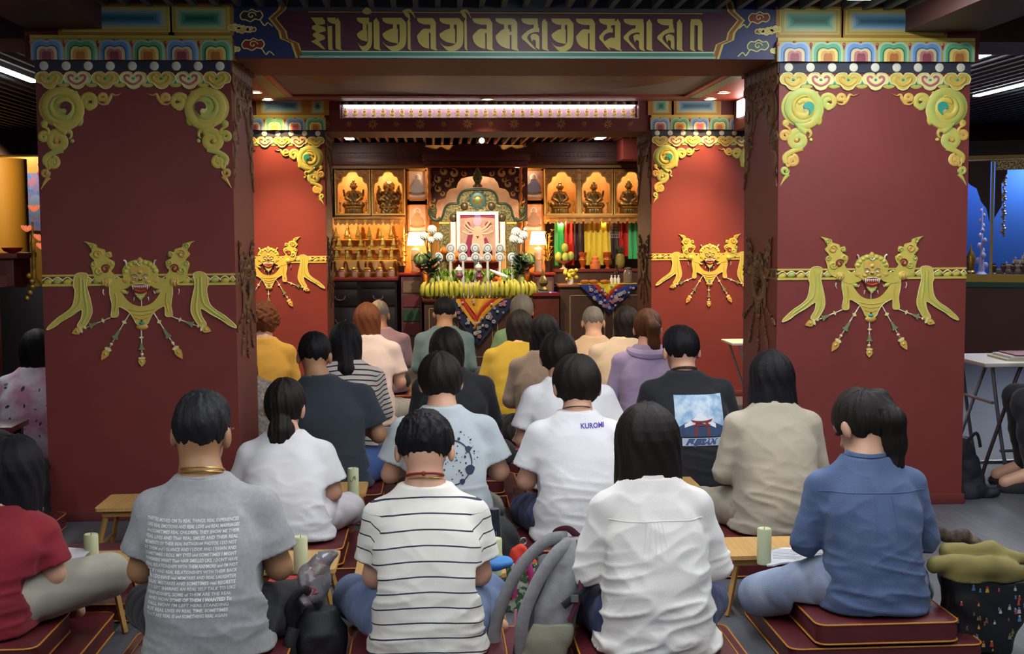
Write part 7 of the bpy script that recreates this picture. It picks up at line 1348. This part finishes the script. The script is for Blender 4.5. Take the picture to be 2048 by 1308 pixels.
# ---- cabinets at both sides, lamps, offerings
BY = 14.25; bz = Zp(556, BY, 740); x0, x1 = X(640, BY), X(792, BY); M_BLKC = mat('black_lacquer', '1a1416', .3, col2='221a1c', nscale=4)
t = thing('drawer_cabinet', 'black lacquer cabinet with drawers at the left of the shrine', 'cabinet', (0, 0, 0)); f = MB().mat(M_BLKC); f.box(x0, x1, BY, BY+.75, .001, bz-.03); f.build('body', t); f = MB().mat(mat('cab_top_red', '6a1c1a', .35)); f.box(x0, x1+.02, BY-.03, BY+.75, bz-.03, bz, .005); f.build('top', t)
wd = (x1-x0)/2
for i in range(2):
    for (za, zb_) in ((bz-.31, bz-.13), (.08, bz-.33)):
        d = MB().mat(M_BLKC); d.box(x0+i*wd+.02, x0+(i+1)*wd-.02, BY-.015, BY, za, zb_, .006); dr = d.build('drawer' if za > .2 else 'door', t); d = MB().mat(M_STEEL); cx = x0+(i+.5)*wd; zz = (za+zb_)/2 if za > .2 else zb_-.15; d.tube(crom([(cx-.055, -.0+BY-.016, zz+.02), (cx-.045, BY-.035, zz-.01), (cx, BY-.04, zz-.025), (cx+.045, BY-.035, zz-.01), (cx+.055, BY-.016, zz+.02)], 4), .005, 6); d.build('handle', dr)
    d = MB().mat(M_BLKC); d.box(x0+i*wd+.02, x0+(i+1)*wd-.02, BY-.012, BY, bz-.11, bz-.04, .004); curl(d, 0, 0, .001, 0, 1, .001); d.build('carved_frieze', t)
for (a, b, lb) in ((797, 845, 'left'), (1066, 1111, 'right')):
    Y = 14.18; z = Zp(546, Y, (a+b)/2); t = thing('side_altar', 'small painted red altar carrying the %s table lamp' % lb, 'table', (0, 0, 0)); f = MB().mat(mat('altar_red', '8a2018', .35)); f.box(X(a, Y), X(b, Y), Y, Y+.5, z-.025, z, .004); f.build('top', t); f = MB().mat(mat('altar_painted', '4a2a2c', .45, col2='5a3a44', nscale=8)); f.box(X(a, Y)+.02, X(b, Y)-.02, Y+.02, Y+.48, .001, z-.026); f.build('body', t)
    f = MB()
    for i, c in enumerate(('6a5440', '5a2428', '20402a', '5a2024')): f.mat(mat('altar_band_'+c, c, .5)).box(X(a, Y)+.04, X(b, Y)-.04, Y+.012, Y+.02, z-.09-.16*i-.13, z-.09-.16*i)
    f.build('painted_band', t)
    px = 831 if lb == 'left' else 1076; c = at(px, 500, 14.38); t = thing('table_lamp', 'glowing cream shaded lamp with a crystal base, %s of the throne' % lb, 'lamp', (c.x, 14.38, z+.001)); zs_ = Zp(490, 14.38)-z; ze = Zp(464, 14.38)-z
    f = MB().mat(mat('lamp_shade', 'ffe8c0', .6, emit=SHADE_E, ecol=(1, .72, .36))); f.lathe([(.095, zs_), (.072, ze), (.070, ze), (.092, zs_)], 24, cap=False); f.build('lamp_shade', t); f = MB().mat(mat('crystal', 'f0e0d0', .1, trans=.6, bump=.6, bscale=50)); f.lathe([(.045, .0), (.05, .02), (.042, .05), (.05, .10), (.048, zs_-.05), (.03, zs_-.03)], 12); f.build('crystal_body', t); f = MB().mat(M_GLT); f.lathe([(.06, 0), (.06, .012), (.05, .016)], 18); f.lathe([(.008, zs_-.03), (.008, ze-.02)], 8); f.lathe([(.052, zs_*.45), (.055, zs_*.47), (.052, zs_*.49)], 16); f.build('base', t)
    Y = 14.12; px = 843 if lb == 'left' else 1056; c = at(px, 517, Y); t = thing('fruit_stand', 'red footed stand holding a striped watermelon, %s side' % lb, 'stand', (c.x, Y+.10, z+.001)); f = MB().mat(mat('stand_lacquer', '7a2018', .35)); f.lathe([(.05, 0), (.02, .02), (.02, .04), (.075, .075), (.08, .085), (.06, .08)], 18, cap=False); f.build('dish', t)
    f = MB(); f.mat(mat('melon_light', '8aa05a', .45)); f.ball((0, 0, 0), (.082, .08, .075), 24, 12); f.mat(mat('melon_dark', '34502c', .45))
    for i in range(10): a = i*PI/5; f.tube([(.083*math.sin(th)*math.cos(a+.06*math.sin(th*9)), .081*math.sin(th)*math.sin(a+.06*math.sin(th*9)), .076*math.cos(th)) for th in np.linspace(.15, 2.9, 12)], [.002+.010*math.sin(PI*j/11) for j in range(12)], 6, .3)
    one('watermelon', 'striped green watermelon on the %s red stand' % lb, 'fruit', f, (c.x, Y+.10, z+.001+.148))
# left alcove: gold figures on stepped shelf, jars with pink candles
f = MB().mat(M_NB); f.box(X(640, 15), X(812, 15), 14.98, 15.0, bz, 1.66); f.box(X(811, 15)-.02, X(811, 15), 14.6, 14.98, bz, 1.62); struct(f.build('wall_alcove_left'))
t = thing('alcove_shelf', 'stepped gold shelves in the left alcove', 'shelf', (0, 0, 0)); f = MB().mat(M_LEDGE)
SHL = ((478, 14.9), (497, 14.82), (520, 14.74))
for (py, Y) in SHL: z = Zp(py, Y, 740); f.box(X(660, Y), X(796, Y), Y-.06, Y+.06, z-.012, z)
f.build('shelf_board', t); f = MB().mat(M_OAK)
for px in (668, 730, 795): f.box(X(px, 14.9)-.01, X(px, 14.9)+.01, 14.86, 14.94, bz+.001, Zp(478, 14.9, 740)-.013); 
for (py, Y) in SHL[1:]:
    for px in (690, 760): f.box(X(px, Y)-.008, X(px, Y)+.008, Y-.02, Y+.02, bz+.001, Zp(py, Y, 740)-.013)
f.build('support', t)
g1 = MB().mat(mat('figure_gold', '9c8a4a', .4, .4, col2='7c7c44', nscale=30)); g1.lathe([(.030, 0), (.034, .012), (.022, .02), (.030, .03), (.032, .04), (.018, .07), (.020, .09), (.010, .105), (.013, .12), (.009, .135), (.002, .15)], 12, wob=lambda a, z: 1+.12*math.sin(a*5)); gm = g1.mesh('gold_figure')
POS = ['far left', 'second', 'third', 'fourth', 'fifth', 'rightmost']
for r_, (py, Y) in enumerate(SHL):
    for i in range(6):
        o = link(bpy.data.objects.new('gold_figure', gm)); o.location = (X(672+i*22+(r_ % 2)*5, Y), Y, Zp(py, Y, 740)+.0005); q = .95+.25*((i*7+r_*3) % 4)/4; o.scale = (q, q, q); tag(o, 'small gold offering figure, %s on the %s shelf of the left alcove' % (POS[i], ('top', 'middle', 'bottom')[r_]), 'figurine', 'gold figures in the left alcove')
f = MB().mat(M_GLT); t = None
tr = thing('gilt_tree', 'gilt lotus tree in a dark pot at the right of the left alcove', 'ornament', (X(802, 14.4), 14.42, bz+.001)); f = MB().mat(mat('pot_dark', '2a1c18', .3)); f.lathe([(.035, 0), (.03, .03), (.042, .12), (.045, .13)], 14); f.build('pot', tr); f = MB().mat(M_GLT)
for i in range(14): a = i*2.4; r_ = .04+.012*(i % 4); z = .16+i*.024; f.tube([(0, 0, .12), (r_*.5*math.cos(a), r_*.4*math.sin(a), z-.02), (r_*math.cos(a), r_*.6*math.sin(a), z)], .003, 5); f.lathe([(.004, 0), (.022, .012), (.026, .018), (.004, .014)], 9, (r_*math.cos(a), r_*.6*math.sin(a), z))
f.build('branches', tr); dup(tr, (X(1096, 14.4), 14.42, Zp(546, 14.18, 1088)+.001), None, 'gilt lotus tree in a dark pot right of the right lamp')
jg = MB().mat(mat('jar_glass', 'f0d8c8', .08, trans=.85)); jg.lathe([(.036, 0), (.040, .01), (.040, .07), (.032, .085), (.030, .085), (.036, .07), (.036, .012), (.03, .006)], 16, cap=False); jm = jg.mesh('jar'); jw = MB().mat(mat('candle_pink', 'd08a90', .5, emit=.35, ecol='e0907a')); jw.lathe([(.024, .008), (.024, .055), (.02, .058)], 12); jwm = jw.mesh('candle'); jl = MB().mat(M_GLT); jl.lathe([(.034, .086), (.036, .092), (.036, .10), (.02, .108), (.006, .112)], 14); jlm = jl.mesh('lid')
for i, px in enumerate((682, 708, 733, 757, 781)):
    t = thing('candle_jar', 'glass jar with a pink candle on the black cabinet, %s' % ['leftmost', 'second from left', 'middle one', 'second from right', 'rightmost'][i], 'candle', (X(px, 14.32), 14.34, bz+.001), 0, 'candle jars on the black cabinet', 1.05); put('jar', jm, t, (0, 0, 0)); put('candle', jwm, t, (0, 0, 0)); put('lid', jlm, t, (0, 0, 0))
bl_ = MB().mat(mat('bowl_brass', 'a8843c', .3, .7)); bl_.lathe([(.02, 0), (.03, .01), (.05, .04), (.052, .045), (.045, .035), (.02, .015)], 14, cap=False); blm = bl_.mesh('bowl')
for i, px in enumerate((690, 716, 742, 766)): o = link(bpy.data.objects.new('brass_bowl', blm)); o.location = (X(px, 14.5), 14.5, bz+.001); o.scale = (1.2,)*3; tag(o, 'brass bowl behind the candle jars, %s' % ['leftmost', 'second from left', 'second from right', 'rightmost'][i], 'bowl', 'brass bowls in the left alcove')
# right alcove: hanging cloths
f = MB().mat(mat('alcove_dark', '3a2a24', .7)); f.box(X(1087, 15), X(1310, 15), 14.98, 15.0, .5, 1.66); struct(f.build('wall_alcove_right'))
def hang(a, b, za, zb, m_, lb, Y=14.72, fl=0., seed=0):
    xa, xb = X(a, Y), X(b, Y); z1, z0 = Zp(za, Y), Zp(zb, Y); f = MB().mat(m_); n = max(10, int((xb-xa)/.012)); w = xb-xa
    def fn(u, v): return (xa+w*u+fl*w*v*(u-.3), Y+.018*math.sin(u*w*95+seed+.5*math.sin(v*4))*(.4+.6*v), z1+(z0-z1)*v)
    f.grid(fn, n, 10); f.grid(lambda u, v: tuple(np.array(fn(1-u, v))+(0, .006, 0)), n, 10); return one('hanging_cloth', lb, 'cloth', f, (0, 0, 0), 'cloths hanging in the right alcove')
CL = lambda k, c: mat('silk_'+k, c, .4, bump=.05, bscale=60)
hang(1109, 1130, 443, 532, CL('green', '2f9a54'), 'left green silk cloth hanging beside the red cloth', seed=1); hang(1129, 1148, 443, 532, CL('red', 'b82420'), 'red silk cloth hanging beside the green cloth', seed=2); hang(1148, 1170, 443, 522, CL('plum', '3a2a34'), 'dark plum cloth hanging left of the yellow cloths', seed=3)
hang(1168, 1193, 443, 532, CL('yellow', 'd8c040'), 'left of the two yellow silk cloths', 14.69, -.15, 4); hang(1191, 1219, 443, 532, CL('yellow', 'd8c040'), 'right of the two yellow silk cloths', 14.69, .25, 5); hang(1216, 1238, 443, 520, CL('check', '3a3034'), 'dark checked cloth right of the yellow cloths', seed=6); hang(1238, 1256, 443, 515, CL('red', 'b82420'), 'narrow red cloth behind the pineapple', seed=7); hang(1257, 1285, 443, 520, CL('jade', '4ab070'), 'right green silk cloth beside the far pillar', 14.69, 0, 8)
f = MB().mat(mat('thread_white', 'c8c0b8', .7))
for i in range(6): xx = X(1218+i*4, 14.7); f.tube([(xx, 14.70, Zp(445)), (xx, 14.70, Zp(478))], .002, 4); f.tube([(X(1217, 14.7), 14.699, Zp(447+i*6)), (X(1238, 14.7), 14.699, Zp(447+i*6))], .0015, 4)
f.mat(mat('bead_red', 'b83a34', .5))
for i in range(10): f.ball((X(1243, 14.68), 14.66, Zp(447+i*3)), .008, 6, 5)
one('bead_rosary', 'string of white and red beads hanging over the dark checked cloth', 'beads', f)
RY = 13.98; rz_ = Zp(569, RY, 1200); xa, xb = X(1120, RY), X(1310, RY)
t = thing('side_table', 'brown table with gold lines at the right of the shrine', 'table', (0, 0, 0)); f = MB().mat(M_TW); f.box(xa, xb, RY, RY+.55, .001, rz_-.025); f.build('body', t); f = MB().mat(mat('table_top_wood', '7a4a30', .4)); f.box(xa-.02, xb, RY-.02, RY+.55, rz_-.025, rz_, .004); f.build('table_top', t); f = MB().mat(M_GL)
for (a, b) in ((1139, 1210), (1226, 1300)):
    u, w = X(a, RY), X(b, RY); f.box(u, w, RY-.004, RY, rz_-.125, rz_-.117); f.box(u, w, RY-.004, RY, .1, .108); f.box(u, u+.008, RY-.004, RY, .1, rz_-.117); f.box(w-.008, w, RY-.004, RY, .1, rz_-.117)
f.build('line_panel', t)
brocade(1158, 1278, (1217, 626), RY-.022, rz_+.002, ((1, mat('brocade_blue', '26307c', .6)), (.55, BR_R), (.36, mat('brocade_bright', 'd8c024', .6))), 'triangular blue and yellow brocade hanging over the right table')
t = thing('back_counter', 'red edged counter under the hanging cloths', 'counter', (0, 0, 0)); cz_ = Zp(538, 14.6, 1180); f = MB().mat(mat('counter_red', '6a2a22', .4)); f.box(X(1108, 14.56), X(1310, 14.56), 14.56, 14.78, cz_-.03, cz_); f.build('top', t); f = MB().mat(M_TW); f.box(X(1108, 14.56), X(1310, 14.56), 14.58, 14.78, .001, cz_-.031); f.build('body', t)
c = (X(1130, 14.5), 14.67, cz_+.001); t = thing('fruit_stand', 'pale footed dish piled with mangoes before the green cloth', 'stand', c); f = MB().mat(mat('dish_pale', 'c8a890', .4)); f.lathe([(.05, 0), (.015, .02), (.015, .06), (.09, .09), (.10, .10), (.08, .095)], 18, cap=False); f.build('dish', t)
MG = mat('mango', 'b8a838', .45, col2='8aa048', nscale=9)
for i, (dx, dz, lb) in enumerate(((-.06, .145, 'left mango on the pale dish'), (.02, .14, 'front mango on the pale dish'), (.085, .15, 'right mango on the pale dish'), (.015, .245, 'topmost mango on the pale dish'))): f = MB().mat(MG); f.ball((0, 0, 0), (.042, .04, .055), 14, 9); one('mango', lb, 'fruit', f, (c[0]+dx, c[1]-.02*(i == 1), c[2]+dz), 'mangoes on the pale dish')
vp = MB().mat(mat('vessel_red', 'a84a24', .35, .2)); vp.lathe([(.035, 0), (.02, .02), (.03, .05), (.045, .10), (.035, .14), (.05, .17), (.052, .19), (.03, .195)], 14); vp.mat(M_GLT); vp.lathe([(.047, .10), (.050, .108), (.046, .115)], 14); vm = vp.mesh('offering_vessel')
for px, lb in ((1166, 'left of the yellow cloths'), (1216, 'right of the yellow cloths')): o = link(bpy.data.objects.new('offering_vessel', vm)); o.location = (X(px, 14.6), 14.64, cz_+.001); tag(o, 'red and gold footed vessel '+lb, 'vessel', 'red and gold vessels')
f = MB().mat(mat('mandala_orange', 'd87a4a', .45)); f.lathe([(.06, 0), (.065, .05), (.05, .055), (.055, .09), (.035, .10), (.04, .13), (.015, .15)], 16); one('offering_mandala', 'orange tiered offering between the yellow cloths', 'offering', f, (X(1191, 14.6), 14.63, cz_+.001))
c = (X(1244, 14.5), 14.65, cz_+.001); t = thing('pineapple', 'whole pineapple with green crown at the right', 'fruit', c); f = MB().mat(mat('pine_skin', '8a7a34', .6, bump=.8, bscale=90)); f.lathe([(.03, 0), (.055, .03), (.06, .09), (.05, .15), (.025, .175)], 16); f.build('body', t); f = MB().mat(GRD)
for i in range(14): a = i*2.4; f.tube([(0, 0, .16), (.02*math.cos(a), .02*math.sin(a), .21), (.055*math.cos(a), .055*math.sin(a), .25+.01*(i % 4))], [.008, .008, .001], 5, .4)
f.build('crown', t)
def small(name, lb, cat, px, Y, prof, m_, z, group=None, n=14): f = MB().mat(m_); f.lathe(prof, n); return one(name, lb, cat, f, (X(px, Y), Y, z+.001), group)
rt = rz_
for i, px in enumerate((1223, 1230, 1237)): small('white_bottle', 'small white bottle on the right table, %s of three' % ('left', 'middle', 'right')[i], 'bottle', px, 14.06, [(.016, 0), (.018, .01), (.018, .06), (.008, .075), (.010, .095), (.006, .10)], mat('bottle_white', 'd8d0c8', .4), rt, 'white bottles on the right table')
small('wine_bottle', 'dark bottle with a yellow label behind the white bottles', 'bottle', 1233, 14.2, [(.028, 0), (.03, .01), (.03, .12), (.012, .16), (.011, .20), (.013, .21)], mat('bottle_wine', '2a1818', .2), rt)
t = thing('glass_jar', 'large glass jar with a reddish filling on the right table', 'jar', (X(1256, 14.12), 14.12, rt+.001)); f = MB().mat(mat('jar_glass', 'f0d8c8', .08, trans=.85)); f.lathe([(.05, 0), (.055, .01), (.055, .12), (.04, .15), (.04, .16), (.036, .15), (.05, .12), (.05, .012)], 18, cap=False); f.build('jar', t); f = MB().mat(mat('jar_fill', 'b07a6a', .5)); f.lathe([(.047, .013), (.047, .06), (.04, .065)], 16); f.build('filling', t); f = MB().mat(M_STEEL); f.lathe([(.042, .161), (.044, .175), (.01, .185)], 16); f.build('lid', t)
for i, px in enumerate((1170, 1187, 1210)): small('offering_plate', 'brass plate of offerings on the right table, %s' % ('left', 'middle', 'right')[i], 'plate', px, 14.06, [(.03, 0), (.05, .012), (.06, .03), (.05, .04), (.02, .05)], mat('plate_brass', '9a5a2c', .35, .4), rt, 'brass plates on the right table')
f = MB().mat(mat('ginger_flower', 'd8c84a', .5)); R2 = random.Random(3)
for i in range(18): f.ball((R2.gauss(0, .035), R2.gauss(0, .03), .05+R2.random()*.11), .022, 8, 6)
f.mat(mat('white_cup', 'dcd4cc', .4)).lathe([(.03, 0), (.035, .05), (.03, .06)], 12); one('flower_posy', 'bunch of yellow flowers in a white cup on the right table', 'flowers', f, (X(1141, 14.06), 14.08, rt+.001))
t = thing('tripod_statue', 'small dark bronze ornament on the low ledge right of the bananas', 'ornament', (X(1086, 13.95), 13.95, Zp(582, 13.95, 1086))); f = MB().mat(M_BRZ); f.lathe([(.05, 0), (.055, .02), (.045, .03), (.03, .05), (.055, .09), (.05, .13), (.02, .17), (.025, .19), (.004, .24)], 14, wob=lambda a, z: 1+.10*math.sin(a*6)); f.build('body', t); f = MB().mat(M_STEEL); f.box(-.06, .06, -.06, .06, -.02, -.0005, .003); f.build('base', t)
t = thing('low_ledge', 'dark red ledge between the offering table and the right table', 'table', (0, 0, 0)); z_ = Zp(582, 13.95, 1086)-.022; f = MB().mat(mat('cab_top_red', '6a1c1a', .35)); f.box(X(1064, 13.9), X(1119, 13.9), 13.88, 14.17, z_-.03, z_); f.build('top', t); f = MB().mat(M_DKW); f.box(X(1065, 13.9), X(1118, 13.9), 13.9, 14.15, .001, z_-.031); f.build('body', t)
f = MB().mat(mat('wrap_purple', '8a3aa0', .4)); f.box(.03, .09, -.012, .012, 0, .012, .003); f.mat(mat('wrap_white', 'd8d4dc', .4)); f.box(-.09, .03, -.012, .012, 0, .012, .003); one('incense_packet', 'white and purple packet on the dark red ledge', 'packet', f, (X(1097, 13.9), 13.91, z_+.001))
# white folding table behind the right far gap
t = thing('folding_desk', 'small white folding desk glimpsed between the two right pillars', 'table', (at(1478, 685, 10.2).x, 10.3, 0)); zt_ = at(1478, 684, 10.2).z; f = MB().mat(M_LAM); f.box(-.08, .7, -.2, .2, zt_-.02, zt_, .004); f.build('table_top', t)
for q in (-.18, .18): f = MB().mat(M_CHR); f.tube([(-.02, q, zt_-.021), (.16, q, .012)], .010, 6); f.build('leg', t); f = MB().mat(M_CHR); f.tube([(.5, q, zt_-.021), (.56, q, .012)], .010, 6); f.build('leg', t)
